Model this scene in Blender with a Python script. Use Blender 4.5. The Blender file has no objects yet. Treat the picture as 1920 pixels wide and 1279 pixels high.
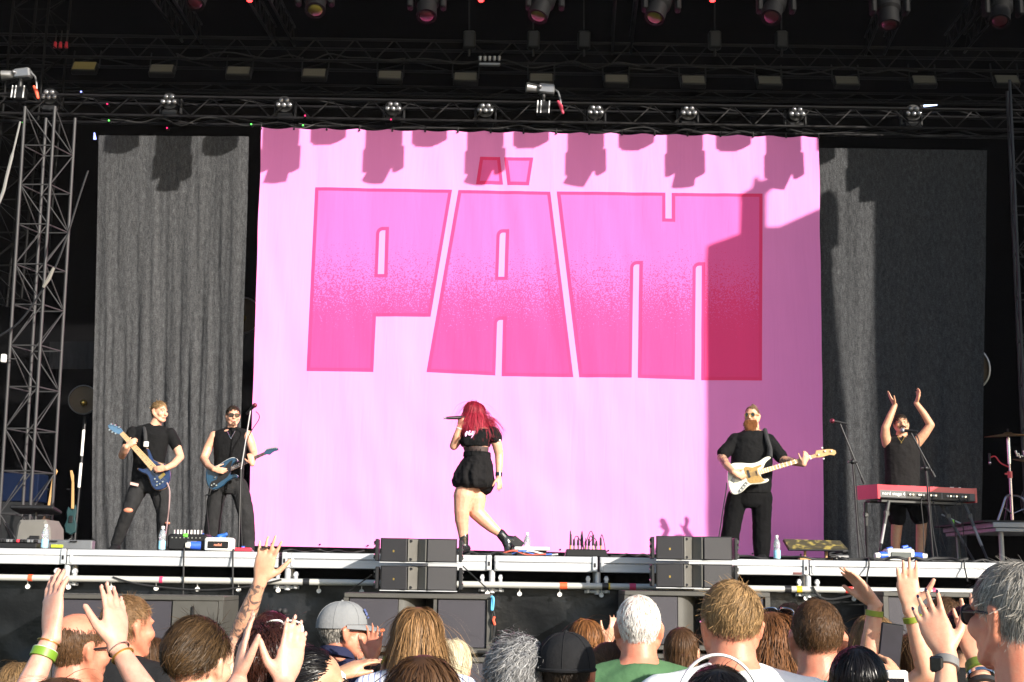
import bpy, bmesh, math, random
import numpy as np
from mathutils import Vector, Matrix, noise as mnoise
from mathutils.geometry import tessellate_polygon

random.seed(7)
RNG = np.random.default_rng(7)
SC = bpy.context.scene
COL = SC.collection
rad = math.radians

# ------------------------------------------------------------------ camera
FPX, PITCH, ROLL, CAMZ = 2500.0, 10.2, 0.85, 1.80
cam_data = bpy.data.cameras.new('camera')
cam_data.sensor_width = 36.0
cam_data.lens = FPX / 1920 * 36.0
cam_data.clip_start = 0.05
cam_data.clip_end = 2000
cam = bpy.data.objects.new('camera', cam_data)
COL.objects.link(cam)
CAMR = Matrix.Rotation(rad(90 + PITCH), 3, 'X') @ Matrix.Rotation(rad(ROLL), 3, 'Z')
cam.matrix_world = Matrix.Translation((0, 0, CAMZ)) @ CAMR.to_4x4()
SC.camera = cam

# ------------------------------------------------------------------ sky, sun, exposure
SUN_D = Vector((-0.85, 1.0, -0.50)).normalized()        # direction the light travels
world = bpy.data.worlds.new('World')
SC.world = world
world.use_nodes = True
wn = world.node_tree.nodes
bg = wn['Background']
sky = wn.new('ShaderNodeTexSky')
sky.sky_type = 'NISHITA'
sky.sun_disc = False
sky.sun_elevation = math.asin(-SUN_D.z)
sky.sun_rotation = math.atan2(-SUN_D.x, -SUN_D.y)
world.node_tree.links.new(sky.outputs[0], bg.inputs[0])
bg.inputs[1].default_value = 0.115
sl = bpy.data.lights.new('sun', 'SUN')
sl.energy = 5.0
sl.angle = rad(0.5)
sl.color = (1.0, 0.93, 0.82)
sun = bpy.data.objects.new('sun', sl)
COL.objects.link(sun)
sun.rotation_euler = SUN_D.to_track_quat('-Z', 'Y').to_euler()
sun.location = (20, -20, 12)
SC.view_settings.view_transform = 'Standard'
SC.view_settings.look = 'None'
SC.view_settings.exposure = 1.0
SC.view_settings.gamma = 1.0
SC.view_settings.use_curve_mapping = False

# ------------------------------------------------------------------ mapping from the photograph to the place
def ray(px, py):
    return CAMR @ Vector(((px - 960) / FPX, (639.5 - py) / FPX, -1.0))
def at(px, py, Y):
    v = ray(px, py)
    t = Y / v.y
    return Vector((v.x * t, Y, CAMZ + v.z * t))
def atx(px, Y, z):
    """point on the horizontal level z at distance Y that shows in column px"""
    py = 640
    for _ in range(6):
        p = at(px, py, Y)
        py -= (z - p.z) * FPX / Y
    return Vector((at(px, py, Y).x, Y, z))

STAGE_Z, YE, YB = 2.05, 13.4, 18.5      # stage floor level, front edge, banner plane

# ------------------------------------------------------------------ mesh helpers
class MB:
    def __init__(s):
        s.v, s.f = [], []
    def add(s, vs, fs):
        o = len(s.v)
        s.v.extend([tuple(p) for p in vs])
        s.f.extend([tuple(i + o for i in f) for f in fs])
    def box(s, c, size, R=None, bev=0.0):
        hx, hy, hz = size[0] / 2, size[1] / 2, size[2] / 2
        c = Vector(c)
        if bev <= 0:
            vs = [Vector((x * hx, y * hy, z * hz)) for x in (-1, 1) for y in (-1, 1) for z in (-1, 1)]
            fs = [(0, 1, 3, 2), (4, 6, 7, 5), (0, 4, 5, 1), (2, 3, 7, 6), (0, 2, 6, 4), (1, 5, 7, 3)]
        else:
            b = bev
            rings = []
            for (z, ins) in ((-hz, b), (-hz + b, 0), (hz - b, 0), (hz, b)):
                x, y = hx - ins, hy - ins
                k = b if ins == 0 else b * .6
                rings.append([Vector(q) for q in ((-x + k, -y, z), (x - k, -y, z), (x, -y + k, z), (x, y - k, z), (x - k, y, z), (-x + k, y, z), (-x, y - k, z), (-x, -y + k, z))])
            vs = [p for r in rings for p in r]
            fs = [tuple(reversed(range(8))), tuple(range(24, 32))]
            for r in range(3):
                for i in range(8):
                    j = (i + 1) % 8
                    fs.append((r * 8 + i, r * 8 + j, r * 8 + 8 + j, r * 8 + 8 + i))
        if R is not None:
            vs = [R @ p for p in vs]
        s.add([c + p for p in vs], fs)
    def cyl(s, p0, p1, r0, r1=None, n=12, caps=True):
        p0, p1 = Vector(p0), Vector(p1)
        r1 = r0 if r1 is None else r1
        d = (p1 - p0)
        if d.length < 1e-6: return
        d.normalize()
        a = d.orthogonal().normalized(); b = d.cross(a)
        vs = []
        for p, r in ((p0, r0), (p1, r1)):
            for i in range(n):
                t = 2 * math.pi * i / n
                vs.append(p + a * (r * math.cos(t)) + b * (r * math.sin(t)))
        fs = [(i, (i + 1) % n, n + (i + 1) % n, n + i) for i in range(n)]
        if caps:
            fs += [tuple(reversed(range(n))), tuple(range(n, 2 * n))]
        s.add(vs, fs)
    def sph(s, c, r, n=12, m=8, R=None):
        c = Vector(c)
        if not hasattr(r, '__len__'): r = (r, r, r)
        vs = [Vector((0, 0, -r[2]))]
        for j in range(1, m):
            ph = -math.pi / 2 + math.pi * j / m
            for i in range(n):
                t = 2 * math.pi * i / n
                vs.append(Vector((r[0] * math.cos(ph) * math.cos(t), r[1] * math.cos(ph) * math.sin(t), r[2] * math.sin(ph))))
        vs.append(Vector((0, 0, r[2])))
        fs = [(0, 1 + (i + 1) % n, 1 + i) for i in range(n)]
        for j in range(m - 2):
            for i in range(n):
                a = 1 + j * n + i; b = 1 + j * n + (i + 1) % n
                fs.append((a, b, b + n, a + n))
        l = len(vs) - 1; o = 1 + (m - 2) * n
        fs += [(l, o + i, o + (i + 1) % n) for i in range(n)]
        if R is not None: vs = [R @ p for p in vs]
        s.add([c + p for p in vs], fs)
    def cap(s, p0, r0, p1, r1, n=12):
        """tapered limb with round ends"""
        s.cyl(p0, p1, r0, r1, n)
        s.sph(p0, r0 * 0.998, n, 8); s.sph(p1, r1 * 0.998, n, 8)
    def limb(s, pts):
        """pts: list of (Vector, radius)"""
        for (a, ra), (b, rb) in zip(pts[:-1], pts[1:]):
            s.cap(a, ra, b, rb)
    def loft(s, rings, caps=True):
        n = len(rings[0])
        vs = [p for r in rings for p in r]
        fs = []
        for k in range(len(rings) - 1):
            for i in range(n):
                j = (i + 1) % n
                fs.append((k * n + i, k * n + j, k * n + n + j, k * n + n + i))
        if caps:
            fs += [tuple(reversed(range(n))), tuple(range((len(rings) - 1) * n, len(rings) * n))]
        s.add(vs, fs)
    def ell(s, secs, r, f, n=20, p=2.0, caps=True):
        """torso-like loft; secs: (centre, half width, half depth)"""
        rings = []
        for c, hw, hd in secs:
            ring = []
            for i in range(n):
                t = 2 * math.pi * i / n
                ct, st = math.cos(t), math.sin(t)
                ring.append(Vector(c) + r * (hw * math.copysign(abs(ct) ** (2 / p), ct)) + f * (hd * math.copysign(abs(st) ** (2 / p), st)))
            rings.append(ring)
        s.loft(rings, caps)
    def tube(s, pts, r, n=6, caps=True):
        pts = [Vector(p) for p in pts]
        rings = []
        prev = None
        for i, p in enumerate(pts):
            d = (pts[min(i + 1, len(pts) - 1)] - pts[max(i - 1, 0)])
            if d.length < 1e-9: d = Vector((0, 0, 1))
            d.normalize()
            a = d.orthogonal().normalized() if prev is None else (prev - d * prev.dot(d)).normalized()
            prev = a
            b = d.cross(a)
            rr = r[i] if hasattr(r, '__len__') else r
            rings.append([p + a * (rr * math.cos(2 * math.pi * k / n)) + b * (rr * math.sin(2 * math.pi * k / n)) for k in range(n)])
        s.loft(rings, caps)
    def lathe(s, c, prof, n=20, ax=Vector((0, 0, 1))):
        """prof: list of (radius, height)"""
        ax = Vector(ax).normalized(); a = ax.orthogonal().normalized(); b = ax.cross(a); c = Vector(c)
        rings = [[c + ax * h + a * (max(r, 1e-4) * math.cos(2 * math.pi * k / n)) + b * (max(r, 1e-4) * math.sin(2 * math.pi * k / n)) for k in range(n)] for r, h in prof]
        s.loft(rings, True)
    def prism(s, pts, depth, bev=0.0):
        """flat outline (list of Vectors) with thickness along vector depth; bevelled rim"""
        pts = [Vector(p) for p in pts]
        d = Vector(depth); dn = d.normalized()
        c = sum(pts, Vector()) / len(pts)
        if bev > 0:
            ins = inset3(pts, bev, dn)
            rings = [ins, [p + dn * bev for p in pts], [p + d - dn * bev for p in pts], [p + d for p in ins]]
        else:
            rings = [pts, [p + d for p in pts]]
        n = len(pts)
        vs = [p for r in rings for p in r]; fs = []
        for k in range(len(rings) - 1):
            for i in range(n):
                j = (i + 1) % n
                fs.append((k * n + i, k * n + j, k * n + n + j, k * n + n + i))
        for k in (0, len(rings) - 1):
            for t in tessellate_polygon([rings[k]]):
                fs.append(tuple(k * n + i for i in t))
        s.add(vs, fs)

def inset3(pts, w, nrm):
    """inset a planar outline by w"""
    n = len(pts)
    area = Vector()
    for i in range(n):
        area += pts[i].cross(pts[(i + 1) % n])
    sg = 1 if area.dot(nrm) > 0 else -1
    out = []
    for i in range(n):
        a, b, c = pts[i - 1], pts[i], pts[(i + 1) % n]
        e1 = (b - a).normalized(); e2 = (c - b).normalized()
        n1 = nrm.cross(e1) * sg; n2 = nrm.cross(e2) * sg
        m = (n1 + n2)
        if m.length < 1e-5: m = n1
        m.normalize()
        k = w / max(m.dot(n1), .45)
        out.append(b + m * k)
    return out

def finish(me, mat, smooth=True, angle=None):
    if mat is not None:
        for m in (mat if isinstance(mat, (list, tuple)) else [mat]): me.materials.append(m)
    if smooth:
        me.polygons.foreach_set('use_smooth', [True] * len(me.polygons))
        if angle:
            me.set_sharp_from_angle(angle=rad(angle))
    me.update()

def fixn(me):
    bm = bmesh.new(); bm.from_mesh(me)
    bmesh.ops.recalc_face_normals(bm, faces=bm.faces)
    bm.to_mesh(me); bm.free()

def tag(o, label=None, cat=None, group=None, kind=None):
    if label: o['label'] = label
    if cat: o['category'] = cat
    if group: o['group'] = group
    if kind: o['kind'] = kind
    return o

def attach(o, parent):
    if parent is not None:
        o.parent = parent
        o.matrix_parent_inverse = pinv(parent)
def pinv(p):
    L = Vector(p.get('_base', (0, 0, 0)))
    return Matrix.Translation(-L)

def obj(name, mb, mat, parent=None, smooth=True, angle=35, fix=True):
    me = bpy.data.meshes.new(name)
    me.from_pydata(mb.v, [], mb.f)
    if fix: fixn(me)
    finish(me, mat, smooth, angle)
    o = bpy.data.objects.new(name, me)
    COL.objects.link(o)
    attach(o, parent)
    return o

BASES = {}
def thing(name, label, cat, loc=(0, 0, 0), group=None):
    o = bpy.data.objects.new(name, None)
    o.empty_display_size = 0.1
    COL.objects.link(o)
    o.location = loc
    BASES[o.name] = Vector(loc)
    return tag(o, label, cat, group)
def pinv(p):
    return Matrix.Translation(-BASES.get(p.name, Vector((0, 0, 0))))

UNIT = {}
def member(name, p0, p1, r, mat, parent, n=8):
    """one straight tube sharing a unit mesh"""
    key = (mat.name, n)
    if key not in UNIT:
        mb = MB(); mb.cyl((0, 0, 0), (0, 0, 1), 1, 1, n)
        me = bpy.data.meshes.new('tube'); me.from_pydata(mb.v, [], mb.f); fixn(me)
        finish(me, mat, True, 40); UNIT[key] = me
    o = bpy.data.objects.new(name, UNIT[key])
    COL.objects.link(o)
    d = Vector(p1) - Vector(p0)
    q = d.to_track_quat('Z', 'Y').to_matrix().to_4x4()
    attach(o, parent)
    o.matrix_basis = Matrix.Translation(p0) @ q @ Matrix.Diagonal((r, r, d.length, 1))
    return o

def dup(root, delta, label=None, group=None):
    """copy of a thing with its parts and their sub-parts"""
    c = root.copy(); COL.objects.link(c)
    c.location = root.location + Vector(delta)
    BASES[c.name] = BASES.get(root.name, Vector((0, 0, 0)))
    if label: c['label'] = label
    if group: c['group'] = group
    for ch in list(root.children):
        k = ch.copy(); COL.objects.link(k); k.parent = c
        for g in list(ch.children):
            q = g.copy(); COL.objects.link(q); q.parent = k
    return c

def wrinkle(me, amp, seed=0.0, freq=9.0):
    """creases of worn cloth: ridged noise along the normals"""
    n = len(me.vertices); co = np.empty(n * 3, np.float32); me.vertices.foreach_get('co', co); co = co.reshape(-1, 3)
    nn = np.empty(n * 3, np.float32); me.vertex_normals.foreach_get('vector', nn); nn = nn.reshape(-1, 3)
    h = np.empty(n, np.float32); N_ = mnoise.noise
    for i, (x, y, z) in enumerate(co):
        a = N_((x * freq + z * freq * .6 + seed, y * freq, z * freq * .55 - x * freq * .35))
        b = N_((x * freq * 2.3 + seed, y * freq * 2.3 + z * 6, z * freq * 1.3))
        h[i] = (1 - 2.4 * abs(a)) * .7 + (1 - 2.4 * abs(b)) * .35
    co += nn * (h * amp)[:, None]
    me.vertices.foreach_set('co', co.ravel()); me.update()

def remesh(name, mb, voxel, mat, parent, smooth_it=4, dec=1.0, sf=0.5, wr=0.0):
    """fuse primitives into one continuous organic surface"""
    me = bpy.data.meshes.new(name + '_raw')
    me.from_pydata(mb.v, [], mb.f); fixn(me)
    t = bpy.data.objects.new(name + '_raw', me)
    COL.objects.link(t)
    m = t.modifiers.new('r', 'REMESH'); m.mode = 'VOXEL'; m.voxel_size = voxel; m.adaptivity = 0
    if smooth_it:
        m = t.modifiers.new('s', 'SMOOTH'); m.iterations = smooth_it; m.factor = sf
    if dec < 1:
        m = t.modifiers.new('d', 'DECIMATE'); m.ratio = dec
    dg = bpy.context.evaluated_depsgraph_get()
    dg.update()
    out = bpy.data.meshes.new_from_object(t.evaluated_get(dg))
    bpy.data.objects.remove(t); bpy.data.meshes.remove(me)
    out.materials.clear()
    out.name = name
    if wr: wrinkle(out, wr, random.random() * 30)
    finish(out, mat, True)
    o = bpy.data.objects.new(name, out)
    COL.objects.link(o)
    attach(o, parent)
    return o

ORD = ['first', 'second', 'third', 'fourth', 'fifth', 'sixth', 'seventh', 'eighth', 'ninth', 'tenth', 'eleventh', 'twelfth', 'thirteenth', 'fourteenth', 'fifteenth']

# ------------------------------------------------------------------ materials
def mat(name, col, rough=0.6, metal=0.0, var=0.15, vscale=8.0, bump=0.0, bscale=60.0, stretch=(1, 1, 1), emit=None, estr=0.0, spec=0.5, coat=0.0, rvar=0.0):
    m = bpy.data.materials.new(name)
    m.use_nodes = True
    nt = m.node_tree; N = nt.nodes; L = nt.links
    p = N['Principled BSDF']
    p.inputs['Roughness'].default_value = rough
    p.inputs['Metallic'].default_value = metal
    p.inputs['Specular IOR Level'].default_value = spec
    p.inputs['Coat Weight'].default_value = coat
    tc = N.new('ShaderNodeTexCoord'); mp = N.new('ShaderNodeMapping')
    mp.inputs['Scale'].default_value = stretch
    L.new(tc.outputs['Object'], mp.inputs['Vector'])
    nz = N.new('ShaderNodeTexNoise'); nz.inputs['Scale'].default_value = vscale; nz.inputs['Detail'].default_value = 5
    L.new(mp.outputs[0], nz.inputs['Vector'])
    mx = N.new('ShaderNodeMix'); mx.data_type = 'RGBA'
    lo = tuple(c * (1 - var) for c in col); hi = tuple(min(c * (1 + var), 1) for c in col)
    mx.inputs[6].default_value = (*lo, 1); mx.inputs[7].default_value = (*hi, 1)
    L.new(nz.outputs['Fac'], mx.inputs[0])
    L.new(mx.outputs[2], p.inputs['Base Color'])
    if rvar:
        mr = N.new('ShaderNodeMapRange'); mr.inputs[3].default_value = max(rough - rvar, .03); mr.inputs[4].default_value = min(rough + rvar, 1)
        L.new(nz.outputs['Fac'], mr.inputs[0]); L.new(mr.outputs[0], p.inputs['Roughness'])
    if bump:
        nb = N.new('ShaderNodeTexNoise'); nb.inputs['Scale'].default_value = bscale; nb.inputs['Detail'].default_value = 4
        L.new(mp.outputs[0], nb.inputs['Vector'])
        bp = N.new('ShaderNodeBump'); bp.inputs['Strength'].default_value = bump; bp.inputs['Distance'].default_value = 0.02
        L.new(nb.outputs['Fac'], bp.inputs['Height']); L.new(bp.outputs[0], p.inputs['Normal'])
    if emit:
        p.inputs['Emission Color'].default_value = (*emit, 1); p.inputs['Emission Strength'].default_value = estr
    return m

def skin_mat(name, col, red=0.12, ink=False):
    m = mat(name, col, 0.48, var=0.16, vscale=24, bump=0.05, bscale=160, spec=0.45, rvar=.1)
    nt = m.node_tree; N = nt.nodes; L = nt.links; p = N['Principled BSDF']
    src0 = p.inputs['Base Color'].links[0].from_socket
    tc0 = N.new('ShaderNodeTexCoord'); bl = N.new('ShaderNodeTexNoise'); bl.inputs['Scale'].default_value = 34; bl.inputs['Detail'].default_value = 6; bl.inputs['Roughness'].default_value = .62
    L.new(tc0.outputs['Object'], bl.inputs['Vector'])
    bm_ = N.new('ShaderNodeMapRange'); bm_.inputs[1].default_value = .42; bm_.inputs[2].default_value = .68; bm_.inputs[4].default_value = .5
    L.new(bl.outputs['Fac'], bm_.inputs[0])
    bx_ = N.new('ShaderNodeMix'); bx_.data_type = 'RGBA'; bx_.inputs[7].default_value = (min(col[0] * 1.02, 1), col[1] * .62, col[2] * .58, 1)
    L.new(src0, bx_.inputs[6]); L.new(bm_.outputs[0], bx_.inputs[0]); L.new(bx_.outputs[2], p.inputs['Base Color'])
    p.inputs['Subsurface Weight'].default_value = 0.12
    p.inputs['Subsurface Radius'].default_value = (0.012, 0.004, 0.002)
    p.inputs['Subsurface Scale'].default_value = 1.0
    if ink:
        src = p.inputs['Base Color'].links[0].from_socket
        at_ = N.new('ShaderNodeAttribute'); at_.attribute_name = 'ink'
        tc = N.new('ShaderNodeTexCoord')
        w = N.new('ShaderNodeTexNoise'); w.inputs['Scale'].default_value = 26; w.inputs['Detail'].default_value = 3; w.inputs['Distortion'].default_value = 1.6
        L.new(tc.outputs['Object'], w.inputs['Vector'])
        mr = N.new('ShaderNodeMapRange'); mr.inputs[1].default_value = .47; mr.inputs[2].default_value = .56
        L.new(w.outputs['Fac'], mr.inputs[0])
        mu = N.new('ShaderNodeMath'); mu.operation = 'MULTIPLY'
        L.new(mr.outputs[0], mu.inputs[0]); L.new(at_.outputs['Fac'], mu.inputs[1])
        mm = N.new('ShaderNodeMath'); mm.operation = 'MULTIPLY'; mm.inputs[1].default_value = .8
        L.new(mu.outputs[0], mm.inputs[0])
        mx = N.new('ShaderNodeMix'); mx.data_type = 'RGBA'; mx.inputs[7].default_value = (.045, .05, .058, 1)
        L.new(src, mx.inputs[6]); L.new(mm.outputs[0], mx.inputs[0]); L.new(mx.outputs[2], p.inputs['Base Color'])
    return m

def hair_mat(name, col, tip=None, rough=0.5, spread=0.45):
    m = bpy.data.materials.new(name); m.use_nodes = True
    nt = m.node_tree; N = nt.nodes; L = nt.links; p = N['Principled BSDF']
    a = N.new('ShaderNodeAttribute'); a.attribute_name = 'tint'
    sx = N.new('ShaderNodeSeparateColor'); L.new(a.outputs['Color'], sx.inputs[0])
    mx = N.new('ShaderNodeMix'); mx.data_type = 'RGBA'
    tip = tip or tuple(min(c * 1.5, 1) for c in col)
    mx.inputs[6].default_value = (*col, 1); mx.inputs[7].default_value = (*tip, 1)
    L.new(sx.outputs[1], mx.inputs[0])
    mr = N.new('ShaderNodeMapRange'); mr.inputs[3].default_value = 1 - spread; mr.inputs[4].default_value = 1 + spread
    L.new(sx.outputs[0], mr.inputs[0])
    mu = N.new('ShaderNodeMix'); mu.data_type = 'RGBA'; mu.blend_type = 'MULTIPLY'; mu.inputs[0].default_value = 1
    L.new(mx.outputs[2], mu.inputs[6]); L.new(mr.outputs[0], mu.inputs[7])
    L.new(mu.outputs[2], p.inputs['Base Color'])
    p.inputs['Roughness'].default_value = rough
    p.inputs['Specular IOR Level'].default_value = 0.24
    return m

M = {}
M['black_metal'] = mat('black_metal', (.016, .016, .018), .42, .3, .3, 20)
M['truss_dark'] = mat('truss_dark', (.006, .0055, .0065), .5, 0, .35, 6, spec=.22)
M['tower_metal'] = mat('tower_metal', (.034, .034, .036), .5, 0, .3, 5, spec=.3)  # metal darkened to stand in for the shade at far left
M['alu'] = mat('alu', (.47, .48, .50), .42, .25, .32, 7, bump=.05, bscale=30, stretch=(.3, 4, 4))
M['alu_dark'] = mat('alu_dark', (.28, .28, .29), .4, .6, .2, 8)
M['pipe'] = mat('pipe', (.44, .435, .41), .5, .2, .18, 5)
M['chrome'] = mat('chrome', (.6, .6, .62), .18, 1.0, .05, 5)
M['black_plastic'] = mat('black_plastic', (.011, .011, .012), .45, 0, .25, 12, spec=.3)
M['black_rubber'] = mat('black_rubber', (.01, .01, .011), .7, 0, .2, 30)
M['void_black'] = mat('void_black', (.003, .003, .0035), .95, 0, .3, 3, bump=.2, bscale=5, spec=.03)
M['tarp'] = mat('tarp', (.005, .0055, .0065), .34, 0, .5, 2.2, bump=.7, bscale=4, rvar=.14, spec=.35)
M['speaker_paint'] = mat('speaker_paint', (.055, .052, .046), .55, 0, .22, 10, bump=.08, bscale=250)
M['grille'] = mat('grille', (.020, .019, .022), .6, .1, .18, 3, bump=.25, bscale=420)
M['grille_purple'] = mat('grille_purple', (.030, .027, .036), .55, .1, .25, 3, bump=.25, bscale=420)
M['stage_floor'] = mat('stage_floor', (.018, .018, .019), .7, 0, .35, 4)
M['grass'] = mat('grass', (.06, .075, .035), .9, 0, .5, 3, bump=.5, bscale=20)
M['white_plastic'] = mat('white_plastic', (.72, .71, .68), .5, 0, .08, 9)
M['blue_plastic'] = mat('blue_plastic', (.03, .10, .55), .4, 0, .25, 20)
M['red_paint'] = mat('red_paint', (.62, .035, .06), .32, 0, .08, 12, coat=.3)
M['grey_cover'] = mat('grey_cover', (.12, .115, .105), .7, 0, .2, 6)
M['silver'] = mat('silver', (.22, .225, .24), .35, .6, .15, 9)
M['gold'] = mat('gold', (.55, .38, .10), .3, .9, .15, 20)
M['bronze'] = mat('bronze', (.30, .18, .07), .38, .85, .3, 8)
M['wood'] = mat('wood', (.42, .25, .10), .45, 0, .2, 30, stretch=(1, 8, 8))
M['maple'] = mat('maple', (.55, .36, .17), .4, 0, .12, 20)
M['rosewood'] = mat('rosewood', (.07, .035, .02), .5, 0, .25, 30)
M['glass_dark'] = mat('glass_dark', (.012, .012, .014), .12, 0, .1, 5, coat=.5)
M['black_cloth'] = mat('black_cloth', (.010, .010, .011), .85, 0, .3, 20, bump=.35, bscale=16, spec=.12)
M['charcoal_cloth'] = mat('charcoal_cloth', (.035, .035, .037), .85, 0, .35, 12, bump=.35, bscale=18, spec=.15)
M['skin_fair'] = skin_mat('skin_fair', (.60, .33, .22))
M['skin_pink'] = skin_mat('skin_pink', (.52, .21, .13))
M['skin_tan'] = skin_mat('skin_tan', (.50, .28, .17))
M['skin_ink'] = skin_mat('skin_ink', (.54, .31, .20), ink=True)
M['skin_pale'] = skin_mat('skin_pale', (.53, .29, .215))
M['fixture_black'] = mat('fixture_black', (.003, .003, .0034), .65, 0, .3, 12, spec=.12)
M['led_red'] = mat('led_red', (.4, .01, .01), .4, emit=(1, .02, .02), estr=6)
M['led_green'] = mat('led_green', (.05, .4, .05), .4, emit=(.1, 1, .1), estr=1.2)
M['led_blue'] = mat('led_blue', (.1, .1, .5), .4, emit=(.25, .3, 1), estr=2.5)
M['led_pink'] = mat('led_pink', (.5, .02, .1), .4, emit=(1, .02, .15), estr=1.0)
# ------------------------------------------------------------------ ground and the shell of the stage
mb = MB()
mb.add([(-250, -150, 0), (250, -150, 0), (250, 350, 0), (-250, 350, 0)], [(0, 1, 2, 3)])
tag(obj('ground', mb, M['grass'], smooth=False), kind='structure')
mb = MB()
mb.box((0, 19.7, STAGE_Z - .06), (25, 10.6, .11))
tag(obj('stage_floor', mb, M['stage_floor'], smooth=False), kind='structure')

t = thing('stage_roof', 'black fabric roof high over the stage and its trusses', 'roof', (0, 20, 11.5))
mb = MB(); mb.add([(-13, 14.6, 11.7), (13, 14.6, 11.7), (13, 26, 10.9), (-13, 26, 10.9), (-13, 14.6, 11.8), (13, 14.6, 11.8), (13, 26, 11.0), (-13, 26, 11.0)],
                  [(0, 1, 2, 3), (7, 6, 5, 4), (0, 4, 5, 1), (2, 6, 7, 3), (1, 5, 6, 2), (0, 3, 7, 4)])
obj('roof_fabric', mb, M['void_black'], t, smooth=False)
t = thing('back_wall', 'black fabric wall closing the rear of the stage', 'wall', (0, 25, 0))
mb = MB(); mb.box((0, 25.1, 5.7), (26, .12, 11.4)); obj('wall_fabric', mb, M['void_black'], t, smooth=False)
t = thing('side_wall', 'black fabric wall closing the left side of the stage', 'wall', (-10.4, 19, 0))
mb = MB(); mb.box((-10.4, 19.6, 5.7), (.12, 10.8, 11.4)); obj('wall_fabric', mb, M['void_black'], t, smooth=False)
t = thing('side_wall', 'black fabric wall closing the rear right side of the stage', 'wall', (10.6, 22.4, 0))
mb = MB(); mb.box((10.6, 22.2, 5.7), (.12, 5.6, 11.4)); obj('wall_fabric', mb, M['void_black'], t, smooth=False)

# ------------------------------------------------------------------ pink banner with its lettering
def fold(x, z):
    """shallow creases of the hung cloth, metres"""
    a = .016 * mnoise.noise(Vector((x * 2.1, 0, z * .25)))
    a += .009 * mnoise.noise(Vector((x * 5.0 + z * .9, 3, z * .5)))
    edge = max(0, (5.0 - z) / 3.0)
    a += .02 * edge * mnoise.noise(Vector((x * 1.2 + z * 1.1, 7, z * 1.3)))
    a += .010 * max(0., 1 - 2.6 * abs(mnoise.noise(Vector((x * .9 + z * .8, 11, z * .35 - x * .2))))) * (.4 + .6 * edge)
    return a
bn_c = [at(490, 238, YB), at(1535, 255, YB), at(1546, 1046, YB), at(465, 1023, YB)]     # TL TR BR BL
NX, NZ = 110, 80
def sag(u):
    return .035 * abs(math.sin(u * math.pi * 17)) ** .7 * 0
xs = [i / NX for i in range(NX + 1)]
mb = MB(); vs = []; fs = []
for j in range(NZ + 1):
    w = j / NZ
    for i in range(NX + 1):
        u = i / NX
        p = (bn_c[0] * (1 - u) + bn_c[1] * u) * (1 - w) + (bn_c[3] * (1 - u) + bn_c[2] * u) * w
        if j == 0:
            p.z -= .028 * math.sin((u * 17.5 % 1) * math.pi)
        p.x += .014 * mnoise.noise(Vector((0, p.z * 1.4, 3))) * max(0, abs(2 * u - 1) - .8) * 5
        p.y = YB + fold(p.x, p.z)
        vs.append(p)
for j in range(NZ):
    for i in range(NX):
        a = j * (NX + 1) + i
        fs.append((a, a + 1, a + NX + 2, a + NX + 1))
mb.add(vs, fs)
def banner_mat(name, col, var=.04):
    m = mat(name, col, .75, 0, var, 1.5, spec=.2)
    nt = m.node_tree; N = nt.nodes; L = nt.links; p = N['Principled BSDF']
    tc = N.new('ShaderNodeTexCoord')
    def wr(rot, sc, scale, dist):
        mp = N.new('ShaderNodeMapping'); mp.inputs['Rotation'].default_value = (0, rot, 0); mp.inputs['Scale'].default_value = sc
        L.new(tc.outputs['Object'], mp.inputs['Vector'])
        w = N.new('ShaderNodeTexNoise'); w.inputs['Scale'].default_value = scale; w.inputs['Detail'].default_value = 3; w.inputs['Distortion'].default_value = dist
        L.new(mp.outputs[0], w.inputs['Vector']); return w
    a = wr(.0, (6, 1, .5), 3.0, .3); b = wr(.75, (4.5, 1, .5), 1.6, .8)
    ad = N.new('ShaderNodeMath'); ad.operation = 'MULTIPLY_ADD'; ad.inputs[1].default_value = .35; L.new(a.outputs['Fac'], ad.inputs[0]); L.new(b.outputs['Fac'], ad.inputs[2])
    bp = N.new('ShaderNodeBump'); bp.inputs['Strength'].default_value = .24; bp.inputs['Distance'].default_value = .018
    L.new(ad.outputs[0], bp.inputs['Height']); L.new(bp.outputs[0], p.inputs['Normal'])
    return m
PINK = banner_mat('banner_pink', (.80, .235, .575))
banner = thing('stage_banner', 'huge pink cloth banner with the word PÄM hung across the back of the stage', 'banner', tuple((bn_c[0] + bn_c[1]) / 2))
cloth = obj('cloth', mb, PINK, banner, True, None)
INKPINK = banner_mat('letter_outline_pink', (.78, .040, .17))
fillm = banner_mat('letter_halftone', (.80, .05, .25))
nt = fillm.node_tree; N = nt.nodes; L = nt.links; p = N['Principled BSDF']
tc = N.new('ShaderNodeTexCoord')
nz = N.new('ShaderNodeTexNoise'); nz.inputs['Scale'].default_value = 58; nz.inputs['Detail'].default_value = 1.0; nz.inputs['Distortion'].default_value = .35
L.new(tc.outputs['Object'], nz.inputs['Vector'])
sp = N.new('ShaderNodeSeparateXYZ'); L.new(tc.outputs['Object'], sp.inputs[0])
zt, zb = at(960, 425, YB).z, at(960, 665, YB).z
mr = N.new('ShaderNodeMapRange'); mr.inputs[1].default_value = zb; mr.inputs[2].default_value = zt; mr.inputs[3].default_value = .36; mr.inputs[4].default_value = -.33
L.new(sp.outputs['Z'], mr.inputs[0])
ad = N.new('ShaderNodeMath'); L.new(nz.outputs['Fac'], ad.inputs[0]); L.new(mr.outputs[0], ad.inputs[1])
th = N.new('ShaderNodeMapRange'); th.inputs[1].default_value = .47; th.inputs[2].default_value = .53
L.new(ad.outputs[0], th.inputs[0])
mx = N.new('ShaderNodeMix'); mx.data_type = 'RGBA'
mx.inputs[6].default_value = (.80, .105, .36, 1); mx.inputs[7].default_value = (.80, .048, .205, 1)
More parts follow.
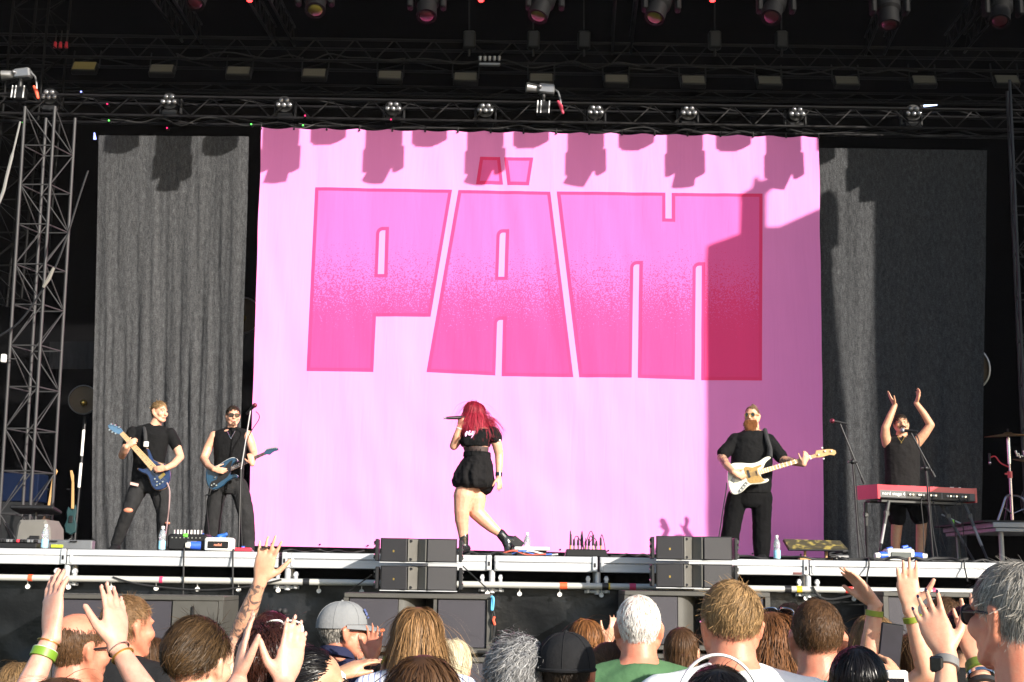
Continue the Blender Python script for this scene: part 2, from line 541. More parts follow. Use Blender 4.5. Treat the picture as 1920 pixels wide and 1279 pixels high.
L.new(th.outputs[0], mx.inputs[0]); L.new(mx.outputs[2], p.inputs['Base Color'])

def cut_sheet(name, outer, holes, proud, m, parent):
    """flat print shape cut along the cloth's own grid and laid on its folds"""
    loops = [[at(x, y, YB) for x, y in outer]] + [[at(x, y, YB) for x, y in h] for h in holes]
    flat = [p for l in loops for p in l]
    tris = tessellate_polygon([[Vector((p.x, p.z, 0)) for p in l] for l in loops])
    bm = bmesh.new()
    bv = [bm.verts.new((p.x, 0, p.z)) for p in flat]
    for a in tris:
        try: bm.faces.new([bv[i] for i in a])
        except ValueError: pass
    x0, x1 = min(p.x for p in flat), max(p.x for p in flat)
    z0, z1 = min(p.z for p in flat), max(p.z for p in flat)
    x = x0 + .08
    while x < x1:
        bmesh.ops.bisect_plane(bm, geom=bm.verts[:] + bm.edges[:] + bm.faces[:], plane_co=(x, 0, 0), plane_no=(1, 0, 0)); x += .08
    z = z0 + .16
    while z < z1:
        bmesh.ops.bisect_plane(bm, geom=bm.verts[:] + bm.edges[:] + bm.faces[:], plane_co=(0, 0, z), plane_no=(0, 0, 1)); z += .16
    for v in bm.verts:
        v.co.y = YB + fold(v.co.x, v.co.z) - proud
    for f in bm.faces:
        f.normal_update()
        if f.normal.y > 0: f.normal_flip()
    me = bpy.data.meshes.new(name); bm.to_mesh(me); bm.free()
    finish(me, m, True)
    o = bpy.data.objects.new(name, me); COL.objects.link(o); attach(o, parent)
    return o
def inset2(poly, w):
    pts = [Vector((x, -y, 0)) for x, y in poly]
    return [(q.x, -q.y) for q in inset3(pts, w, Vector((0, 0, 1)))]
def rnd(x0, y0, x1, k=5):
    """rounded top-left corner of a slot"""
    r = (x1 - x0) * .6
    return [(x0 + r - r * math.cos(a), y0 + r - r * math.sin(a)) for a in [i / k * math.pi / 2 for i in range(k + 1)]]
P_out = [(591, 351), (847.7, 356), (807.3, 594), (705, 593.5), (700, 697.4), (575, 695.8)]
P_hole = rnd(711.2, 432, 722.9) + [(722.9, 432), (720.5, 514), (708.4, 514)]
A_out = [(859.6, 356.3), (1031.7, 359.5), (1075, 707.4), (940.7, 705.3), (943.3, 599.8)] + list(reversed(rnd(932, 599.8, 943.3))) + [(928.7, 704), (799.8, 697.8)]
A_hole = rnd(937, 436, 948.2) + [(948.2, 436), (945.8, 519), (934.4, 519)]
M_out = [(1043.9, 359), (1247.7, 361.3), (1247.7, 409.6), (1259.6, 409.9), (1259.6, 361.8), (1429.8, 363.2), (1428.9, 713.5), (1315, 713), (1316, 498)] \
    + list(reversed(rnd(1304.7, 498, 1316))) + [(1302.7, 712), (1196, 708.5), (1199, 495.7)] + list(reversed(rnd(1187.6, 495.7, 1199))) + [(1184.5, 708), (1086.2, 707.6)]
D1 = [(900.3, 294), (937.5, 294.3), (943.3, 346), (892.5, 345.6)]
D2 = [(945.4, 295), (1000, 295.5), (991.8, 347.5), (951.6, 347)]
for outl, hole in ((P_out, P_hole), (A_out, A_hole), (M_out, None), (D1, None), (D2, None)):
    lo = cut_sheet('letter', outl, [hole] if hole else [], .003, INKPINK, banner)
    h2 = [inset2(hole, -6.2)] if hole else []
    cut_sheet('letter_fill', inset2(outl, 6.2), h2, .006, fillm, lo)
# eyelets that tie the banner
for i in range(18):
    u = i / 17.0
    q = bn_c[0] * (1 - u) + bn_c[1] * u
    mb = MB(); mb.cyl(q + Vector((0, -.012, -.03)), q + Vector((0, .01, .05)), .009, .009, 6)
    mb.sph(q + Vector((0, -.012, -.03)), .016, 8, 6)
    obj('tie', mb, M['black_rubber'], banner)
for i in range(12):
    u = (i + .5) / 12.0
    q = bn_c[3] * (1 - u) + bn_c[2] * u + Vector((0, -.02, .035))
    mb = MB(); mb.cyl(q, q + Vector((0, .012, 0)), .012, .012, 8)
    obj('eyelet', mb, M['tarp'], banner)

# ------------------------------------------------------------------ dark scrim curtains either side
def curtain_mat(name, base):
    m = bpy.data.materials.new(name); m.use_nodes = True
    nt = m.node_tree; N = nt.nodes; L = nt.links; p = N['Principled BSDF']
    tc = N.new('ShaderNodeTexCoord'); mp = N.new('ShaderNodeMapping'); mp.inputs['Scale'].default_value = (5.5, 1, 2.0)
    L.new(tc.outputs['Object'], mp.inputs['Vector'])
    a = N.new('ShaderNodeTexNoise'); a.inputs['Scale'].default_value = 4.6; a.inputs['Detail'].default_value = 6; a.inputs['Roughness'].default_value = .65; a.inputs['Distortion'].default_value = .4
    L.new(mp.outputs[0], a.inputs['Vector'])
    b = N.new('ShaderNodeTexNoise'); b.inputs['Scale'].default_value = 60; b.inputs['Detail'].default_value = 3
    L.new(tc.outputs['Object'], b.inputs['Vector'])
    cr = N.new('ShaderNodeMapRange'); cr.inputs[1].default_value = .36; cr.inputs[2].default_value = .68; cr.inputs[3].default_value = .78; cr.inputs[4].default_value = 1.4
    L.new(a.outputs['Fac'], cr.inputs[0])
    c2 = N.new('ShaderNodeMapRange'); c2.inputs[1].default_value = .3; c2.inputs[2].default_value = .7; c2.inputs[3].default_value = .7; c2.inputs[4].default_value = 1.35
    L.new(b.outputs['Fac'], c2.inputs[0])
    mu = N.new('ShaderNodeMath'); mu.operation = 'MULTIPLY'; L.new(cr.outputs[0], mu.inputs[0]); L.new(c2.outputs[0], mu.inputs[1])
    mx = N.new('ShaderNodeMix'); mx.data_type = 'RGBA'; mx.blend_type = 'MULTIPLY'; mx.inputs[0].default_value = 1
    mx.inputs[6].default_value = (*base, 1); L.new(mu.outputs[0], mx.inputs[7]); L.new(mx.outputs[2], p.inputs['Base Color'])
    p.inputs['Roughness'].default_value = .8; p.inputs['Specular IOR Level'].default_value = .05
    bp = N.new('ShaderNodeBump'); bp.inputs['Strength'].default_value = .6; bp.inputs['Distance'].default_value = .03
    L.new(a.outputs['Fac'], bp.inputs['Height']); L.new(bp.outputs[0], p.inputs['Normal'])
    return m
M['scrim'] = curtain_mat('scrim', (.042, .043, .046))
def curtain(TL, TR, BR, BL, amp, seed, wob):
    mb = MB(); nx, nz = 120, 60; vs = []; fs = []
    for j in range(nz + 1):
        w = j / nz
        for i in range(nx + 1):
            u = i / nx
            p = (TL * (1 - u) + TR * u) * (1 - w) + (BL * (1 - u) + BR * u) * w
            k = .15 + .85 * min(1, w * 1.5)
            p.y += amp * k * (math.sin(u * 38 + seed + 3.5 * mnoise.noise(Vector((u * 3, w * 1.2, seed)))) * .05
                             + 1.2 * mnoise.noise(Vector((u * 7 + .6 * w, w * 1.1, seed))) + .45 * mnoise.noise(Vector((u * 17 - w * .8, w * 1.9, seed + 2))) + .22 * mnoise.noise(Vector((u * 40, w * 4, seed + 4))))
            p.x += wob * mnoise.noise(Vector((.3, w * 2.5, seed))) * (1 if u < .5 else -1) * abs(2 * u - 1)
            vs.append(p)
    for j in range(nz):
        for i in range(nx):
            a = j * (nx + 1) + i; fs.append((a, a + 1, a + nx + 2, a + nx + 1))
    mb.add(vs, fs); return mb
YC = 18.72
t = thing('scrim_curtain', 'crinkled dark grey scrim curtain left of the pink banner', 'curtain', tuple(at(320, 250, YC)))
obj('fabric', curtain(at(186, 254, YC), at(466, 256, YC), at(446, 1052, YC), at(172, 1052, YC), .12, 1.0, .03), M['scrim'], t, True, None)
t = thing('scrim_curtain', 'dark grey scrim curtain right of the pink banner, mostly in shade', 'curtain', tuple(at(1680, 280, YC)))
obj('fabric', curtain(at(1500, 277, YC), at(1852, 282, YC), at(1840, 1062, YC), at(1500, 1062, YC), .07, 5.0, .04), M['scrim'], t, True, None)
# low black skirt behind the banner hem
t = thing('black_skirt', 'low black pleated skirt behind the hem of the pink banner', 'curtain', tuple(atx(1000, 18.9, STAGE_Z)))
obj('fabric', curtain(at(440, 985, 18.95), at(1580, 1010, 18.95), atx(1580, 18.95, STAGE_Z), atx(440, 18.95, STAGE_Z), .05, 9.0, 0), M['scrim'], t, True, None)
# ------------------------------------------------------------------ trusses and towers
def truss(label, p0, p1, w, h, bay, rc, rb, m, faces=('front', 'top', 'bottom'), name='truss', up=Vector((0, 0, 1))):
    p0, p1 = Vector(p0), Vector(p1)
    d = (p1 - p0); Ln = d.length; d.normalize()
    s = d.cross(up).normalized(); u = s.cross(d)
    t = thing(name, label, 'truss', tuple(p0))
    c = {(a, b): (s * (w / 2 * a) + u * (h / 2 * b)) for a in (-1, 1) for b in (-1, 1)}
    for o in c.values():
        member('chord', p0 + o, p1 + o, rc, m, t, 10)
    n = max(1, round(Ln / bay)); st = Ln / n
    F = {'front': ((1, -1), (1, 1)), 'back': ((-1, -1), (-1, 1)), 'top': ((-1, 1), (1, 1)), 'bottom': ((-1, -1), (1, -1))}
    for f in faces:
        A, B = c[F[f][0]], c[F[f][1]]
        for i in range(n):
            a, b = p0 + d * (i * st), p0 + d * ((i + 1) * st)
            if f in ('front', 'back'):
                mid = (a + b) / 2
                member('brace', a + A, mid + B, rb, m, t, 6)
                member('brace', mid + B, b + A, rb, m, t, 6)
            else:
                member('brace', (a + A) if i % 2 else (a + B), (b + B) if i % 2 else (b + A), rb, m, t, 6)
    return t
TD = M['truss_dark']
YT1 = 18.98
truss('long black box truss running just above the pink banner', at(-160, 199, YT1), at(2080, 236, YT1), .34, .30, .60, .024, .011, TD)
truss('black truss with the row of LED panels hung beneath it', at(-100, 92, 20.2), at(2020, 124, 20.2), .4, .36, .62, .024, .011, TD, ('front', 'bottom'))
truss('thin black pipe truss between the LED panels and the lower truss', at(-100, 165, 20.6), at(2020, 196, 20.6), .3, .16, .8, .018, .009, TD, ('front',))
truss('front black truss at the top edge carrying the moving heads', at(-120, -165, 15.85), at(2700, -125, 15.85), .34, .34, .6, .024, .011, TD, ('front', 'bottom'))
# raking roof trusses going back under the roof
for lab, a, b, c_, d_ in (('raking black roof truss above the left end of the upper truss', 300, -30, 360, 62), ('second raking black roof truss from the left', 480, -30, 535, 68),
                          ('raking black roof truss above the centre right', 1175, -30, 1165, 84), ('raking black roof truss to the right, leaning outwards', 1690, -30, 1640, 86),
                          ('rightmost raking black roof truss', 1880, -30, 1790, 82)):
    truss(lab, at(a, b, 17.2), at(c_, d_, 20.4), .3, .3, .55, .02, .01, TD, ('front', 'back'))
# hanging chain motors and cable drops behind the lower truss
for i, x in enumerate((880, 1000, 1095, 1340, 1465)):
    t = thing('chain_hoist', 'black chain hoist hanging above the upper truss, %s from the left' % ORD[i], 'hoist', tuple(at(x, 85, 19.8)), 'hoists above the trusses')
    member('chain', at(x, -30, 19.8), at(x, 60, 19.8), .012, M['black_metal'], t, 6)
    mb = MB(); c = at(x, 76, 19.8); mb.box(c, (.2, .16, .3), bev=.03); mb.cyl(c + Vector((0, 0, -.15)), c + Vector((0, 0, -.26)), .02, .02, 8)
    obj('motor', mb, M['black_plastic'], t)

def tower(label, xs0, xs1, Yc, depth, y0, y1, m, nbay):
    """upright lattice mast: left and right chord columns at the top (xs0) and at the bottom (xs1)"""
    t = thing('truss_tower', label, 'tower', tuple(at((xs1[0] + xs1[1]) / 2, y1, Yc)))
    L0, R0 = at(xs0[0], y0, Yc), at(xs0[1], y0, Yc)
    L1, R1 = at(xs1[0], y1, Yc), at(xs1[1], y1, Yc)
    dv = Vector((.12, depth, 0))
    ch = [(L1, L0), (R1, R0), (L1 + dv, L0 + dv), (R1 + dv, R0 + dv)]
    for a, b in ch: member('chord', a, b, .020, m, t, 10)
    def pt(k, w): return ch[k][0] * (1 - w) + ch[k][1] * w
    for i in range(nbay):
        w0, w1 = i / nbay, (i + 1) / nbay
        for (a, b) in ((0, 1), (1, 3), (0, 2), (2, 3)):
            member('rung', pt(a, w0), pt(b, w0), .009, m, t, 6)
            if i % 2: member('brace', pt(a, w0), pt(b, w1), .008, m, t, 6)
            else: member('brace', pt(b, w0), pt(a, w1), .008, m, t, 6)
    return t
tower('tall silver lattice tower at the far left of the stage', (47, 103), (-6, 51), 16.0, .42, 200, 1044, M['tower_metal'], 11)
tower('dark lattice tower cut by the right edge of the photograph', (1893, 1960), (1934, 2004), 17.2, .42, 150, 1062, M['black_metal'], 11)
tower('dark scaffold tower in the upper left corner behind the silver one', (30, 96), (-30, 40), 19.6, .6, -40, 560, M['fixture_black'], 10)
t = thing('work_lamp', 'small white work lamp clamped to the silver lattice tower', 'lamp', tuple(at(8, 672, 15.9)))
mb = MB(); c = at(7, 672, 15.85); mb.box(c, (.06, .05, .1), bev=.008); obj('lamp_head', mb, M['white_plastic'], t)
mb = MB(); mb.cyl(c + Vector((.03, .02, 0)), c + Vector((.12, .1, .01)), .008); obj('clamp', mb, M['black_metal'], t)

# ------------------------------------------------------------------ lights in the rig
# pale LED panels under the upper truss
pan = None
PX = [158, 303, 447, 589, 731, 873, 1015, 1156, 1300, 1443, 1588, 1733, 1888]
PYs = [123, 128, 132, 136, 140, 143, 145, 147, 149, 150, 150, 149, 148]
M['led_panel'] = mat('led_panel', (.16, .15, .125), .45, .1, .12, 2, bump=.1, bscale=8, stretch=(.4, 1, 12))
M['led_panel_amber'] = mat('led_panel_amber', (.28, .225, .085), .45, .1, .25, 3, bump=.1, bscale=8, stretch=(.4, 1, 6))
for i, (x, y) in enumerate(zip(PX, PYs)):
    c = at(x, y, 20.0)
    lab = '%s pale LED panel from the left in the row under the upper truss' % ORD[i] if i else 'yellowish LED panel, leftmost in the row under the upper truss'
    t = thing('led_panel', lab, 'stage light', tuple(c), 'LED panels in the row under the upper truss')
    Rt = Matrix.Rotation(rad(-32), 3, 'X')
    mb = MB(); mb.box(c + Rt @ Vector((0, .06, 0)), (.40, .1, .215), R=Rt, bev=.012); obj('housing', mb, M['black_plastic'], t)
    pm = M['led_panel_amber'] if i == 0 else M['led_panel']
    for k in range(3):
        mb = MB(); mb.box(c + Rt @ Vector((0, 0, (k - 1) * .061)), (.345, .014, .056), R=Rt); obj('emitter_strip', mb, pm, t)
    for sx in (-.21, .21): member('bracket', c + Vector((sx, .08, 0)), c + Vector((sx, .12, .3)), .012, M['black_metal'], t, 6)
# five-lens LED wash lights standing on the lower truss
M['lens'] = mat('lens', (.27, .27, .29), .14, .7, .3, 40)
def wash(x, y, i):
    c = at(x, y, 18.78)
    t = thing('wash_light', '%s five-lens LED wash light from the left above the lower truss' % ORD[i], 'stage light', tuple(c), 'LED wash lights on the lower truss')
    mb = MB(); mb.lathe(c + Vector((0, .06, 0)), [(.03, .26), (.11, .22), (.125, .0), (.118, -.012), (0.0, -.012)], 20, Vector((0, 1, .15)))
    obj('housing', mb, M['black_plastic'], t)
    mb = MB(); b = c + Vector((0, .17, -.17)); mb.box(b, (.24, .2, .1), bev=.02)
    obj('base', mb, M['black_plastic'], t)
    for sx in (-.15, .15):
        mb = MB(); mb.box(b + Vector((sx, 0, .12)), (.03, .08, .24), bev=.008); obj('yoke_arm', mb, M['black_plastic'], t)
    r = .040
    for (dx, dz) in ((-.043, .046), (.043, .046), (-.084, -.026), (0, -.03), (.084, -.026)):
        mb = MB(); mb.sph(c + Vector((dx, .012, dz)), (r, .028, r), 14, 8)
        obj('lens', mb, M['lens'], t)
for i, (x, y) in enumerate(zip([91, 316, 532, 737, 910, 1117, 1292, 1495, 1714], [178, 187, 193, 200, 203, 207, 208, 210, 209])):
    wash(x, y, i)
# moving heads hanging from the front truss (and on past the right edge, where their shadows come from)
M['lens_yellow'] = mat('lens_yellow', (.06, .05, .007), .25, .0, .3, 30)
M['lens_pink'] = mat('lens_pink', (.05, .006, .011), .25, .0, .3, 30)
M['lens_green'] = mat('lens_green', (.08, .08, .008), .25, .0, .3, 30)
def moving_head(x, y, lm, lab):
    c = at(x, y, 15.85)
    t = thing('moving_head', lab, 'stage light', tuple(c), 'moving head lights under the front truss')
    mb = MB(); mb.box(c + Vector((0, 0, .52)), (.33, .30, .52), bev=.03); obj('base', mb, M['fixture_black'], t)
    for sx in (-.21, .21):
        mb = MB(); mb.box(c + Vector((sx, 0, .12)), (.07, .16, .36), bev=.02); obj('yoke_arm', mb, M['fixture_black'], t)
    ax = Vector((random.uniform(-.32, .32), -.35 + random.uniform(-.2, .2), -1)).normalized()
    mb = MB(); mb.lathe(c + Vector((0, .06, .14)), [(.08, -.12), (.15, -.10), (.155, .12), (.125, .16), (.13, .36), (.105, .36), (.1, .33), (0, .33)], 24, ax)
    obj('head', mb, M['fixture_black'], t)
    mb = MB(); q = c + Vector((0, .06, .14)) + ax * .345; mb.sph(q, (.098, .03, .098), 16, 8, R=ax.to_track_quat('Y', 'Z').to_matrix())
    obj('lens', mb, lm, t)
    for sx in (-.12, .12): member('clamp', c + Vector((sx, 0, .42)), c + Vector((sx, 0, 1.15)), .02, M['fixture_black'], t, 8)
MH = [(375, -12), (590, 2), (800, 9), (1022, 9), (1240, 13), (1455, 16)]
lm = ['lens_pink', 'lens_yellow', 'lens_pink', 'lens_yellow', 'lens_green', 'lens_pink']
for i, ((x, y), l) in enumerate(zip(MH, lm)):
    moving_head(x, y, M[l], '%s moving head light from the left along the top edge' % ORD[i] if i else 'moving head light hidden above the top edge at left')
for k in range(5):
    moving_head(1668 + 212 * k, 19 + 3.2 * k, M['lens_pink'], 'moving head light under the front truss beyond the right edge, number %s from the frame' % ORD[k])
def blinder(x, y, lab, lit):
    c = at(x, y, 15.85)
    t = thing('strobe_light', lab, 'stage light', tuple(c), 'strobe lights between the moving heads')
    mb = MB(); mb.box(c + Vector((0, 0, .10)), (.38, .2, .24), bev=.02); obj('housing', mb, M['black_plastic'], t)
    mb = MB(); mb.box(c + Vector((0, -.06, -.025)), (.26, .1, .02), bev=.006); obj('emitter', mb, M['led_red'] if lit else M['glass_dark'], t)
    mb = MB(); mb.cyl(c + Vector((0, 0, .2)), c + Vector((0, 0, 1.0)), .02, .02, 8); obj('clamp', mb, M['black_metal'], t)
for i, (x, lit) in enumerate(((480, 1), (692, 0), (903, 1), (1120, 0), (1337, 1), (1562, 0), (1770, 0), (1985, 0), (2200, 0))):
    y = -48 + .016 * (x - 900)
    blinder(x, y, 'strobe light glowing red between moving heads at the top edge, %s from the left' % ORD[i] if lit else 'unlit strobe light between moving heads at the top edge, %s from the left' % ORD[i], lit)

for i, x in enumerate((902, 1336, 468)):
    c = at(x, 1, 17.3); t = thing('red_lamp', ['red glowing lamp at the top edge near the centre', 'red glowing lamp at the top edge right of centre', 'red glowing lamp at the top edge left of centre'][i], 'stage light', tuple(c))
    mb = MB(); mb.lathe(c, [(.05, .14), (.06, .10), (.06, .02), (.045, .0), (0, -.004)], 18); obj('housing', mb, M['fixture_black'], t)
    mb = MB(); mb.sph(c, (.04, .04, .022), 14, 8); obj('bulb', mb, M['led_red'], t)
    member('cable', c + Vector((0, 0, .1)), c + Vector((0, 0, .5)), .008, M['black_rubber'], t, 6)
# remote cameras standing on the lower truss
def remote_camera(x, y, lab, tilt, orange):
    c = at(x, y, 18.72)
    t = thing('remote_camera', lab, 'camera', tuple(c + Vector((0, 0, -.3))))
    R = Matrix.Rotation(rad(tilt), 3, 'Y')
    mb = MB(); mb.box(c + R @ Vector((.06, 0, .10)), (.24, .16, .15), R=R, bev=.02); obj('camera_body', mb, M['silver'], t)
    mb = MB(); mb.cyl(c + R @ Vector((-.06, -.01, .10)), c + R @ Vector((-.24, -.04, .10)), .06, .075, 14); obj('lens_hood', mb, M['alu_dark'], t)
    mb = MB(); mb.sph(c + R @ Vector((-.04, -.09, .11)), .035, 12, 8); obj('lens', mb, M['lens'], t)
    mb = MB(); mb.box(c + Vector((.02, 0, -.20)), (.20, .14, .20), bev=.02); mb.cyl(c + Vector((.02, 0, -.1)), c + Vector((.02, 0, .06)), .04); obj('pan_head', mb, M['black_plastic'], t)
    mb = MB()
    for dx in (-.07, -.02, .1): mb.cyl(c + Vector((dx, -.075, -.29)), c + Vector((dx + .01, -.075, -.10)), .012)
    obj('bracket', mb, M['alu'], t)
    mb = MB(); mb.tube([c + R @ Vector((.18, 0, .12)), c + Vector((.24, -.02, .06)), c + Vector((.27, -.03, -.05)), c + Vector((.28, -.03, -.13))], .014, 6); obj('cable', mb, M['silver'], t)
    mb = MB(); mb.limb([(c + Vector((.24, -.04, -.10)), .02), (c + Vector((.28, -.04, -.17)), .03), (c + Vector((.31, -.04, -.27)), .022)]); obj('cable_wrap', mb, orange, t)
M['orange_tape'] = mat('orange_tape', (.75, .10, .05), .6, 0, .15, 30)
remote_camera(36, 152, 'grey remote camera with an orange cable wrap on the truss at far left', -8, M['orange_tape'])
remote_camera(1016, 180, 'dark remote camera with a pink cable wrap on the truss above the banner', 4, mat('pink_tape', (.65, .06, .12), .6, 0, .15, 30))
# indicator lamps on the truss
for i, (x, y, mm, nm) in enumerate(((201, 195, 'led_pink', 'red'), (313, 240, 'led_pink', 'red'), (572, 217, 'led_pink', 'red'), (733, 224, 'led_pink', 'red'),
                                    (43, 230, 'led_green', 'green'), (204, 226, 'led_green', 'green'), (471, 233, 'led_green', 'green'), (568, 235, 'led_green', 'green'), (152, 172, 'led_blue', 'white blue'))):
    c = at(x, y, 18.7)
    t = thing('indicator_lamp', 'tiny %s indicator lamp on the lower truss, %s of these from the left' % (nm, ORD[[j for j in sorted(range(9), key=lambda j: (201, 313, 572, 733, 43, 204, 471, 568, 152)[j])].index(i)]), 'lamp', tuple(c), 'indicator lamps on the lower truss')
    mb = MB(); mb.sph(c, .013, 8, 6); obj('bulb', mb, M[mm], t)
    mb = MB(); mb.cyl(c + Vector((0, .01, 0)), c + Vector((0, .10, 0)), .016); obj('socket', mb, M['black_plastic'], t)
# power plugs under the upper truss at the left
for i, x in enumerate((103, 113, 124)):
    c = at(x, 90, 19.9); t = thing('power_plug', 'red power plug hanging at upper left, %s of three' % ORD[i], 'plug', tuple(c), 'red plugs at upper left')
    mb = MB(); mb.cyl(c, c + Vector((0, 0, .10)), .03, .02); obj('body', mb, M['red_paint'], t)
    mb = MB(); mb.cyl(c + Vector((0, 0, .10)), c + Vector((0, .02, .3)), .01); obj('cable', mb, M['black_rubber'], t)
t = thing('light_bar', 'small pale five-lamp bar hung above the LED panels near the centre', 'stage light', tuple(at(918, 122, 19.7)))
mb = MB(); mb.box(at(918, 121, 19.7), (.33, .06, .05), bev=.01); obj('bar', mb, M['alu_dark'], t)
for k in range(5):
    c = at(900 + k * 9, 114, 19.7); mb = MB(); mb.cyl(c, c + Vector((0, 0, .07)), .02, .028); obj('lamp', mb, M['alu_dark'], t)
t = thing('tube_light', 'short glowing blue white tube light above the truss at upper right', 'stage light', tuple(at(1743, 199, 19.0)))
mb = MB(); mb.cyl(at(1731, 199, 19.0), at(1757, 197, 19.0), .017, .008); obj('tube', mb, mat('tube_glow', (.6, .7, .9), .4, emit=(.45, .6, 1), estr=1.6), t)
mb = MB(); mb.cyl(at(1725, 199.5, 19.0), at(1731, 199, 19.0), .022); mb.cyl(at(1728, 199.5, 19.0), at(1728, 214, 18.6), .01); obj('holder', mb, M['black_plastic'], t)
t = thing('clip_lamp', 'small glowing blue clip on the top corner of the left curtain', 'lamp', tuple(at(178, 255, 18.5)))
mb = MB(); mb.cyl(at(178, 261, 18.5), at(177, 249, 18.5), .022, .008); obj('lamp', mb, M['led_blue'], t)

# ropes and cable bundles at the left
def cable_thing(name, label, pts, r, m, cat='cable', n=6):
    o = obj(name, (lambda q: (q.tube(pts, r, n), q)[1])(MB()), m)
    return tag(o, label, cat)
def smooth_path(pts, k=6):
    pts = [Vector(p) for p in pts]; out = []
    for i in range(len(pts) - 1):
        p0, p1, p2, p3 = pts[max(i - 1, 0)], pts[i], pts[i + 1], pts[min(i + 2, len(pts) - 1)]
        for j in range(k):
            t = j / k
            out.append(.5 * ((2 * p1) + (p2 - p0) * t + (2 * p0 - 5 * p1 + 4 * p2 - p3) * t * t + (3 * p1 - p0 - 3 * p2 + p3) * t ** 3))
    return out + [pts[-1]]
cable_thing('cable_bundle', 'pale cable bundle hanging down at the far left edge', smooth_path([at(38, 228, 15.5), at(27, 275, 15.5), at(13, 330, 15.5), at(3, 368, 15.5), at(-30, 440, 15.5)]), [.012] * 8 + [.02] * 17, mat('rope_grey', (.16, .16, .155), .6))
cable_thing('cable_bundle', 'dark cable bundle sagging across the silver lattice tower', smooth_path([at(165, 320, 15.4), at(150, 365, 15.4), at(120, 460, 15.4), at(98, 512, 15.4), at(72, 555, 15.4), at(35, 605, 15.4), at(-10, 635, 15.4)]), .012, M['black_metal'])
M['rope_wrap'] = mat('rope_wrap', (.15, .145, .13), .7)
cable_thing('cable_wrap', 'white wrap round the dark cable bundle in front of the lattice tower', [at(101, 502, 15.36), at(92, 522, 15.36), at(81, 539, 15.36)], [.016, .026, .018], M['rope_wrap'], 'tape')

# round lamps behind the curtains
M['bronze_dim'] = mat('bronze_dim', (.05, .03, .012), .5, .3, .4, 6)  # darker than plain bronze: backstage shade is put into the colour
def round_lamp(x, y, rpx, Y, lab, c_in):
    c = at(x, y, Y); r = rpx * Y / FPX
    t = thing('round_lamp', lab, 'stage light', tuple(c))
    ax = Vector((.1, -1, 0)).normalized()
    mb = MB(); mb.lathe(c, [(r * .97, -.02), (r, .0), (r, .04), (r * .93, .05), (r * .93, .0)], 36, ax); obj('rim', mb, M['alu_dark'], t)
    mb = MB(); mb.lathe(c, [(r * .93, .02), (r * .75, -.10), (r * .4, -.18), (.02, -.2)], 36, ax); obj('reflector', mb, c_in, t)
    mb = MB()
    for a in (90, 210, 330):
        mb.cyl(c + ax * -.02, c + Vector((math.cos(rad(a)) * r * .45, -.0, math.sin(rad(a)) * r * .45)), .012)
    obj('bracket', mb, M['black_metal'], t)
    mb = MB(); mb.sph(c + Vector((.02, -.06, -.05)), .05, 12, 8); obj('bulb', mb, M['gold'], t)
    mb = MB(); mb.cyl(c + Vector((0, .1, -r)), Vector((c.x, c.y + .1, STAGE_Z)), .02); obj('stand', mb, M['black_metal'], t)
round_lamp(157, 750, 28, 19.6, 'large round bronze lamp beside the left edge of the left curtain', M['bronze_dim'])
round_lamp(455, 592, 36, 19.7, 'round lamp half hidden in the gap between left curtain and banner', M['bronze_dim'])
round_lamp(1812, 690, 46, 19.8, 'round lamp peeking out at the right edge of the right curtain', M['bronze_dim'])

# hung banner strip and things behind the left tower
t = thing('printed_sheet', 'faded grey printed sheet hung low behind the lattice tower', 'sheet', tuple(at(140, 665, 20)))
M['sheet'] = mat('sheet', (.012, .0115, .014), .8, 0, .7, 4, stretch=(1, 1, 1.4))  # sheet colour lowered in place of shade behind the tower
obj('fabric', curtain(at(93, 641, 20), at(182, 640, 20), at(180, 692, 20), at(91, 692, 20), .02, 3, 0), M['sheet'], t, True, None)
# ------------------------------------------------------------------ unseen panels right of the frame, shaped to shade banner and curtain
def shadow_map(x, y, Yo):  # traces a shaded spot on the banner back towards the sun
    p = at(x, y, YB); k = (YB - Yo) / SUN_D.y
    return p - SUN_D * k
t = thing('tower_cutout', 'unseen flat tower outline right of the stage, cut to throw the stepped shadow', 'tower', tuple(shadow_map(1450, 1040, 12.4)))
poly = [(1323, 490), (1325, 462), (1386, 440), (1388, 382), (1386, 366), (1410, 352), (1414, 333), (1420, 342), (1452, 334), (1455, 348), (1432, 366), (1432, 428), (1455, 428), (1535, 393), (1566, 380), (1566, 345), (1580, 336), (1593, 345), (1598, 362), (1600, 440), (1584, 452), (1590, 478), (1586, 488), (1614, 780), (1626, 1180), (1360, 1240), (1326, 1000)]  # outline of the shadow wanted on the banner
mb = MB()
ptsw = [shadow_map(x, y, 12.4) for x, y in poly]
mb.prism(ptsw, Vector((0, .05, 0)))
obj('shadow_cutout', mb, M['void_black'], t, smooth=False)
zlow = min(p.z for p in ptsw); xc = [p.x for p in ptsw]
mb = MB(); mb.box(((min(xc) + max(xc)) / 2, 12.9, 1.2), (2.0, 1.2, 2.4)); obj('ballast_base', mb, M['void_black'], t, smooth=False)
t = thing('shade_screen', 'large unseen black panel right of the stage, placed to shade the right curtain', 'screen', tuple(shadow_map(2000, 1040, 12.4)))  # unseen panel added to keep most of the right curtain in shade
mb = MB(); mb.prism([shadow_map(1668, 200, 12.4), shadow_map(1676, 900, 12.4), shadow_map(1680, 1240, 12.4), shadow_map(2600, 1240, 12.4), shadow_map(2600, 160, 12.4)], Vector((0, .05, 0)))
obj('shade_panel', mb, M['void_black'], t, smooth=False)
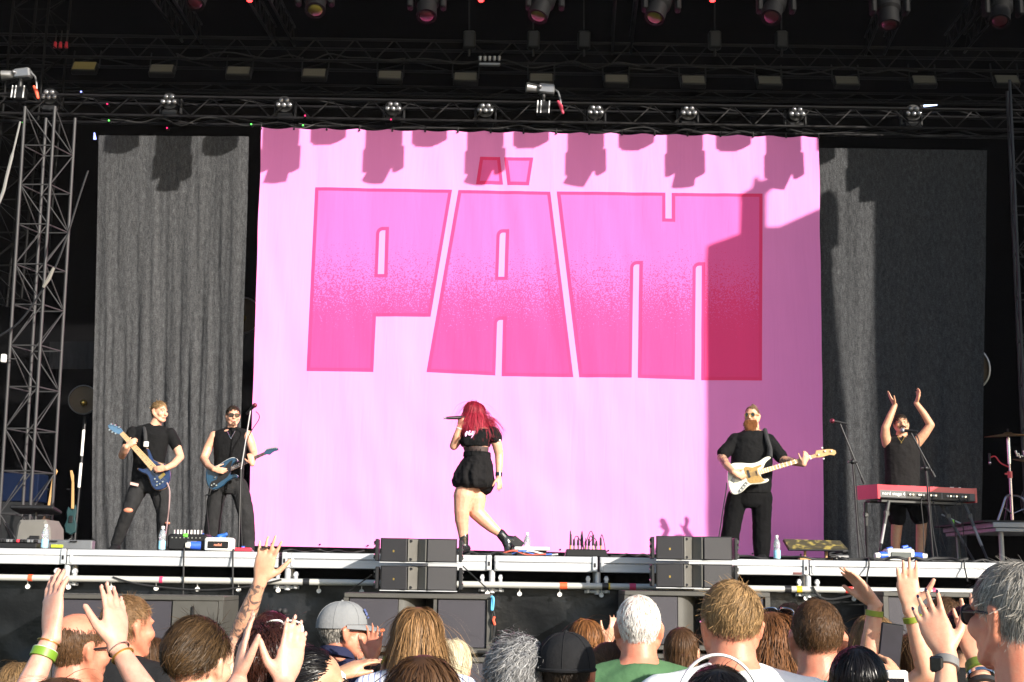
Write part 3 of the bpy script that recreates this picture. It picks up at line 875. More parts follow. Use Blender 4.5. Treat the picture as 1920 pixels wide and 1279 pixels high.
# ------------------------------------------------------------------ stage front: platforms, legs, pipe, tarp
def edge_y(x):      # photo row of the stage edge's top line
    return 1037 + (x / 1920.0) * 27
def E(x, dz=0.0, Y=YE):
    p = atx(x, Y, STAGE_Z); p.z += dz; return p
SPL = [-290, 121, 527, 922, 1120, 1513, 1905, 2300]
M['deck'] = mat('deck', (.03, .03, .031), .65, 0, .3, 6)
for i in range(len(SPL) - 1):
    a, b = E(SPL[i] + 5), E(SPL[i + 1] - 5)
    w = b.x - a.x
    names = ['at the far left edge', 'below the left guitarist', 'between the raised tattooed hand and the left front speakers', 'short one under the stage box', 'behind the right front speakers', 'under the mic stands at right', 'at the far right edge']
    t = thing('stage_platform', 'silver edged stage platform ' + names[i], 'platform', (a.x + w / 2, YE, STAGE_Z - .15), 'stage platforms along the front edge')
    cx = a.x + w / 2
    mb = MB()
    mb.box((cx, YE + .03, STAGE_Z - .035), (w, .06, .062), bev=.006)
    mb.box((cx, YE + .034, STAGE_Z - .112), (w, .058, .086), bev=.006)
    mb.box((cx, YE + .05, STAGE_Z - .068), (w - .01, .05, .02))
    obj('edge_rail', mb, M['alu'], t)
    mb = MB(); mb.box((cx, YE + .56, STAGE_Z - .012), (w, 1.0, .024)); obj('deck_board', mb, M['deck'], t, smooth=False)
    for sx in (-1, 1):
        mb = MB(); mb.box((cx + sx * (w / 2 - .02), YE + .56, STAGE_Z - .09), (.04, .98, .12)); obj('side_rail', mb, M['alu_dark'], t)
def leg(x, lab):
    c = E(x)
    t = thing('deck_support', lab, 'support', (c.x, YE + .06, 0), 'stage legs with clamps')
    mb = MB(); mb.cyl((c.x, YE + .27, 0), (c.x, YE + .27, STAGE_Z - .14), .033, .033, 14); obj('pole', mb, M['alu'], t)
    mb = MB(); mb.box((c.x - .03, YE - .004, STAGE_Z - .075), (.05, .03, .15), bev=.006); mb.box((c.x + .045, YE + .01, STAGE_Z - .075), (.03, .03, .13), bev=.005); obj('corner_bracket', mb, M['alu'], t)
    mb = MB(); mb.box((c.x - .03, YE - .021, STAGE_Z - .085), (.018, .008, .04)); obj('bolt_slot', mb, M['black_metal'], t)
    mb = MB()
    for sx in (-.095, .085):
        mb.box((c.x + sx, YE + .03, STAGE_Z - .275), (.035, .05, .17), bev=.008)
        mb.cyl((c.x + sx, YE + .0, STAGE_Z - .22), (c.x + sx, YE + .06, STAGE_Z - .22), .022)
    mb.cyl((c.x - .13, YE + .04, STAGE_Z - .345), (c.x + .12, YE + .04, STAGE_Z - .345), .016)
    mb.cyl((c.x, YE + .05, STAGE_Z - .37), (c.x, YE + .05, STAGE_Z - .15), .03); obj('clamp', mb, M['alu'], t)
for x, lab in ((126, 'white stage leg bracket behind the raised pale hands at left'), (540, 'stage leg and clamp beside the raised tattooed hand'), (923, 'stage leg and clamps right of the left front speakers'),
               (1121, 'stage leg in the shade between the two speaker stacks'), (1516, 'stage leg and clamps under the tilted yellow panel')):
    leg(x, lab)
# long handrail pipe
pz = -.29
t = thing('scaffold_pipe', 'long pale scaffold pipe clamped along the stage front below the edge', 'pipe', tuple(E(960, pz)))
cuts = [-200, 577, 1135, 1476, 2100]
for i in range(4):
    member('pipe', E(cuts[i] + 2, pz, YE - .03), E(cuts[i + 1] - 2, pz, YE - .03), .032, M['pipe'], t, 14)
for x in cuts[1:-1]:
    member('coupler', E(x - 6, pz, YE - .03), E(x + 6, pz, YE - .03), .036, M['black_metal'], t, 14)
for x, w, nm, c in ((1057, 7, 'orange_tape_band', (.75, .10, .03)), (1140, 4, 'yellow_tape_band', (.65, .45, .02)), (1497, 5, 'yellow_tape_band', (.65, .45, .02)), (1590, 7, 'red_tape_band', (.65, .05, .04)),
                    (1186, 6, 'pink_tape_band', (.6, .04, .12)), (1748, 3, 'pink_tape_band', (.6, .04, .12)), (306, 3, 'pink_tape_band', (.7, .10, .25)), (62, 4, 'orange_tape_band', (.7, .3, .2))):
    k = nm + '_mat'
    if k not in M: M[k] = mat(k, c, .55, 0, .1, 20)
    member('tape_band', E(x - w, pz, YE - .03), E(x + w, pz, YE - .03), .0345, M[k], t, 14)
# black tarp skirt with eyelets
def tarp_fold(x, z):
    a = .06 * mnoise.noise(Vector((x * .9, z * 1.3, 2))) + .03 * mnoise.noise(Vector((x * 2.4 + z * 1.5, z * 1.8, 5))) + .012 * mnoise.noise(Vector((x * 7, z * 5, 8)))
    return a
t = thing('black_tarp', 'shiny creased black tarp hung along the stage front with white eyelets', 'tarp', (0, YE + .1, 0))
mb = MB(); vs = []; fs = []; nx, nz = 280, 36
x0, x1 = -9.5, 9.5; zt = STAGE_Z - .335
for j in range(nz + 1):
    for i in range(nx + 1):
        x = x0 + (x1 - x0) * i / nx; z = zt * (1 - j / nz)
        vs.append((x, YE + .12 + tarp_fold(x, z) * min(1, (zt - z) * 2.2 + .12), z + (.02 * abs(math.sin(x * 4.9)) if j == 0 else 0)))
for j in range(nz):
    for i in range(nx):
        a = j * (nx + 1) + i; fs.append((a, a + 1, a + nx + 2, a + nx + 1))
mb.add(vs, fs); obj('sheet', mb, M['tarp'], t, True, None)
for x in (56, 132, 212, 296, 373, 450, 524, 600, 680, 915, 975, 1050, 1128, 1204, 1510, 1600, 1690):
    c = E(x, -.375, YE - .01)
    mb = MB(); mb.lathe(c + Vector((0, .03, 0)), [(.012, -.012), (.021, -.016), (.024, -.004), (.013, 0)], 16, Vector((0, 1, 0)))
    obj('eyelet', mb, M['white_plastic'], t)
    mb = MB(); mb.cyl(c + Vector((0, .02, .02)), c + Vector((0, .0, .09)), .005); obj('tie', mb, M['white_plastic'], t)
t = thing('backing_drape', 'black drape in the dark gap below the stage edge', 'drape', (0, YE + .7, 0))
mb = MB(); mb.box((0, YE + .75, .98), (19, .04, 1.95)); obj('fabric', mb, M['void_black'], t, smooth=False)

# ------------------------------------------------------------------ subwoofers below the stage
YS = 12.55
def sub(xl, xr, ytop, ybot, lab, panels):
    a, b = at(xl, ytop, YS), at(xr, ybot, YS)
    w, h = b.x - a.x, a.z - b.z
    cx, cz = (a.x + b.x) / 2, (a.z + b.z) / 2
    t = thing('subwoofer', lab, 'speaker', (cx, YS, b.z))
    dp = .7; fr = .045
    mb = MB()
    mb.box((cx, YS + dp / 2, a.z - fr / 2), (w, dp, fr), bev=.006); mb.box((cx, YS + dp / 2, b.z + fr / 2), (w, dp, fr), bev=.006)
    for sx in (-1, 1): mb.box((cx + sx * (w / 2 - fr / 2), YS + dp / 2, cz), (fr, dp, h - 2 * fr))
    mb.box((cx, YS + dp - .03, cz), (w - 2 * fr, .04, h - 2 * fr))
    obj('cabinet', mb, M['speaker_paint'], t)
    iw = w - 2 * fr; x = a.x + fr
    for kind, fw in panels:
        pw = iw * fw; pc = x + pw / 2
        if kind == 'grille':
            mb = MB(); mb.box((pc, YS + .035, cz), (pw - .012, .02, h - 2 * fr - .01), bev=.004); obj('grille', mb, M['grille_purple'], t)
        elif kind == 'port':      # curved horn flank turning into the dark mouth
            mb = MB(); n = 10; rings = []
            for k in range(n + 1):
                s_ = k / n
                px_ = x + pw * .62 * math.sin(s_ * math.pi / 2); py_ = YS + .03 + .5 * (1 - math.cos(s_ * math.pi / 2))
                rings.append((px_, py_))
            vs = []; fs = []
            for (px_, py_) in rings: vs += [(px_, py_, b.z + fr + .002), (px_, py_, a.z - fr - .002)]
            for k in range(n): fs.append((2 * k, 2 * k + 2, 2 * k + 3, 2 * k + 1))
            mb.add(vs, fs); obj('horn_flank', mb, M['speaker_paint'], t)
            mb = MB(); mb.box((x + pw - .02, YS + .05, cz), (.03, .06, h - 2 * fr)); obj('divider', mb, M['speaker_paint'], t)
        elif kind == 'side':
            mb = MB(); mb.box((pc, YS + .03, cz), (pw - .01, .05, h - 2 * fr - .004), bev=.006); obj('side_panel', mb, M['speaker_paint'], t)
            mb = MB(); mb.box((pc - .02, YS - .004, cz + .05), (.03, .02, .16), bev=.008); obj('handle', mb, M['black_plastic'], t)
        x += pw
    for sx in (-1, 1):
        mb = MB(); mb.box((cx + sx * (w / 2 - .08), YS - .006, b.z + .02), (.08, .012, .02)); obj('badge', mb, M['black_metal'], t)
    return t
PORT = [('grille', .36), ('port', .28), ('grille', .36)]
sub(88, 415, 1113, 1212, 'wide subwoofer below the stage behind the man with spiky sandy hair', [('grille', .72), ('side', .28)])
sub(88, 415, 1214, 1320, 'lower subwoofer in the left stack, mostly hidden by heads', [('grille', .72), ('side', .28)])
sub(645, 921, 1111, 1226, 'upper subwoofer under the left front speakers behind the blonde woman', PORT)
sub(645, 921, 1229, 1345, 'lower subwoofer under the left front speakers', PORT)
sub(1171, 1446, 1107, 1222, 'upper subwoofer under the right front speakers behind the white haired man', PORT)
sub(1171, 1446, 1225, 1341, 'lower subwoofer under the right front speakers', PORT)
sub(1656, 1935, 1109, 1224, 'upper subwoofer at right behind the raised hands', PORT)
sub(1656, 1935, 1227, 1343, 'lower subwoofer at right behind the raised hands', PORT)
def plinth(xl, xr, ytop, lab):
    a, b = at(xl, ytop, YS), at(xr, ytop, YS)
    t = thing('speaker_plinth', lab, 'plinth', ((a.x + b.x) / 2, YS, 0))
    mb = MB(); mb.box(((a.x + b.x) / 2, YS + .36, a.z / 2), (b.x - a.x, .68, a.z), bev=.01); obj('body', mb, M['black_plastic'], t)
    mb = MB(); mb.box(((a.x + b.x) / 2, YS + .01, a.z - .03), (b.x - a.x - .04, .01, .03)); obj('rim', mb, M['speaker_paint'], t)
plinth(88, 415, 1322, 'black plinth under the left subwoofer stack'); plinth(645, 921, 1347, 'black plinth under the centre left subwoofer stack')
plinth(1171, 1446, 1343, 'black plinth under the centre right subwoofer stack'); plinth(1656, 1935, 1345, 'black plinth under the right subwoofer stack')
t = thing('sling', 'light blue sling hanging off the right side of the centre left subwoofer', 'strap', tuple(at(923, 1120, YS - .02)))
M['sky_blue'] = mat('sky_blue', (.10, .42, .70), .6, 0, .1, 20)
mb = MB(); mb.tube(smooth_path([at(921, 1119, YS - .03), at(925, 1122, YS - .04), at(924, 1140, YS - .03), at(922, 1142, YS - .03), at(923, 1122, YS - .03)]), .012, 6); obj('strap', mb, M['sky_blue'], t)
t = thing('tie_cord', 'orange and black tie cord beside the centre left subwoofer', 'cord', tuple(at(925, 1160, YS)))
mb = MB(); mb.tube(smooth_path([at(924, 1145, YS - .03), at(927, 1158, YS - .03), at(923, 1166, YS - .03), at(927, 1176, YS - .03), at(924, 1200, YS - .03)]), .012, 6); obj('cord', mb, M['black_rubber'], t)
mb = MB(); mb.tube([at(927, 1156, YS - .045), at(925, 1163, YS - .045), at(928, 1172, YS - .045)], .012, 6); obj('tag', mb, M['orange_tape'], t)

# ------------------------------------------------------------------ two-box front speakers standing on the subs
YF = 12.6
def front_speaker(xl, xr, ytop, ybot, lab):
    a, b = at(xl, ytop, YF), at(xr, ybot, YF)
    w, h = b.x - a.x, a.z - b.z; cx, cz = (a.x + b.x) / 2, (a.z + b.z) / 2
    t = thing('front_speaker', lab, 'speaker', (cx, YF, b.z), 'front fill speakers')
    hh = h - .012; z0, z1 = cz - hh / 2, cz + hh / 2
    def slab(pts, name, m, zz0=z0, zz1=z1, ang=30):
        mb = MB(); mb.prism([Vector((px, py, zz0)) for px, py in pts], Vector((0, 0, zz1 - zz0))); return obj(name, mb, m, t, True, ang)
    L, R = cx - w / 2, cx + w / 2
    back = YF + .52
    # cabinet with wedge sides, the V-shaped front holding two grilles and a waveguide
    slab([(L + .03, YF + .05), (L + w * .365, YF + .05), (L + w * .478, YF + .155), (L + w * .492, YF + .155), (L + w * .605, YF + .05), (R - .03, YF + .05), (R - .10, back), (L + .10, back)], 'cabinet', M['black_plastic'])
    def plate(x0, y0, x1, y1, th, name, m, ins=.012):
        d = Vector((x1 - x0, y1 - y0, 0)); nrm = Vector((d.y, -d.x, 0)).normalized()
        mb = MB(); c = Vector(((x0 + x1) / 2, (y0 + y1) / 2, cz)) + nrm * (th / 2 - .002)
        ang = math.atan2(d.y, d.x)
        mb.box(c, (d.length, th, hh - ins), R=Matrix.Rotation(ang, 3, 'Z'), bev=.006); return obj(name, mb, m, t)
    g0, g1 = L + w * .05, L + w * .365
    cm = L + w * .485
    k0, k1 = L + w * .605, R - w * .05
    plate(g0, YF + .06, g1, YF + .01, .02, 'grille', M['grille'])
    plate(k0, YF + .01, k1, YF + .06, .02, 'grille', M['grille'])
    M['flank'] = M.get('flank') or mat('flank', (.11, .105, .095), .5, 0, .15, 10)
    wa = plate(g1 + .004, YF + .012, cm - .004, YF + .125, .014, 'waveguide_flank', M['flank'])
    wb = plate(cm + .004, YF + .125, k0 - .004, YF + .012, .014, 'waveguide_flank', M['flank'])
    for zz in (-.36, .36):
        mb = MB(); c = Vector((g1 + .03, YF + .012, cz + zz * h)); mb.cyl(c, c + Vector((.004, .03, 0)), .013); obj('screw', mb, M['black_metal'], wa)
    mb = MB(); mb.box((g0 + .12, YF + .022, cz - .01), (.022, .012, .024), bev=.003); obj('badge', mb, M['gold'], t)
    for sx, xx in ((-1, L + .01), (1, R - .01)):
        mb = MB(); mb.box((xx + sx * .012, YF + .10, cz), (.03, .16, hh - .02), bev=.006)
        for zz in (-.3, .05, .3): mb.cyl((xx + sx * .03, YF + .04, cz + zz * h), (xx + sx * .012, YF + .16, cz + zz * h), .014)
        obj('rigging_plate', mb, M['black_metal'], t)
        mb = MB()
        for zz in (-.22, .22): mb.cyl((xx + sx * .034, YF + .03, cz + zz * h), (xx + sx * .034, YF + .075, cz + zz * h + .01), .007)
        obj('pin', mb, M['chrome'], t)
    mb = MB(); mb.box((cx, YF + .12, b.z + .004), (w * .93, .2, .008)); obj('rail', mb, M['alu'], t)
front_speaker(707, 862, 1007, 1057, 'upper front speaker in the left stack beside the singer')
front_speaker(707, 862, 1059, 1110, 'lower front speaker in the left stack beside the singer')
front_speaker(1225, 1381, 1003, 1053, 'upper front speaker in the right stack before the bassist')
front_speaker(1225, 1381, 1055, 1105, 'lower front speaker in the right stack before the bassist')

# ------------------------------------------------------------------ things standing on the stage floor
FZ = STAGE_Z
M['bottle'] = mat('bottle_clear', (.75, .8, .85), .08, 0, .05, 5)
M['bottle'].node_tree.nodes['Principled BSDF'].inputs['Transmission Weight'].default_value = .75
M['label_blue'] = mat('label_blue', (.30, .62, .85), .4, 0, .3, 60)
def bottle(x, Y, lab, h=.24):
    c = atx(x, Y, FZ); k = h / .24
    t = thing('water_bottle', lab, 'bottle', tuple(c), 'water bottles on the stage')
    mb = MB(); mb.lathe(c, [(.03, 0), (.034, .006), (.034, .05), (.031, .055), (.034, .06), (.034, .10 * k), (.030, .11 * k), (.034, .12 * k), (.034, .155 * k), (.026, .185 * k), (.014, .205 * k), (.014, .22 * k)], 18); obj('bottle_body', mb, M['bottle'], t)
    mb = MB(); mb.lathe(c, [(.0348, .012), (.0352, .013), (.0352, .088 * k), (.0348, .09 * k)], 18); obj('label_band', mb, M['label_blue'], t)
    mb = MB(); mb.lathe(c, [(.016, .212 * k), (.0165, .215 * k), (.0165, h - .004), (.012, h)], 14); obj('cap', mb, M['white_plastic'], t)
bottle(83, 13.48, 'water bottle standing before the grey covered wedge at far left')
bottle(303, 13.48, "water bottle beside the left guitarist's foot")
bottle(988, 13.75, "water bottle right of the singer's raised boot")
bottle(1457, 13.48, 'water bottle beside the bassist')
# long rack strip and pedal row at the far left
t = thing('equipment_rack', 'low silver equipment strip on the floor at the far left', 'rack', tuple(atx(85, 13.9, FZ)))
a, b = atx(-60, 13.9, FZ), atx(172, 13.9, FZ)
mb = MB(); mb.box(((a.x + b.x) / 2, 13.95, FZ + .05), (b.x - a.x, .12, .10), bev=.01); obj('body', mb, M['silver'], t)
for x in (55, 101, 138):
    mb = MB(); c = atx(x, 13.88, FZ + .085); mb.box(c, (.07, .03, .012)); obj('clip', mb, M['black_plastic'], t)
mb = MB(); c = atx(107, 13.88, FZ + .035); mb.box(c, (.12, .012, .028)); obj('yellow_sticker', mb, mat('lime', (.45, .55, .03), .5), t)
t = thing('pedal_board', 'black pedal board with coloured switches at the far left', 'pedal board', tuple(atx(40, 13.6, FZ)))
a, b = atx(-40, 13.6, FZ), atx(74, 13.6, FZ)
mb = MB(); mb.box(((a.x + b.x) / 2, 13.62, FZ + .03), (b.x - a.x, .25, .06), bev=.01); obj('board', mb, M['black_plastic'], t)
for k in range(11):
    x = 2 + k * 6.5; c = atx(x, 13.5, FZ + .06); mb = MB(); mb.box(c + Vector((0, 0, .012)), (.03, .05, .03), bev=.005)
    obj('pedal', mb, M[('black_plastic', 'black_plastic', 'alu_dark', 'led_green_dim' if 'led_green_dim' in M else 'silver', 'black_plastic', 'red_paint')[k % 6]], t)
# covered wedge with a pad on top
t = thing('covered_monitor', 'wedge monitor under a grey cover at the far left', 'monitor', tuple(atx(58, 15.0, FZ)))
P = [at(24, 1018, 14.9), at(31, 985, 14.9), at(36, 975, 14.9), at(84, 974, 14.9), at(93, 990, 14.9), at(95, 1018, 14.9)]
for q in P: q.y = 14.9
P[0].z = P[-1].z = FZ
mb = MB(); mb.prism(P, Vector((0, .5, 0)), .03); obj('cover', mb, M['grey_cover'], t)
mb = MB(); mb.box(at(64, 1011, 14.86), (.115, .02, .075), bev=.008); obj('dark_patch', mb, M['black_plastic'], t)
t = thing('drum_pad', 'flat black pad on a stand behind the grey covered wedge', 'pad', tuple(atx(68, 15.6, FZ)))
c = at(68, 956, 15.6); mb = MB(); mb.box(c, (.5, .34, .05), R=Matrix.Rotation(rad(-8), 3, 'X'), bev=.015); obj('pad', mb, M['black_plastic'], t)
mb = MB(); mb.cyl((c.x, c.y, c.z), (c.x, c.y, FZ), .018); mb.cyl((c.x - .15, c.y, FZ + .01), (c.x + .15, c.y, FZ + .01), .014); obj('stand', mb, M['black_metal'], t)
t = thing('blue_case', 'dark blue case standing behind the silver lattice tower', 'case', tuple(atx(32, 18.0, FZ)))
a, b = at(-6, 886, 18.0), at(71, 912, 18.0)
mb = MB(); mb.box(((a.x + b.x) / 2, 18.2, (a.z + FZ) / 2 + .35), (b.x - a.x, .4, a.z - FZ - .70), bev=.012); obj('body', mb, mat('case_blue', (.002, .006, .022), .7, 0, .2, 5, spec=.1), t)  # blue lowered too, the shade back here is in the colour
mb = MB(); mb.box(((a.x + b.x) / 2, 18.2, FZ + .35), (b.x - a.x - .06, .36, .70)); obj('dolly', mb, M['black_plastic'], t)
# spare guitars on stands at left
def spare_guitar(pts_body, pts_neck, pts_head, Y, lab, mbody):
    c = atx(sum(p[0] for p in pts_body) / len(pts_body), Y, FZ)
    t = thing('spare_guitar', lab, 'guitar', tuple(c))
    mb = MB(); mb.prism([at(x, y, Y) for x, y in pts_body], Vector((0, .045, 0)), .01); obj('guitar_body', mb, mbody, t)
    mb = MB(); mb.prism([at(x, y, Y - .014) for x, y in pts_neck], Vector((0, .03, 0)), .004); obj('neck', mb, M['wood'], t)
    mb = MB(); mb.prism([at(x, y, Y - .01) for x, y in pts_head], Vector((0, .02, 0)), .003); obj('headstock', mb, M['wood'], t)
    cx = sum(p[0] for p in pts_body) / len(pts_body); cy = sum(p[1] for p in pts_body) / len(pts_body)
    mb = MB(); q = at(cx, cy, Y - .01); mb.box(q, (.05, .02, .09), bev=.006); obj('pickup', mb, M['black_plastic'], t)
    return t
spare_guitar([(83, 955), (88, 947), (92, 952), (97, 946), (99, 958), (96, 968), (100, 978), (94, 985), (82, 984), (77, 976), (82, 966)], [(88, 952), (92, 952), (101, 900), (97, 899)], [(97, 899), (101, 900), (105, 889), (108, 884), (105, 879), (100, 884)], 17.0,
             'dark spare guitar leaning with its bare wooden neck up at left', M['rosewood'])
spare_guitar([(124, 960), (127, 950), (134, 957), (141, 946), (143, 958), (140, 972), (143, 985), (141, 998), (132, 1003), (122, 998), (120, 985), (125, 973)], [(133, 954), (138, 954), (138, 903), (134, 903)], [(134, 903), (138, 903), (138, 892), (135, 882), (131, 882), (132, 892)], 17.2,
             'sea green spare guitar on a stand beside the left curtain', mat('sea_green', (.009, .035, .04), .3, 0, .1, 10, coat=.4))
for x, Y, lab in ((90, 17.1, 'black stand holding the dark spare guitar'), (131, 17.3, 'black stand holding the sea green spare guitar')):
    c = atx(x, Y, FZ); t = thing('guitar_stand', lab, 'stand', tuple(c))
    top = at(x + 4, 918, Y); top.y = Y
    mb = MB(); mb.cyl(top, c + Vector((0, .04, .1)), .012); mb.cyl(top + Vector((-.05, -.05, 0)), top + Vector((.05, -.05, 0)), .01)
    obj('post', mb, M['black_metal'], t)
    for dx, dy in ((-.2, -.12), (.2, -.12), (0, .25)):
        mb = MB(); mb.cyl(c + Vector((0, .04, .22)), c + Vector((dx, dy, .008)), .01); obj('leg', mb, M['black_metal'], t)
t = thing('light_pole', 'thin pole with white tape lengths standing left of the left curtain', 'pole', tuple(atx(146, 18.0, FZ)))
p0, p1 = at(146, 930, 18.0), at(159, 795, 18.0); p0 = Vector((p0.x, 18, FZ))
member('pole', p0, p1, .016, M['black_metal'], t)
for (x0, y0, x1, y1) in ((157, 806, 153, 855), (152, 868, 148, 914)): member('white_tape', at(x0, y0, 17.98), at(x1, y1, 17.98), .019, M['white_plastic'], t)
# guitarists' pedal board, blue tool bag things and the white box
t = thing('effects_unit', 'black effects unit with knobs and white plugs before the guitarists', 'effects unit', tuple(atx(352, 13.7, FZ)))
c = atx(352, 13.65, FZ); w = .40
mb = MB(); mb.box(c + Vector((0, .08, .085)), (w, .26, .17), bev=.02); obj('case', mb, M['black_plastic'], t)
mb = MB(); mb.box(c + Vector((.05, -.055, .075)), (.10, .012, .05), bev=.004); obj('label_plate', mb, M['silver'], t)
for k in range(9):
    mb = MB(); q = c + Vector((-.14 + k * .034, -.02, .17)); mb.cyl(q, q + Vector((0, 0, .04)), .010, .009, 10); obj('knob', mb, M['white_plastic'] if k % 4 else M['chrome'], t)
for k in range(8):
    mb = MB(); q = c + Vector((-.15 + k * .04, -.06, .13)); mb.cyl(q, q + Vector((0, .02, 0)), .007); obj('jack', mb, M['chrome'], t)
mb = MB(); q = c + Vector((-.02, -.05, .155)); mb.box(q, (.05, .03, .04), bev=.008); obj('green_switch', mb, mat('green_switch', (.12, .5, .05), .5), t)
def adapter(x, Y, lab, R, s=1.0):
    c = atx(x, Y, FZ)
    t = thing('power_connector', lab, 'connector', tuple(c))
    d = Vector((R, -.25, 0)).normalized()
    mb = MB(); mb.cyl(c + Vector((0, 0, .055)), c + Vector((0, 0, .055)) + d * .10 * s, .045 * s, .04 * s, 14); obj('body', mb, M['blue_plastic'], t)
    mb = MB(); mb.cyl(c + Vector((0, 0, .055)) + d * .10 * s, c + Vector((0, 0, .055)) + d * .15 * s, .033 * s, .026 * s, 12); obj('collar', mb, M['white_plastic'], t)
    mb = MB(); mb.tube(smooth_path([c + Vector((0, 0, .055)), c - d * .1 + Vector((0, .05, .05)), c - d * .2 + Vector((.03, .15, .02))]), .013); obj('cable', mb, M['black_rubber'], t)
adapter(376, 13.62, 'blue power connector between the effects unit and the white box', -1)
t = thing('tool_pouch', 'heap of bright blue tape and green cable behind the white box', 'pouch', tuple(atx(395, 14.0, FZ)))
rr = random.Random(3); mb = MB(); c = atx(395, 14.0, FZ)
for k in range(16):
    q = c + Vector((-.20 + .4 * rr.random(), rr.uniform(-.05, .05), .07 + rr.uniform(0, .10))); mb.cyl(q, q + Vector((rr.uniform(-.08, .08), rr.uniform(-.04, .04), rr.uniform(-.03, .03))), .022, .016, 8)
mb.box(c + Vector((0, 0, .06)), (.40, .10, .12), bev=.02)
remesh('blue_tape', mb, .009, mat('blue_tape', (.02, .11, .42), .45, 0, .4, 25), t, 1, wr=.006)
mb = MB(); mb.sph(c + Vector((-.16, -.05, .14)), (.07, .05, .035)); remesh('green_cable', mb, .012, mat('green_cable', (.2, .5, .1), .5, 0, .2, 30), t, 1)
def text_mesh(name, body, size, m, M4, parent, ext=.0008):
    cu = bpy.data.curves.new(name, 'FONT'); cu.body = body; cu.size = size; cu.align_x = 'CENTER'; cu.align_y = 'CENTER'; cu.extrude = ext; cu.offset = size * .02
    o = bpy.data.objects.new(name + '_tmp', cu); COL.objects.link(o)
    dg = bpy.context.evaluated_depsgraph_get(); dg.update()
    me = bpy.data.meshes.new_from_object(o.evaluated_get(dg))
    bpy.data.objects.remove(o); bpy.data.curves.remove(cu)
    me.transform(M4); me.materials.clear(); finish(me, m, False)
    q = bpy.data.objects.new(name, me); COL.objects.link(q); attach(q, parent); return q
def white_box(x, Y, w, h, lab, facecol, txt):
    c = atx(x, Y, FZ)
    t = thing('power_box', lab, 'box', tuple(c))
    mb = MB(); mb.box(c + Vector((0, .09, h / 2)), (w, .18, h), bev=.014); obj('case', mb, M['white_plastic'], t)
    mb = MB(); mb.box(c + Vector((0, -.002, h * .47)), (w * .76, .012, h * .52), bev=.008); obj('front_plate', mb, facecol, t)
    if txt:
        M4 = Matrix.Translation(c + Vector((0, -.0095, h * .47))) @ Matrix.Rotation(rad(90), 4, 'X')
        text_mesh('lettering', txt, .036, mat('letter_red', (.75, .25, .16), .5), M4, t)
white_box(408, 13.52, .275, .135, 'white box with a black oval plate and red lettering at the stage edge', M['black_plastic'], 'radial')
white_box(1690, 13.55, .275, .125, 'white box with a grey plate in front of the keyboard', mat('plate_grey', (.07, .08, .075), .5), None)
adapter(1666, 13.6, 'blue connector with white tip left of the white box at right', -1)
adapter(1713, 13.6, 'blue connector with white tip right of the white box at right', 1, .9)
t = thing('blue_wrap', 'small blue and red cable wraps behind the white box at right', 'cable wrap', tuple(atx(1690, 13.9, FZ)))
for x, m_, dz in ((1668, 'blue_plastic', .15), (1660, 'red_paint', .12), (1697, 'blue_plastic', .17), (1703, 'blue_plastic', .15)):
    q = atx(x, 13.8, FZ + dz - .02); mb = MB(); mb.cyl(q - Vector((.03, 0, .008)), q + Vector((.03, .02, .008)), .02, .016, 10); obj('wrap', mb, M[m_], t)
mb = MB(); q = atx(1682, 13.85, FZ + .05); mb.box(q, (.42, .1, .1), bev=.02); obj('base', mb, M['black_plastic'], t)
t = thing('foot_switch', 'small red and blue foot switch at the second guitarist\'s feet', 'foot switch', tuple(atx(456, 13.6, FZ)))
c = atx(456, 13.6, FZ); mb = MB(); mb.box(c + Vector((0, 0, .02)), (.16, .1, .04), bev=.008); obj('body', mb, M['red_paint'], t)
mb = MB(); mb.cyl(c + Vector((0, -.02, .04)), c + Vector((0, -.02, .055)), .018); obj('switch', mb, M['blue_plastic'], t)
t = thing('white_tray', "flat white tray of cables right of the singer's boots", 'tray', tuple(atx(997, 13.7, FZ)))
c = atx(997, 13.7, FZ); mb = MB(); mb.box(c + Vector((0, .05, .075)), (.36, .2, .035), bev=.008); obj('tray', mb, M['white_plastic'], t)
mb = MB(); mb.box(c + Vector((0, .07, .03)), (.3, .14, .055)); obj('foot', mb, M['black_plastic'], t)
for k, (cc, nm) in enumerate((((.6, .12, .08), 'red'), ((.1, .2, .6), 'blue'), ((.6, .6, .6), 'white'))):
    mb = MB(); mb.tube(smooth_path([c + Vector((-.30 + .1 * k, -.1, .02)), c + Vector((-.18 + .08 * k, -.14, .05)), c + Vector((-.05 + .1 * k, -.1, .015)), c + Vector((.14 + .06 * k, -.13, .02))]), .009)
    obj(nm + '_lead', mb, mat(nm + '_lead', cc, .5), t)
# stage box with upright plugs
t = thing('stage_box', 'black stage box bristling with plugs and looping cables', 'stage box', tuple(atx(1100, 13.6, FZ)))
c = atx(1100, 13.6, FZ); mb = MB(); mb.prism([c + Vector(v) for v in ((-.22, -.02, 0), (-.20, -.02, .075), (.19, -.02, .075), (.22, -.02, 0))], Vector((0, .26, 0)), .01); obj('case', mb, M['black_plastic'], t)
rr = random.Random(11)
for k in range(9):
    q = c + Vector((-.16 + k * .038, .05 + .08 * (k % 2), .075))
    hgt = .03 + .06 * rr.random() if k % 3 else .11
    mb = MB(); mb.cyl(q, q + Vector((0, 0, .04)), .009, .009, 10); pl = obj('plug', mb, M['chrome'] if k % 4 else M['gold'], t)
    mb = MB(); mb.cyl(q + Vector((0, 0, .04)), q + Vector((0, 0, .04 + hgt)), .014, .010, 8); obj('sleeve', mb, M['black_rubber'], pl)
    e = q + Vector((rr.uniform(-.12, .12), -.05, -.05))
    mb = MB(); mb.tube(smooth_path([q + Vector((0, 0, .04 + hgt)), q + Vector(((e.x - q.x) * .3, 0, .07 + hgt)), q + Vector(((e.x - q.x) * .8, -.03, .05)), e]), .0045); obj('cable', mb, M['black_rubber'], t)
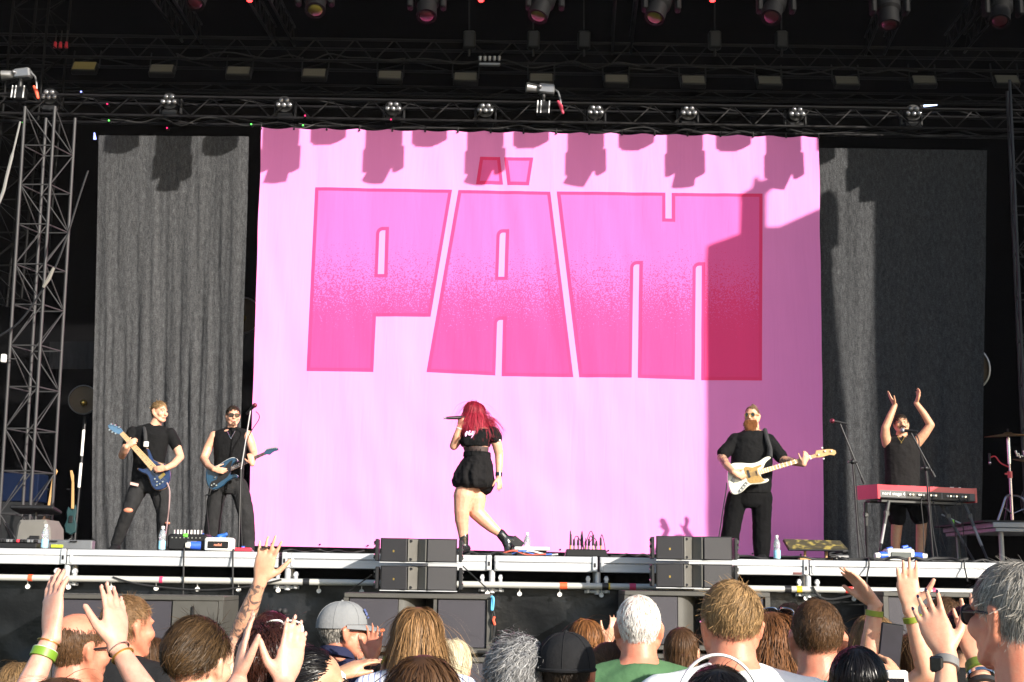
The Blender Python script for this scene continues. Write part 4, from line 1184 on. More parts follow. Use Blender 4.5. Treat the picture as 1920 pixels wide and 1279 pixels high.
# tilted worn panel on short feet
t = thing('tilted_panel', 'tilted worn panel with yellow scuffs on short wooden feet beside the bassist', 'panel', tuple(atx(1530, 13.8, FZ)))
pp = [at(1469, 1014, 13.9), at(1575, 1017, 13.9), at(1589, 1032, 13.7), at(1479, 1031, 13.7)]
m = mat('worn_panel', (.07, .06, .03), .5, 0, .3, 5)
nt = m.node_tree; N = nt.nodes; L = nt.links; p = N['Principled BSDF']
tc = N.new('ShaderNodeTexCoord'); nz = N.new('ShaderNodeTexNoise'); nz.inputs['Scale'].default_value = 14; nz.inputs['Detail'].default_value = 6; L.new(tc.outputs['Object'], nz.inputs['Vector'])
mr = N.new('ShaderNodeMapRange'); mr.inputs[1].default_value = .5; mr.inputs[2].default_value = .68; L.new(nz.outputs['Fac'], mr.inputs[0])
mx = N.new('ShaderNodeMix'); mx.data_type = 'RGBA'; mx.inputs[6].default_value = (.055, .05, .03, 1); mx.inputs[7].default_value = (.34, .27, .07, 1); L.new(mr.outputs[0], mx.inputs[0]); L.new(mx.outputs[2], p.inputs['Base Color'])
mb = MB(); mb.prism([pp[0], pp[1], pp[2], pp[3]], (pp[1] - pp[0]).cross(pp[3] - pp[0]).normalized() * -.02, 0); obj('panel_board', mb, m, t, smooth=False)
mb = MB()
for i in range(4): mb.cyl(pp[i], pp[(i + 1) % 4], .010)
obj('rim', mb, M['black_plastic'], t)
for x in (1509, 1549):
    a = at(x, 1030, 13.82); mb = MB(); mb.cyl((a.x, 13.8, a.z), (a.x - .01, 13.8, FZ), .014); mb.box((a.x - .01, 13.8, FZ + .012), (.12, .1, .024), bev=.006); obj('foot', mb, M['wood'], t)
for x, dy in ((1560, 0), (1575, .05)):
    c = atx(x, 13.6 + dy, FZ)
t = thing('cable_coil', 'tangle of black cables and plugs right of the tilted panel', 'cables', tuple(atx(1572, 13.6, FZ)))
mb = MB(); pts = [atx(1572 + 18 * math.sin(k * 1.3), 13.6 + .12 * math.cos(k * 1.7), FZ + .02 + .07 * rr.random()) for k in range(16)]
mb.tube(smooth_path(pts, 5), .01); obj('cable', mb, M['black_rubber'], t)
mb = MB(); c = atx(1578, 13.55, FZ); mb.box(c + Vector((0, 0, .03)), (.14, .07, .05), bev=.01); obj('plug', mb, M['alu_dark'], t)
# loose cables lying along the edge and hanging down
def floor_cable(xs, Y, lab, r=.010, seed=0):
    rq = random.Random(seed)
    pts = [atx(x, Y + rq.uniform(-.06, .06), FZ + r + (.02 if rq.random() < .3 else 0)) for x in xs]
    cable_thing('floor_cable', lab, smooth_path(pts, 5), r, M['black_rubber'])
floor_cable(range(530, 700, 17), 13.5, 'black cable curling along the edge below the banner at left', .008, 1)
floor_cable(range(868, 960, 13), 13.5, "black cable lying round the singer's boots", .013, 2)
floor_cable(range(1145, 1235, 15), 13.55, 'black cable running from the stage box to the right speakers', .011, 3)
floor_cable(range(1385, 1660, 20), 13.5, 'black cable along the edge from the bassist to the mic stand', .010, 4)
floor_cable(range(1590, 1830, 16), 13.47, 'thick black cable along the edge below the keyboard', .015, 5)
floor_cable(range(1700, 1900, 16), 13.6, 'second black cable lying below the keyboard towards the riser', .011, 6)
for i, (xt, xb, yb) in enumerate(((345, 343, 1118), (437, 436, 1160), (1629, 1624, 1100), (1808, 1814, 1090))):
    pts = [E(xt, .015, YE + .1), E(xt, .012, YE - .01), E(xt, -.05, YE - .03), at((xt + xb) / 2, 1075, YE - .075), at(xb, yb, YE - .06)]
    cable_thing('hanging_cable', ['thin black cable hanging over the edge below the effects unit', 'thin black cable hanging over the edge left of the tattooed arm', 'thin black cable over the edge left of the white box', 'black cable hanging over the edge at far right'][i], smooth_path(pts), .009, M['black_rubber'])
cable_thing('slack_cable', 'black cable drooping in front of the pipe below the left guitarist', smooth_path([E(215, -.27, YE - .07), E(260, -.33, YE - .08), E(330, -.37, YE - .08), E(400, -.38, YE - .08), E(470, -.34, YE - .08), E(530, -.27, YE - .07)]), .009, M['black_rubber'])
cable_thing('slack_cable', 'black cable drooping in front of the pipe at right', smooth_path([E(1522, -.26, YE - .07), E(1535, -.36, YE - .08), E(1560, -.38, YE - .08), E(1610, -.33, YE - .08), E(1680, -.30, YE - .08)]), .012, M['black_rubber'])
for a_, b_, lab in (((697, 1078), (655, 1108), 'thin guy line left of the left front speakers'), ((868, 1062), (918, 1108), 'thin guy line right of the left front speakers')):
    cable_thing('guy_line', lab, [at(*a_, YF), at(*b_, YS + .2)], .006, M['black_metal'])

# ------------------------------------------------------------------ microphone stands
def mic(t, c, d, m=None):
    mb = MB(); d = d.normalized()
    mb.cyl(c, c - d * .14, .018, .013, 12); obj('mic_body', mb, M['black_plastic'], t)
    mb = MB(); mb.sph(c + d * .018, .028, 14, 10); obj('mic_grille', mb, m or M['alu_dark'], t)
def mic_stand(base, mid, top, Y, lab, boom_tail=None, micdir=(-1, -.2, .1), clip=None):
    b = atx(base, Y, FZ)
    t = thing('mic_stand', lab, 'mic stand', tuple(b))
    mb = MB(); mb.lathe(b, [(.13, 0), (.13, .012), (.05, .025), (.02, .05)], 20); obj('base', mb, M['black_metal'], t)
    m_ = at(*mid, Y); m_.y = Y; tp = at(*top, Y)
    member('pole', b + Vector((0, 0, .03)), m_, .010, M['black_metal'], t)
    if boom_tail:
        bt = at(*boom_tail, Y)
        member('boom', bt, tp, .009, M['black_metal'], t)
        mb = MB(); mb.sph(m_, .03, 10, 8); mb.cyl(m_ + Vector((-.05, 0, 0)), m_ + Vector((.05, 0, 0)), .014); obj('clutch', mb, M['black_plastic'], t)
        mb = MB(); mb.cyl(bt, bt + (bt - tp).normalized() * .07, .016, .016); obj('counterweight', mb, M['black_rubber'], t)
    else:
        member('boom', m_, tp, .008, M['alu_dark'], t)
    mic(t, tp + Vector(micdir).normalized() * .06, Vector(micdir), clip)
    mb = MB(); mb.tube(smooth_path([tp + Vector((.06, 0, -.02)), tp + Vector((.10, .02, -.10)), (tp + m_) / 2 + Vector((.02, 0, 0)), m_ + Vector((.02, 0, -.1)), m_ * .4 + b * .6 + Vector((.02, 0, 0)), b + Vector((.05, -.02, .03))]), .006); obj('cable', mb, M['black_rubber'], t)
M['mic_red'] = mat('mic_red', (.12, .015, .03), .35, .5, .3, 100)
mic_stand(447, (452, 880), (470, 768), 15.3, 'mic stand in front of the second guitarist', None, (.7, -.5, .6), M['mic_red'])
mic_stand(1612, (1599, 866), (1574, 792), 14.6, 'boom mic stand with reddish microphone between bassist and keyboard', (1616, 896), (-1, .1, .2), M['mic_red'])
mic_stand(1750, (1736, 878), (1706, 808), 14.5, 'boom mic stand in front of the keyboard player', (1747, 884), (-1, .5, .12))

# ------------------------------------------------------------------ keyboard on its stand
YK = 15.25
kb = thing('stage_keyboard', 'red stage keyboard seen from behind on a folding stand', 'keyboard', tuple(at(1730, 920, YK)))
kl, kr = at(1646, 924, YK), at(1831, 932, YK)
kd = (kr - kl); kd.z = kd.z; kw = kd.length; kx = kd.normalized(); kyv = Vector((-.16, .33, 0)); kz = Vector((0, 0, 1))
def KB(u, v, w): return kl + kx * (u * kw) + kyv * v + kz * w       # along, depth, height
def kbox(u0, u1, v0, v1, w0, w1):
    mb = MB(); vs = [KB(u, v, w) for u in (u0, u1) for v in (v0, v1) for w in (w0, w1)]
    mb.add(vs, [(0, 1, 3, 2), (4, 6, 7, 5), (0, 4, 5, 1), (2, 3, 7, 6), (0, 2, 6, 4), (1, 5, 7, 3)]); return mb
obj('red_case', kbox(0, 1, 0, 1, .035, .095), M['red_paint'], kb, smooth=False)
obj('lower_case', kbox(.02, .985, .03, .97, -.055, .0345), M['black_plastic'], kb, smooth=False)
obj('red_end_cheek', kbox(-.004, .02, -.01, 1.01, -.065, .098), M['red_paint'], kb, smooth=False)
obj('red_end_cheek', kbox(.985, 1.003, -.01, 1.01, -.065, .098), M['red_paint'], kb, smooth=False)
obj('rear_panel', kbox(.022, .983, .0, .03, -.045, .0345), mat('rear_grey', (.12, .12, .12), .5), kb, smooth=False)
for u0, u1 in ((.285, .64), (.66, .93)):
    obj('socket_panel', kbox(u0, u1, -.012, .0, -.04, .03), M['speaker_paint'], kb, smooth=False)
M4 = Matrix.Translation(KB(.155, -.02, -.004)) @ Matrix(((kx.x, 0, 0, 0), (0, 0, -1, 0), (kx.z, 1, 0, 0), (0, 0, 0, 1)))
text_mesh('lettering', 'nord stage 4', .052, M['white_plastic'], M4, kb)
for k, u in enumerate((.32, .35, .41, .43, .46, .53, .56, .58, .70, .73, .76, .79, .85, .88)):
    q = KB(u, -.02, -.005); mb = MB(); mb.cyl(q, q + Vector((0, -.02, 0)), .011, .011, 10); obj('socket', mb, M['chrome'] if k % 2 else M['white_plastic'], kb)
for u in (.12, .30, .43, .45, .47, .66, .84, .86, .93):
    q = KB(u, .4, .095); mb = MB(); mb.cyl(q, q + kz * .02, .014, .012, 10); obj('knob', mb, M['white_plastic'] if u > .8 else M['black_plastic'], kb)
obj('key_bed', kbox(.05, .95, .55, .98, .096, .103), M['white_plastic'], kb, smooth=False)
M['stand_grey'] = mat('stand_grey', (.26, .26, .26), .5, .3, .15, 9); M['stand_dark'] = mat('stand_dark', (.07, .07, .068), .5, .3, .2, 9)
ks = thing('keyboard_stand', 'grey folding stand with splayed legs under the red keyboard', 'stand', tuple(atx(1740, YK, FZ)))
obj('top_rail', kbox(.07, .93, .15, .35, -.095, -.068), M['stand_dark'], ks, smooth=False)
obj('top_rail', kbox(.07, .93, .70, .90, -.095, -.068), M['black_metal'], ks, smooth=False)
for u, v, xb, yb, m1 in ((.13, .1, 1646, 14.95, 'stand_grey'), (.06, .85, 1626, 15.7, 'black_metal'), (.90, .1, 1855, 14.95, 'stand_grey'), (.78, .6, 1830, 15.1, 'stand_dark')):
    a = KB(u, v, -.09); b = atx(xb, yb, FZ + .01)
    member('leg', a, a * .62 + b * .38, .020, M['stand_dark'], ks, 10)
    member('leg_tube', a * .66 + b * .34, a * .3 + b * .7, .0165, M[m1], ks, 10)
    member('lower_leg', a * .3 + b * .7, b, .0125, M['black_metal'], ks, 8)
    mb = MB(); mb.sph(b, .02, 10, 6); obj('rubber_foot', mb, M['black_rubber'], ks)
    mb = MB(); q = a * .8 + b * .2; mb.box(q, (.055, .05, .07), bev=.012); obj('hinge', mb, M['stand_dark'], ks)
member('strut', KB(.78, .6, -.2), KB(.90, .3, -.30), .009, M['alu'], ks)
mb = MB(); mb.box(KB(.845, .4, -.29), (.03, .03, .06), bev=.006); obj('green_tag', mb, mat('tag_green', (.25, .7, .05), .5), ks)
for i, (u, xs_) in enumerate(((.44, ((1727, 940), (1731, 985), (1733, 1045))), (.53, ((1752, 950), (1763, 1000), (1780, 1035))), (.80, ((1791, 950), (1791, 1000), (1794, 1035))), (.88, ((1803, 940), (1806, 990), (1812, 1050))))):
    pts = [KB(u, -.06, -.01), KB(u, -.12, -.06)] + [at(x, y, YK - .12) for x, y in xs_]
    pts[-1] = Vector((pts[-1].x, pts[-1].y, FZ + .008))
    cable_thing('keyboard_cable', '%s cable from the left hanging from the back of the red keyboard' % ORD[i], smooth_path(pts), .006, M['black_rubber'])

# ------------------------------------------------------------------ drum riser with cymbals at the far right
YD = 15.4
t = thing('drum_riser', 'white edged drum riser on a round pole at the far right', 'riser', tuple(atx(1900, YD, FZ)))
a = at(1862, 979, YD); 
mb = MB(); mb.box((a.x + 1.2, YD + .9, a.z - .03), (2.4, 1.8, .06), bev=.006); mb.box((a.x + 1.21, YD + .9, a.z - .085), (2.36, 1.78, .045), bev=.006); obj('riser_edge', mb, M['alu'], t)
mb = MB(); mb.box((a.x + 1.15, YD + .92, a.z + .012), (2.5, 1.8, .02)); obj('riser_deck', mb, M['deck'], t)
for dx, dy in ((.12, .1), (2.2, .1), (.12, 1.6), (2.2, 1.6)):
    member('riser_leg', Vector((a.x + dx, YD + dy, FZ)), Vector((a.x + dx, YD + dy, a.z - .1)), .028, M['pipe'], t, 12)
mb = MB(); mb.box((a.x + 1.2, YD + 1.2, (a.z + FZ) / 2 - .05), (2.2, .03, a.z - FZ - .12)); obj('riser_skirt', mb, M['void_black'], t)
RZ = a.z + .022
t = thing('cymbal_stand', 'chrome cymbal stand with tilted tripod on the drum riser', 'cymbal stand', tuple(at(1895, 970, YD + .5)))
tp, bt = at(1890, 815, YD + .5), at(1898, 972, YD + .5); bt.z = RZ
M['rig_chrome'] = mat('rig_chrome', (.42, .38, .44), .22, 1.0, .15, 20)
member('lower_tube', bt + Vector((0, 0, .03)), bt * .45 + tp * .55, .018, M['rig_chrome'], t, 12); member('upper_tube', bt * .45 + tp * .55, tp, .012, M['rig_chrome'], t, 12)
mb = MB(); mb.cyl(tp - (tp - bt).normalized() * .35, tp - (tp - bt).normalized() * .04, .02, .02, 12); obj('sleeve', mb, M['chrome'], t)
mb = MB(); q = bt * .45 + tp * .55; mb.cyl(q - Vector((0, 0, .05)), q + Vector((0, 0, .03)), .028); mb.box(q + Vector((-.03, 0, 0)), (.06, .02, .02)); obj('memory_lock', mb, M['red_paint'], t)
for dx, dy in ((-.24, -.18), (.28, -.10), (.02, .3)):
    mb = MB(); k = bt + Vector((0, 0, .32)); e = bt + Vector((dx, dy, .012)); mb.tube(smooth_path([k, k + Vector((dx * .35, dy * .35, -.02)), (k + e) / 2 + Vector((dx * .15, dy * .15, 0)), e]), .014); mb.cyl(bt + Vector((0, 0, .1)), (k + e) / 2, .008); obj('leg', mb, M['rig_chrome'], t)
t = thing('cymbal', 'dark bronze cymbal on top of the chrome stand at the far right', 'cymbal', tuple(tp))
mb = MB(); mb.lathe(tp, [(.004, .03), (.035, .028), (.06, .012), (.27, -.016), (.27, -.018), (.06, .008), (.004, .02)], 36, Vector((-.05, -.06, 1))); obj('cymbal_disc', mb, M['bronze'], t)
mb = MB(); mb.cyl(tp + Vector((0, 0, .02)), tp + Vector((0, 0, .07)), .012); obj('wing_nut', mb, M['black_rubber'], t)
t = thing('drum_mic', 'small microphone on a bent arm beside the cymbal stand', 'microphone', tuple(at(1856, 862, YD + .5)))
mb = MB(); mb.cyl(at(1855, 850, YD + .5), at(1856, 872, YD + .5), .014); obj('mic_body', mb, M['black_plastic'], t)
mb = MB(); mb.sph(at(1856, 868, YD + .48), .018); obj('mic_tip', mb, M['chrome'], t)
mb = MB(); mb.tube(smooth_path([at(1856, 858, YD + .5), at(1866, 856, YD + .5), at(1876, 868, YD + .5), at(1892, 876, YD + .5)]), .008); obj('arm', mb, M['red_paint'], t)
t = thing('drum_kit', 'dark drums and second cymbal partly cut by the right edge', 'drum kit', tuple(at(1960, 960, YD + .9)))
c = at(1966, 925, YD + 1.0); mb = MB(); mb.lathe(Vector((c.x, c.y - .25, RZ + .28)), [(.0, 0), (.25, 0), (.28, .01), (.28, .05), (.27, .06), (.27, .40), (.28, .41), (.28, .44), (0, .44)], 30, Vector((0, 1, 0))); obj('bass_drum', mb, M['black_plastic'], t)
c2 = at(1948, 880, YD + .8); mb = MB(); mb.lathe(c2, [(0, -.13), (.17, -.13), (.18, -.12), (.18, .11), (.19, .12), (.17, .13), (0, .13)], 26, Vector((-.2, -.3, 1))); obj('tom', mb, M['black_plastic'], t)
mb = MB(); mb.lathe(at(1935, 864, YD + .6), [(.004, .02), (.05, .01), (.22, -.012), (.22, -.014), (.004, .0)], 30, Vector((.1, -.2, 1))); obj('second_cymbal', mb, M['bronze'], t)
mb = MB(); mb.cyl(Vector((c2.x + .1, c2.y, RZ)), c2 + Vector((.1, 0, 0)), .014); q = at(1935, 864, YD + .6); mb.cyl(Vector((q.x, q.y, RZ)), q, .012); obj('tom_post', mb, M['rig_chrome'], t)
mb = MB()
for k in range(5): mb.cyl(at(1904 + k * 5, 845 + 5 * (k % 3), YD + .5), at(1908 + k * 5, 856 + 3 * (k % 2), YD + .5), .013)
obj('wing_bolts', mb, M['chrome'], t)

t = thing('shade_case', 'tall black case added beyond the right edge to shade the keyboard player', 'case', (6.3, 14.1, FZ))  # unseen case put here so the keyboard player's lower legs are shaded
mb = MB(); mb.box((6.28, 14.1, FZ + .80), (.72, .56, 1.38), bev=.01); obj('body', mb, M['black_plastic'], t)
for sx in (-1, 1):
    for sy in (-1, 1):
        mb = MB(); mb.box((6.28 + sx * .355, 14.1 + sy * .275, FZ + .80), (.03, .03, 1.41), bev=.004); obj('edge_strip', mb, M['alu_dark'], t)
        mb = MB(); mb.cyl((6.28 + sx * .28 - .02, 14.1 + sy * .2, FZ + .055), (6.28 + sx * .28 + .02, 14.1 + sy * .2, FZ + .055), .055, .055, 16); obj('castor', mb, M['black_rubber'], t)
for zz in (.5, 1.1):
    mb = MB(); mb.box((6.28, 13.812, FZ + zz), (.1, .02, .1), bev=.006); obj('latch', mb, M['alu'], t)

# stray cables slung along the trusses
def at_xyz(x, y, Y): return at(x, y, Y)
for i, (x0, x1, y0, Yt, lab) in enumerate(((190, 640, 222, 18.75, 'black cable slung along the lower truss above the left curtain'), (560, 1010, 232, 18.75, 'black cable slung along the lower truss above the letter P'),
      (1010, 1420, 240, 18.75, 'black cable slung along the lower truss above the letter M'), (1480, 1900, 246, 18.75, 'black cable slung along the lower truss above the right curtain'),
      (330, 760, 100, 19.9, 'black cable sagging along the upper truss at left'), (700, 1200, 112, 19.9, 'black cable sagging along the upper truss near the centre'), (1180, 1720, 122, 19.9, 'black cable sagging along the upper truss at right'))):
    rq = random.Random(40 + i); n = 12; pts = []
    for k in range(n + 1):
        x = x0 + (x1 - x0) * k / n; y = y0 + .016 * (x - x0) + rq.uniform(-4, 7) + (6 if k % 3 == 1 else 0)
        pts.append(at(x, y, Yt + rq.uniform(-.05, .05)))
    cable_thing('truss_cable', lab, smooth_path(pts, 4), .011, M['truss_cable'] if 'truss_cable' in M else M.setdefault('truss_cable', mat('truss_cable', (.02, .02, .021), .55, spec=.25)))
t = thing('maker_plate', 'small dark red plate fixed to the stage edge below the tilted panel', 'plate', tuple(E(1495, -.12, YE - .002)))
mb = MB(); mb.box(E(1495, -.135, YE + .001), (.085, .006, .022)); obj('plate', mb, mat('plate_red', (.12, .03, .03), .5), t)
# ------------------------------------------------------------------ people: shared builders
UP = Vector((0, 0, 1))
C0 = np.array([0, -.015, .03]); CRAD = np.array([.076, .098, .088])

def frame(f, u=UP):
    f = Vector(f).normalized(); r = f.cross(u).normalized(); u = r.cross(f)
    return Matrix((r, f, u)).transposed()

def head(mb, C, f, s=1.0, u=UP, neck=True, jaw=1.0, beardless=True, necklen=.2, open_mouth=False):
    R = frame(f, u); C = Vector(C)
    P = lambda x, y, z: C + R @ (Vector((x, y, z)) * s)
    mb.sph(P(*C0), tuple(CRAD * s), 24, 16, R)
    mb.sph(P(0, .022, -.035), (.063 * s * jaw, .072 * s, .078 * s), 18, 12, R)
    mb.sph(P(0, .066, -.100), .0245 * s)
    for sx in (-1, 1):
        mb.cap(P(.056 * sx * jaw, .0, -.045), .024 * s, P(.026 * sx * jaw, .058, -.094), .022 * s)
        mb.sph(P(.038 * sx, .060, -.028), .030 * s)
        mb.cap(P(.036 * sx, .079, .021), .0105 * s, P(.006 * sx, .088, .018), .011 * s)
        mb.sph(P(.0105 * sx, .104, -.036), .0085 * s)
        mb.sph(P(.0775 * sx, -.012, -.008), (.010 * s, .021 * s, .032 * s), 12, 8, R @ Matrix.Rotation(.35 * sx, 3, 'Z'))
        mb.cap(P(.084 * sx, -.026, .010), .0075 * s, P(.079 * sx, -.004, .022), .006 * s)
        mb.cap(P(.085 * sx, -.028, .008), .0075 * s, P(.078 * sx, -.012, -.036), .007 * s)
    mb.cap(P(0, .088, .010), .0095 * s, P(0, .110, -.033), .0125 * s)
    dz = .012 if open_mouth else 0
    mb.cap(P(-.020, .086, -.062), .0075 * s, P(.020, .086, -.062), .0075 * s); mb.cap(P(-.017, .085, -.074 - dz), .008 * s, P(.017, .085, -.074 - dz), .008 * s)
    if neck:
        mb.cap(P(0, -.018, -.07), .055 * s, P(0, -.040, -necklen), .058 * s, 16)
    return (C, R, s)
def HP(H, x, y, z):
    return H[0] + H[1] @ (Vector((x, y, z)) * H[2])

def eyes(H, parent, brow_mat):
    for sx in (-1, 1):
        mb = MB(); mb.sph(HP(H, .031 * sx, .0745, .0), (.0125 * H[2], .0105 * H[2], .0075 * H[2]), 12, 8, H[1]); e = obj('eye', mb, M['eye_white'], parent)
        mb = MB(); mb.sph(HP(H, .031 * sx, .080, .0), (.0068 * H[2], .0062 * H[2], .0066 * H[2]), 10, 6, H[1]); obj('iris', mb, M['glass_dark'], e)
        mb = MB(); mb.tube(smooth_path([HP(H, .014 * sx, .096, .022), HP(H, .032 * sx, .092, .030), HP(H, .048 * sx, .078, .024)], 4), .0032 * H[2]); obj('eyebrow', mb, brow_mat, parent)
def lips(H, parent, m, opened=False):
    mb = MB()
    if opened: mb.sph(HP(H, 0, .092, -.071), (.017 * H[2], .006 * H[2], .011 * H[2]), 14, 8, H[1])
    else:
        mb.cap(HP(H, -.019, .0895, -.064), .0042 * H[2], HP(H, .019, .0895, -.064), .0042 * H[2]); mb.cap(HP(H, -.015, .089, -.072), .005 * H[2], HP(H, .015, .089, -.072), .005 * H[2])
    obj('mouth', mb, m, parent)
M['eye_white'] = mat('eye_white', (.42, .38, .36), .2, 0, .05, 9)
M['lip'] = mat('lip', (.42, .12, .10), .4, 0, .1, 30)
M['mouth_dark'] = mat('mouth_dark', (.06, .015, .015), .5, 0, .1, 30)

def sunglasses(H, parent, kind='wayfarer', fm=None, lm_=None, name='sunglasses', pos=(0, 0, 0)):
    fm = fm or M['black_plastic']; lm_ = lm_ or M['glass_dark']
    ox, oy, oz = pos
    root = None
    for sx in (-1, 1):
        c = HP(H, .033 * sx + ox, .099 + oy, .0 + oz)
        ax = (H[1] @ Vector((.22 * sx, 1, -.05))).normalized()
        rr = {'wayfarer': (.027, .020), 'round': (.022, .022), 'sport': (.031, .017), 'thin': (.026, .019)}[kind]
        a = (H[1] @ Vector((1, -.22 * sx, 0))).normalized(); b = a.cross(ax)
        if b.dot(H[1] @ UP) < 0: b = -b
        k = 3.0 if kind in ('wayfarer', 'sport') else 2.0
        outl = [c + (a * (rr[0] * math.copysign(abs(math.cos(t)) ** (2 / k), math.cos(t))) + b * (rr[1] * math.copysign(abs(math.sin(t)) ** (2 / k), math.sin(t)))) * H[2] for t in [2 * math.pi * i / 20 for i in range(20)]]
        if root is None:
            root = obj(name, (lambda q: (q.tube([HP(H, -.012 + ox, .103 + oy, .006 + oz), HP(H, ox, .107 + oy, .009 + oz), HP(H, .012 + ox, .103 + oy, .006 + oz)], .0028 * H[2]), q)[1])(MB()), fm, parent)
        mb = MB(); mb.prism(outl, ax * (-.004 * H[2])); obj('lens', mb, lm_, root)
        mb = MB(); mb.tube(outl + [outl[0], outl[1]], (.0038 if kind != 'thin' else .0022) * H[2], 6); obj('rim', mb, fm, root)
        mb = MB(); mb.tube([HP(H, .060 * sx + ox, .088 + oy, .007 + oz), HP(H, .078 * sx + ox, .03 + oy, .008 + oz), HP(H, .083 * sx + ox, -.025 + oy, .004 + oz)], .0032 * H[2], 6); obj('temple', mb, fm, root)
    return root

def hair(name, H, mask, n, L, m, parent, K=4, w=.003, lift=.25, grav=.5, crown=(0, -.05, .115), jit=.12, vol=(.01, .06), shell=1.015, seed=1, wave=0.0, drop=0.0, part=None, flowmix=None, shape=(1, 1, 1), hug=.55, hugz=-.03, mj=.006, clump=.42, fly=.022):
    rng = np.random.default_rng(seed)
    C, R, s = H
    rd = CRAD * np.array(shape)
    d = rng.normal(size=(n * 5 + 200, 3)); d /= np.linalg.norm(d, axis=1)[:, None]
    p = C0 + d * rd
    p = p[mask(p + rng.normal(size=p.shape) * mj)][:n]; n = len(p)
    nr = (p - C0) / rd ** 2; nr /= np.linalg.norm(nr, axis=1)[:, None]
    if part is not None:
        wt = np.clip((p[:, 2] - .02) / .06, 0, 1)
        fl = np.stack([np.sign(p[:, 0] - part) * wt, -.25 * wt, -1.0 + .5 * wt], 1)
        back = np.clip((-p[:, 1] - .02) / .06, 0, 1)[:, None]
        fl = fl * (1 - back) + np.array([0, -.5, -1.0]) * back
    else:
        fl = p - np.array(crown)
    if flowmix is not None: fl = fl / np.linalg.norm(fl, axis=1)[:, None] + np.array(flowmix)
    fl = fl - nr * np.sum(fl * nr, 1)[:, None]
    fl /= np.linalg.norm(fl, axis=1)[:, None] + 1e-9
    ln = (L(p) if callable(L) else np.full(n, L)) * rng.uniform(.72, 1.08, n)
    lay = 1 + rng.uniform(vol[0], vol[1], n)
    dv = fl * (1 - lift) + nr * lift + rng.normal(size=(n, 3)) * jit
    P = [p]
    fl_m = rng.uniform(0, 1, n) < fly
    dv[fl_m] += nr[fl_m] * .32 + rng.normal(size=(int(fl_m.sum()), 3)) * .2
    hugv = np.where(fl_m, hug * .15, hug)
    ph = rng.uniform(0, 6.28, n); fq = rng.uniform(.8, 1.3, n)
    for k in range(K):
        t = (k + 1) / K
        v = dv + np.array([0, 0, -1.0]) * grav * t
        if wave:
            v = v + np.stack([np.sin(ph + t * 9 * fq), np.cos(ph * 1.3 + t * 8 * fq), .3 * np.sin(ph * 2 + t * 10)], 1) * wave
        v /= np.linalg.norm(v, axis=1)[:, None]
        q = P[-1] + v * (ln / K)[:, None]
        e = (q - C0) / (rd * lay[:, None]); le = np.linalg.norm(e, axis=1)
        ins = le < 1
        q[ins] = C0 + (e / le[:, None])[ins] * (rd * lay[:, None])[ins]
        e = (q - C0) / (rd * lay[:, None]); le = np.linalg.norm(e, axis=1)
        hk = np.where((le > 1) & (q[:, 2] > hugz), 1 + (le - 1) * (1 - hugv), le)
        q = C0 + (q - C0) * (hk / le)[:, None]
        nk = (q - C0) / rd ** 2; nk /= np.linalg.norm(nk, axis=1)[:, None]
        dv = .75 * dv + .25 * v
        dn = np.sum(dv * nk, 1); near = le < 1.12
        dv[near] -= nk[near] * (np.minimum(dn, 0) + np.maximum(dn, 0) * hugv * (q[:, 2] > hugz))[near][:, None]
        dv /= np.linalg.norm(dv, axis=1)[:, None] + 1e-9
        P.append(q)
    P = np.stack(P, 1)                                    # n, K+1, 3
    if clump and n > 60:
        gi = rng.choice(n, max(8, n // 22), replace=False)
        own = np.empty(n, int)
        for a_ in range(0, n, 2000):
            own[a_:a_ + 2000] = gi[np.argmin(((p[a_:a_ + 2000, None, :] - p[None, gi, :]) ** 2).sum(2), 1)]
        tk = (np.linspace(0, 1, K + 1) ** 1.3)[None, :, None] * (clump * rng.uniform(.4, 1.2, n))[:, None, None]
        tk[fl_m] = 0
        P = P + (P[own] - P) * np.clip(tk, 0, .9)
        tintc = rng.uniform(-.22, .22, n)[own]
    else: tintc = 0
    T = np.gradient(P, axis=1); T /= np.linalg.norm(T, axis=2)[..., None] + 1e-9
    NK = (P - C0) / rd ** 2; NK /= np.linalg.norm(NK, axis=2)[..., None]
    S = np.cross(T, NK); S /= np.linalg.norm(S, axis=2)[..., None] + 1e-9
    tw = rng.normal(size=(n, 1, 1)) * .35
    S = S + NK * tw
    wk = (w / s) * np.linspace(1, .35, K + 1)[None, :, None] * rng.uniform(.6, 1.3, (n, 1, 1))
    V = np.stack([P - S * wk / 2, P + S * wk / 2], 2)     # n,K+1,2,3
    Rm = np.array(R)
    V = (V.reshape(-1, 3) * s) @ Rm.T + np.array(C)
    idx = np.arange(n * (K + 1) * 2).reshape(n, K + 1, 2)
    F = np.stack([idx[:, :-1, 0], idx[:, :-1, 1], idx[:, 1:, 1], idx[:, 1:, 0]], -1).reshape(-1, 4)
    tint = np.zeros((n, K + 1, 2, 4)); tint[..., 3] = 1
    tint[..., 0] = np.clip(rng.beta(2.2, 2.2, n) + tintc, 0, 1)[:, None, None]
    tint[..., 1] = np.linspace(0, 1, K + 1)[None, :, None] * .7 + .3 * rng.uniform(0, 1, n)[:, None, None]
    tint = tint.reshape(-1, 4)
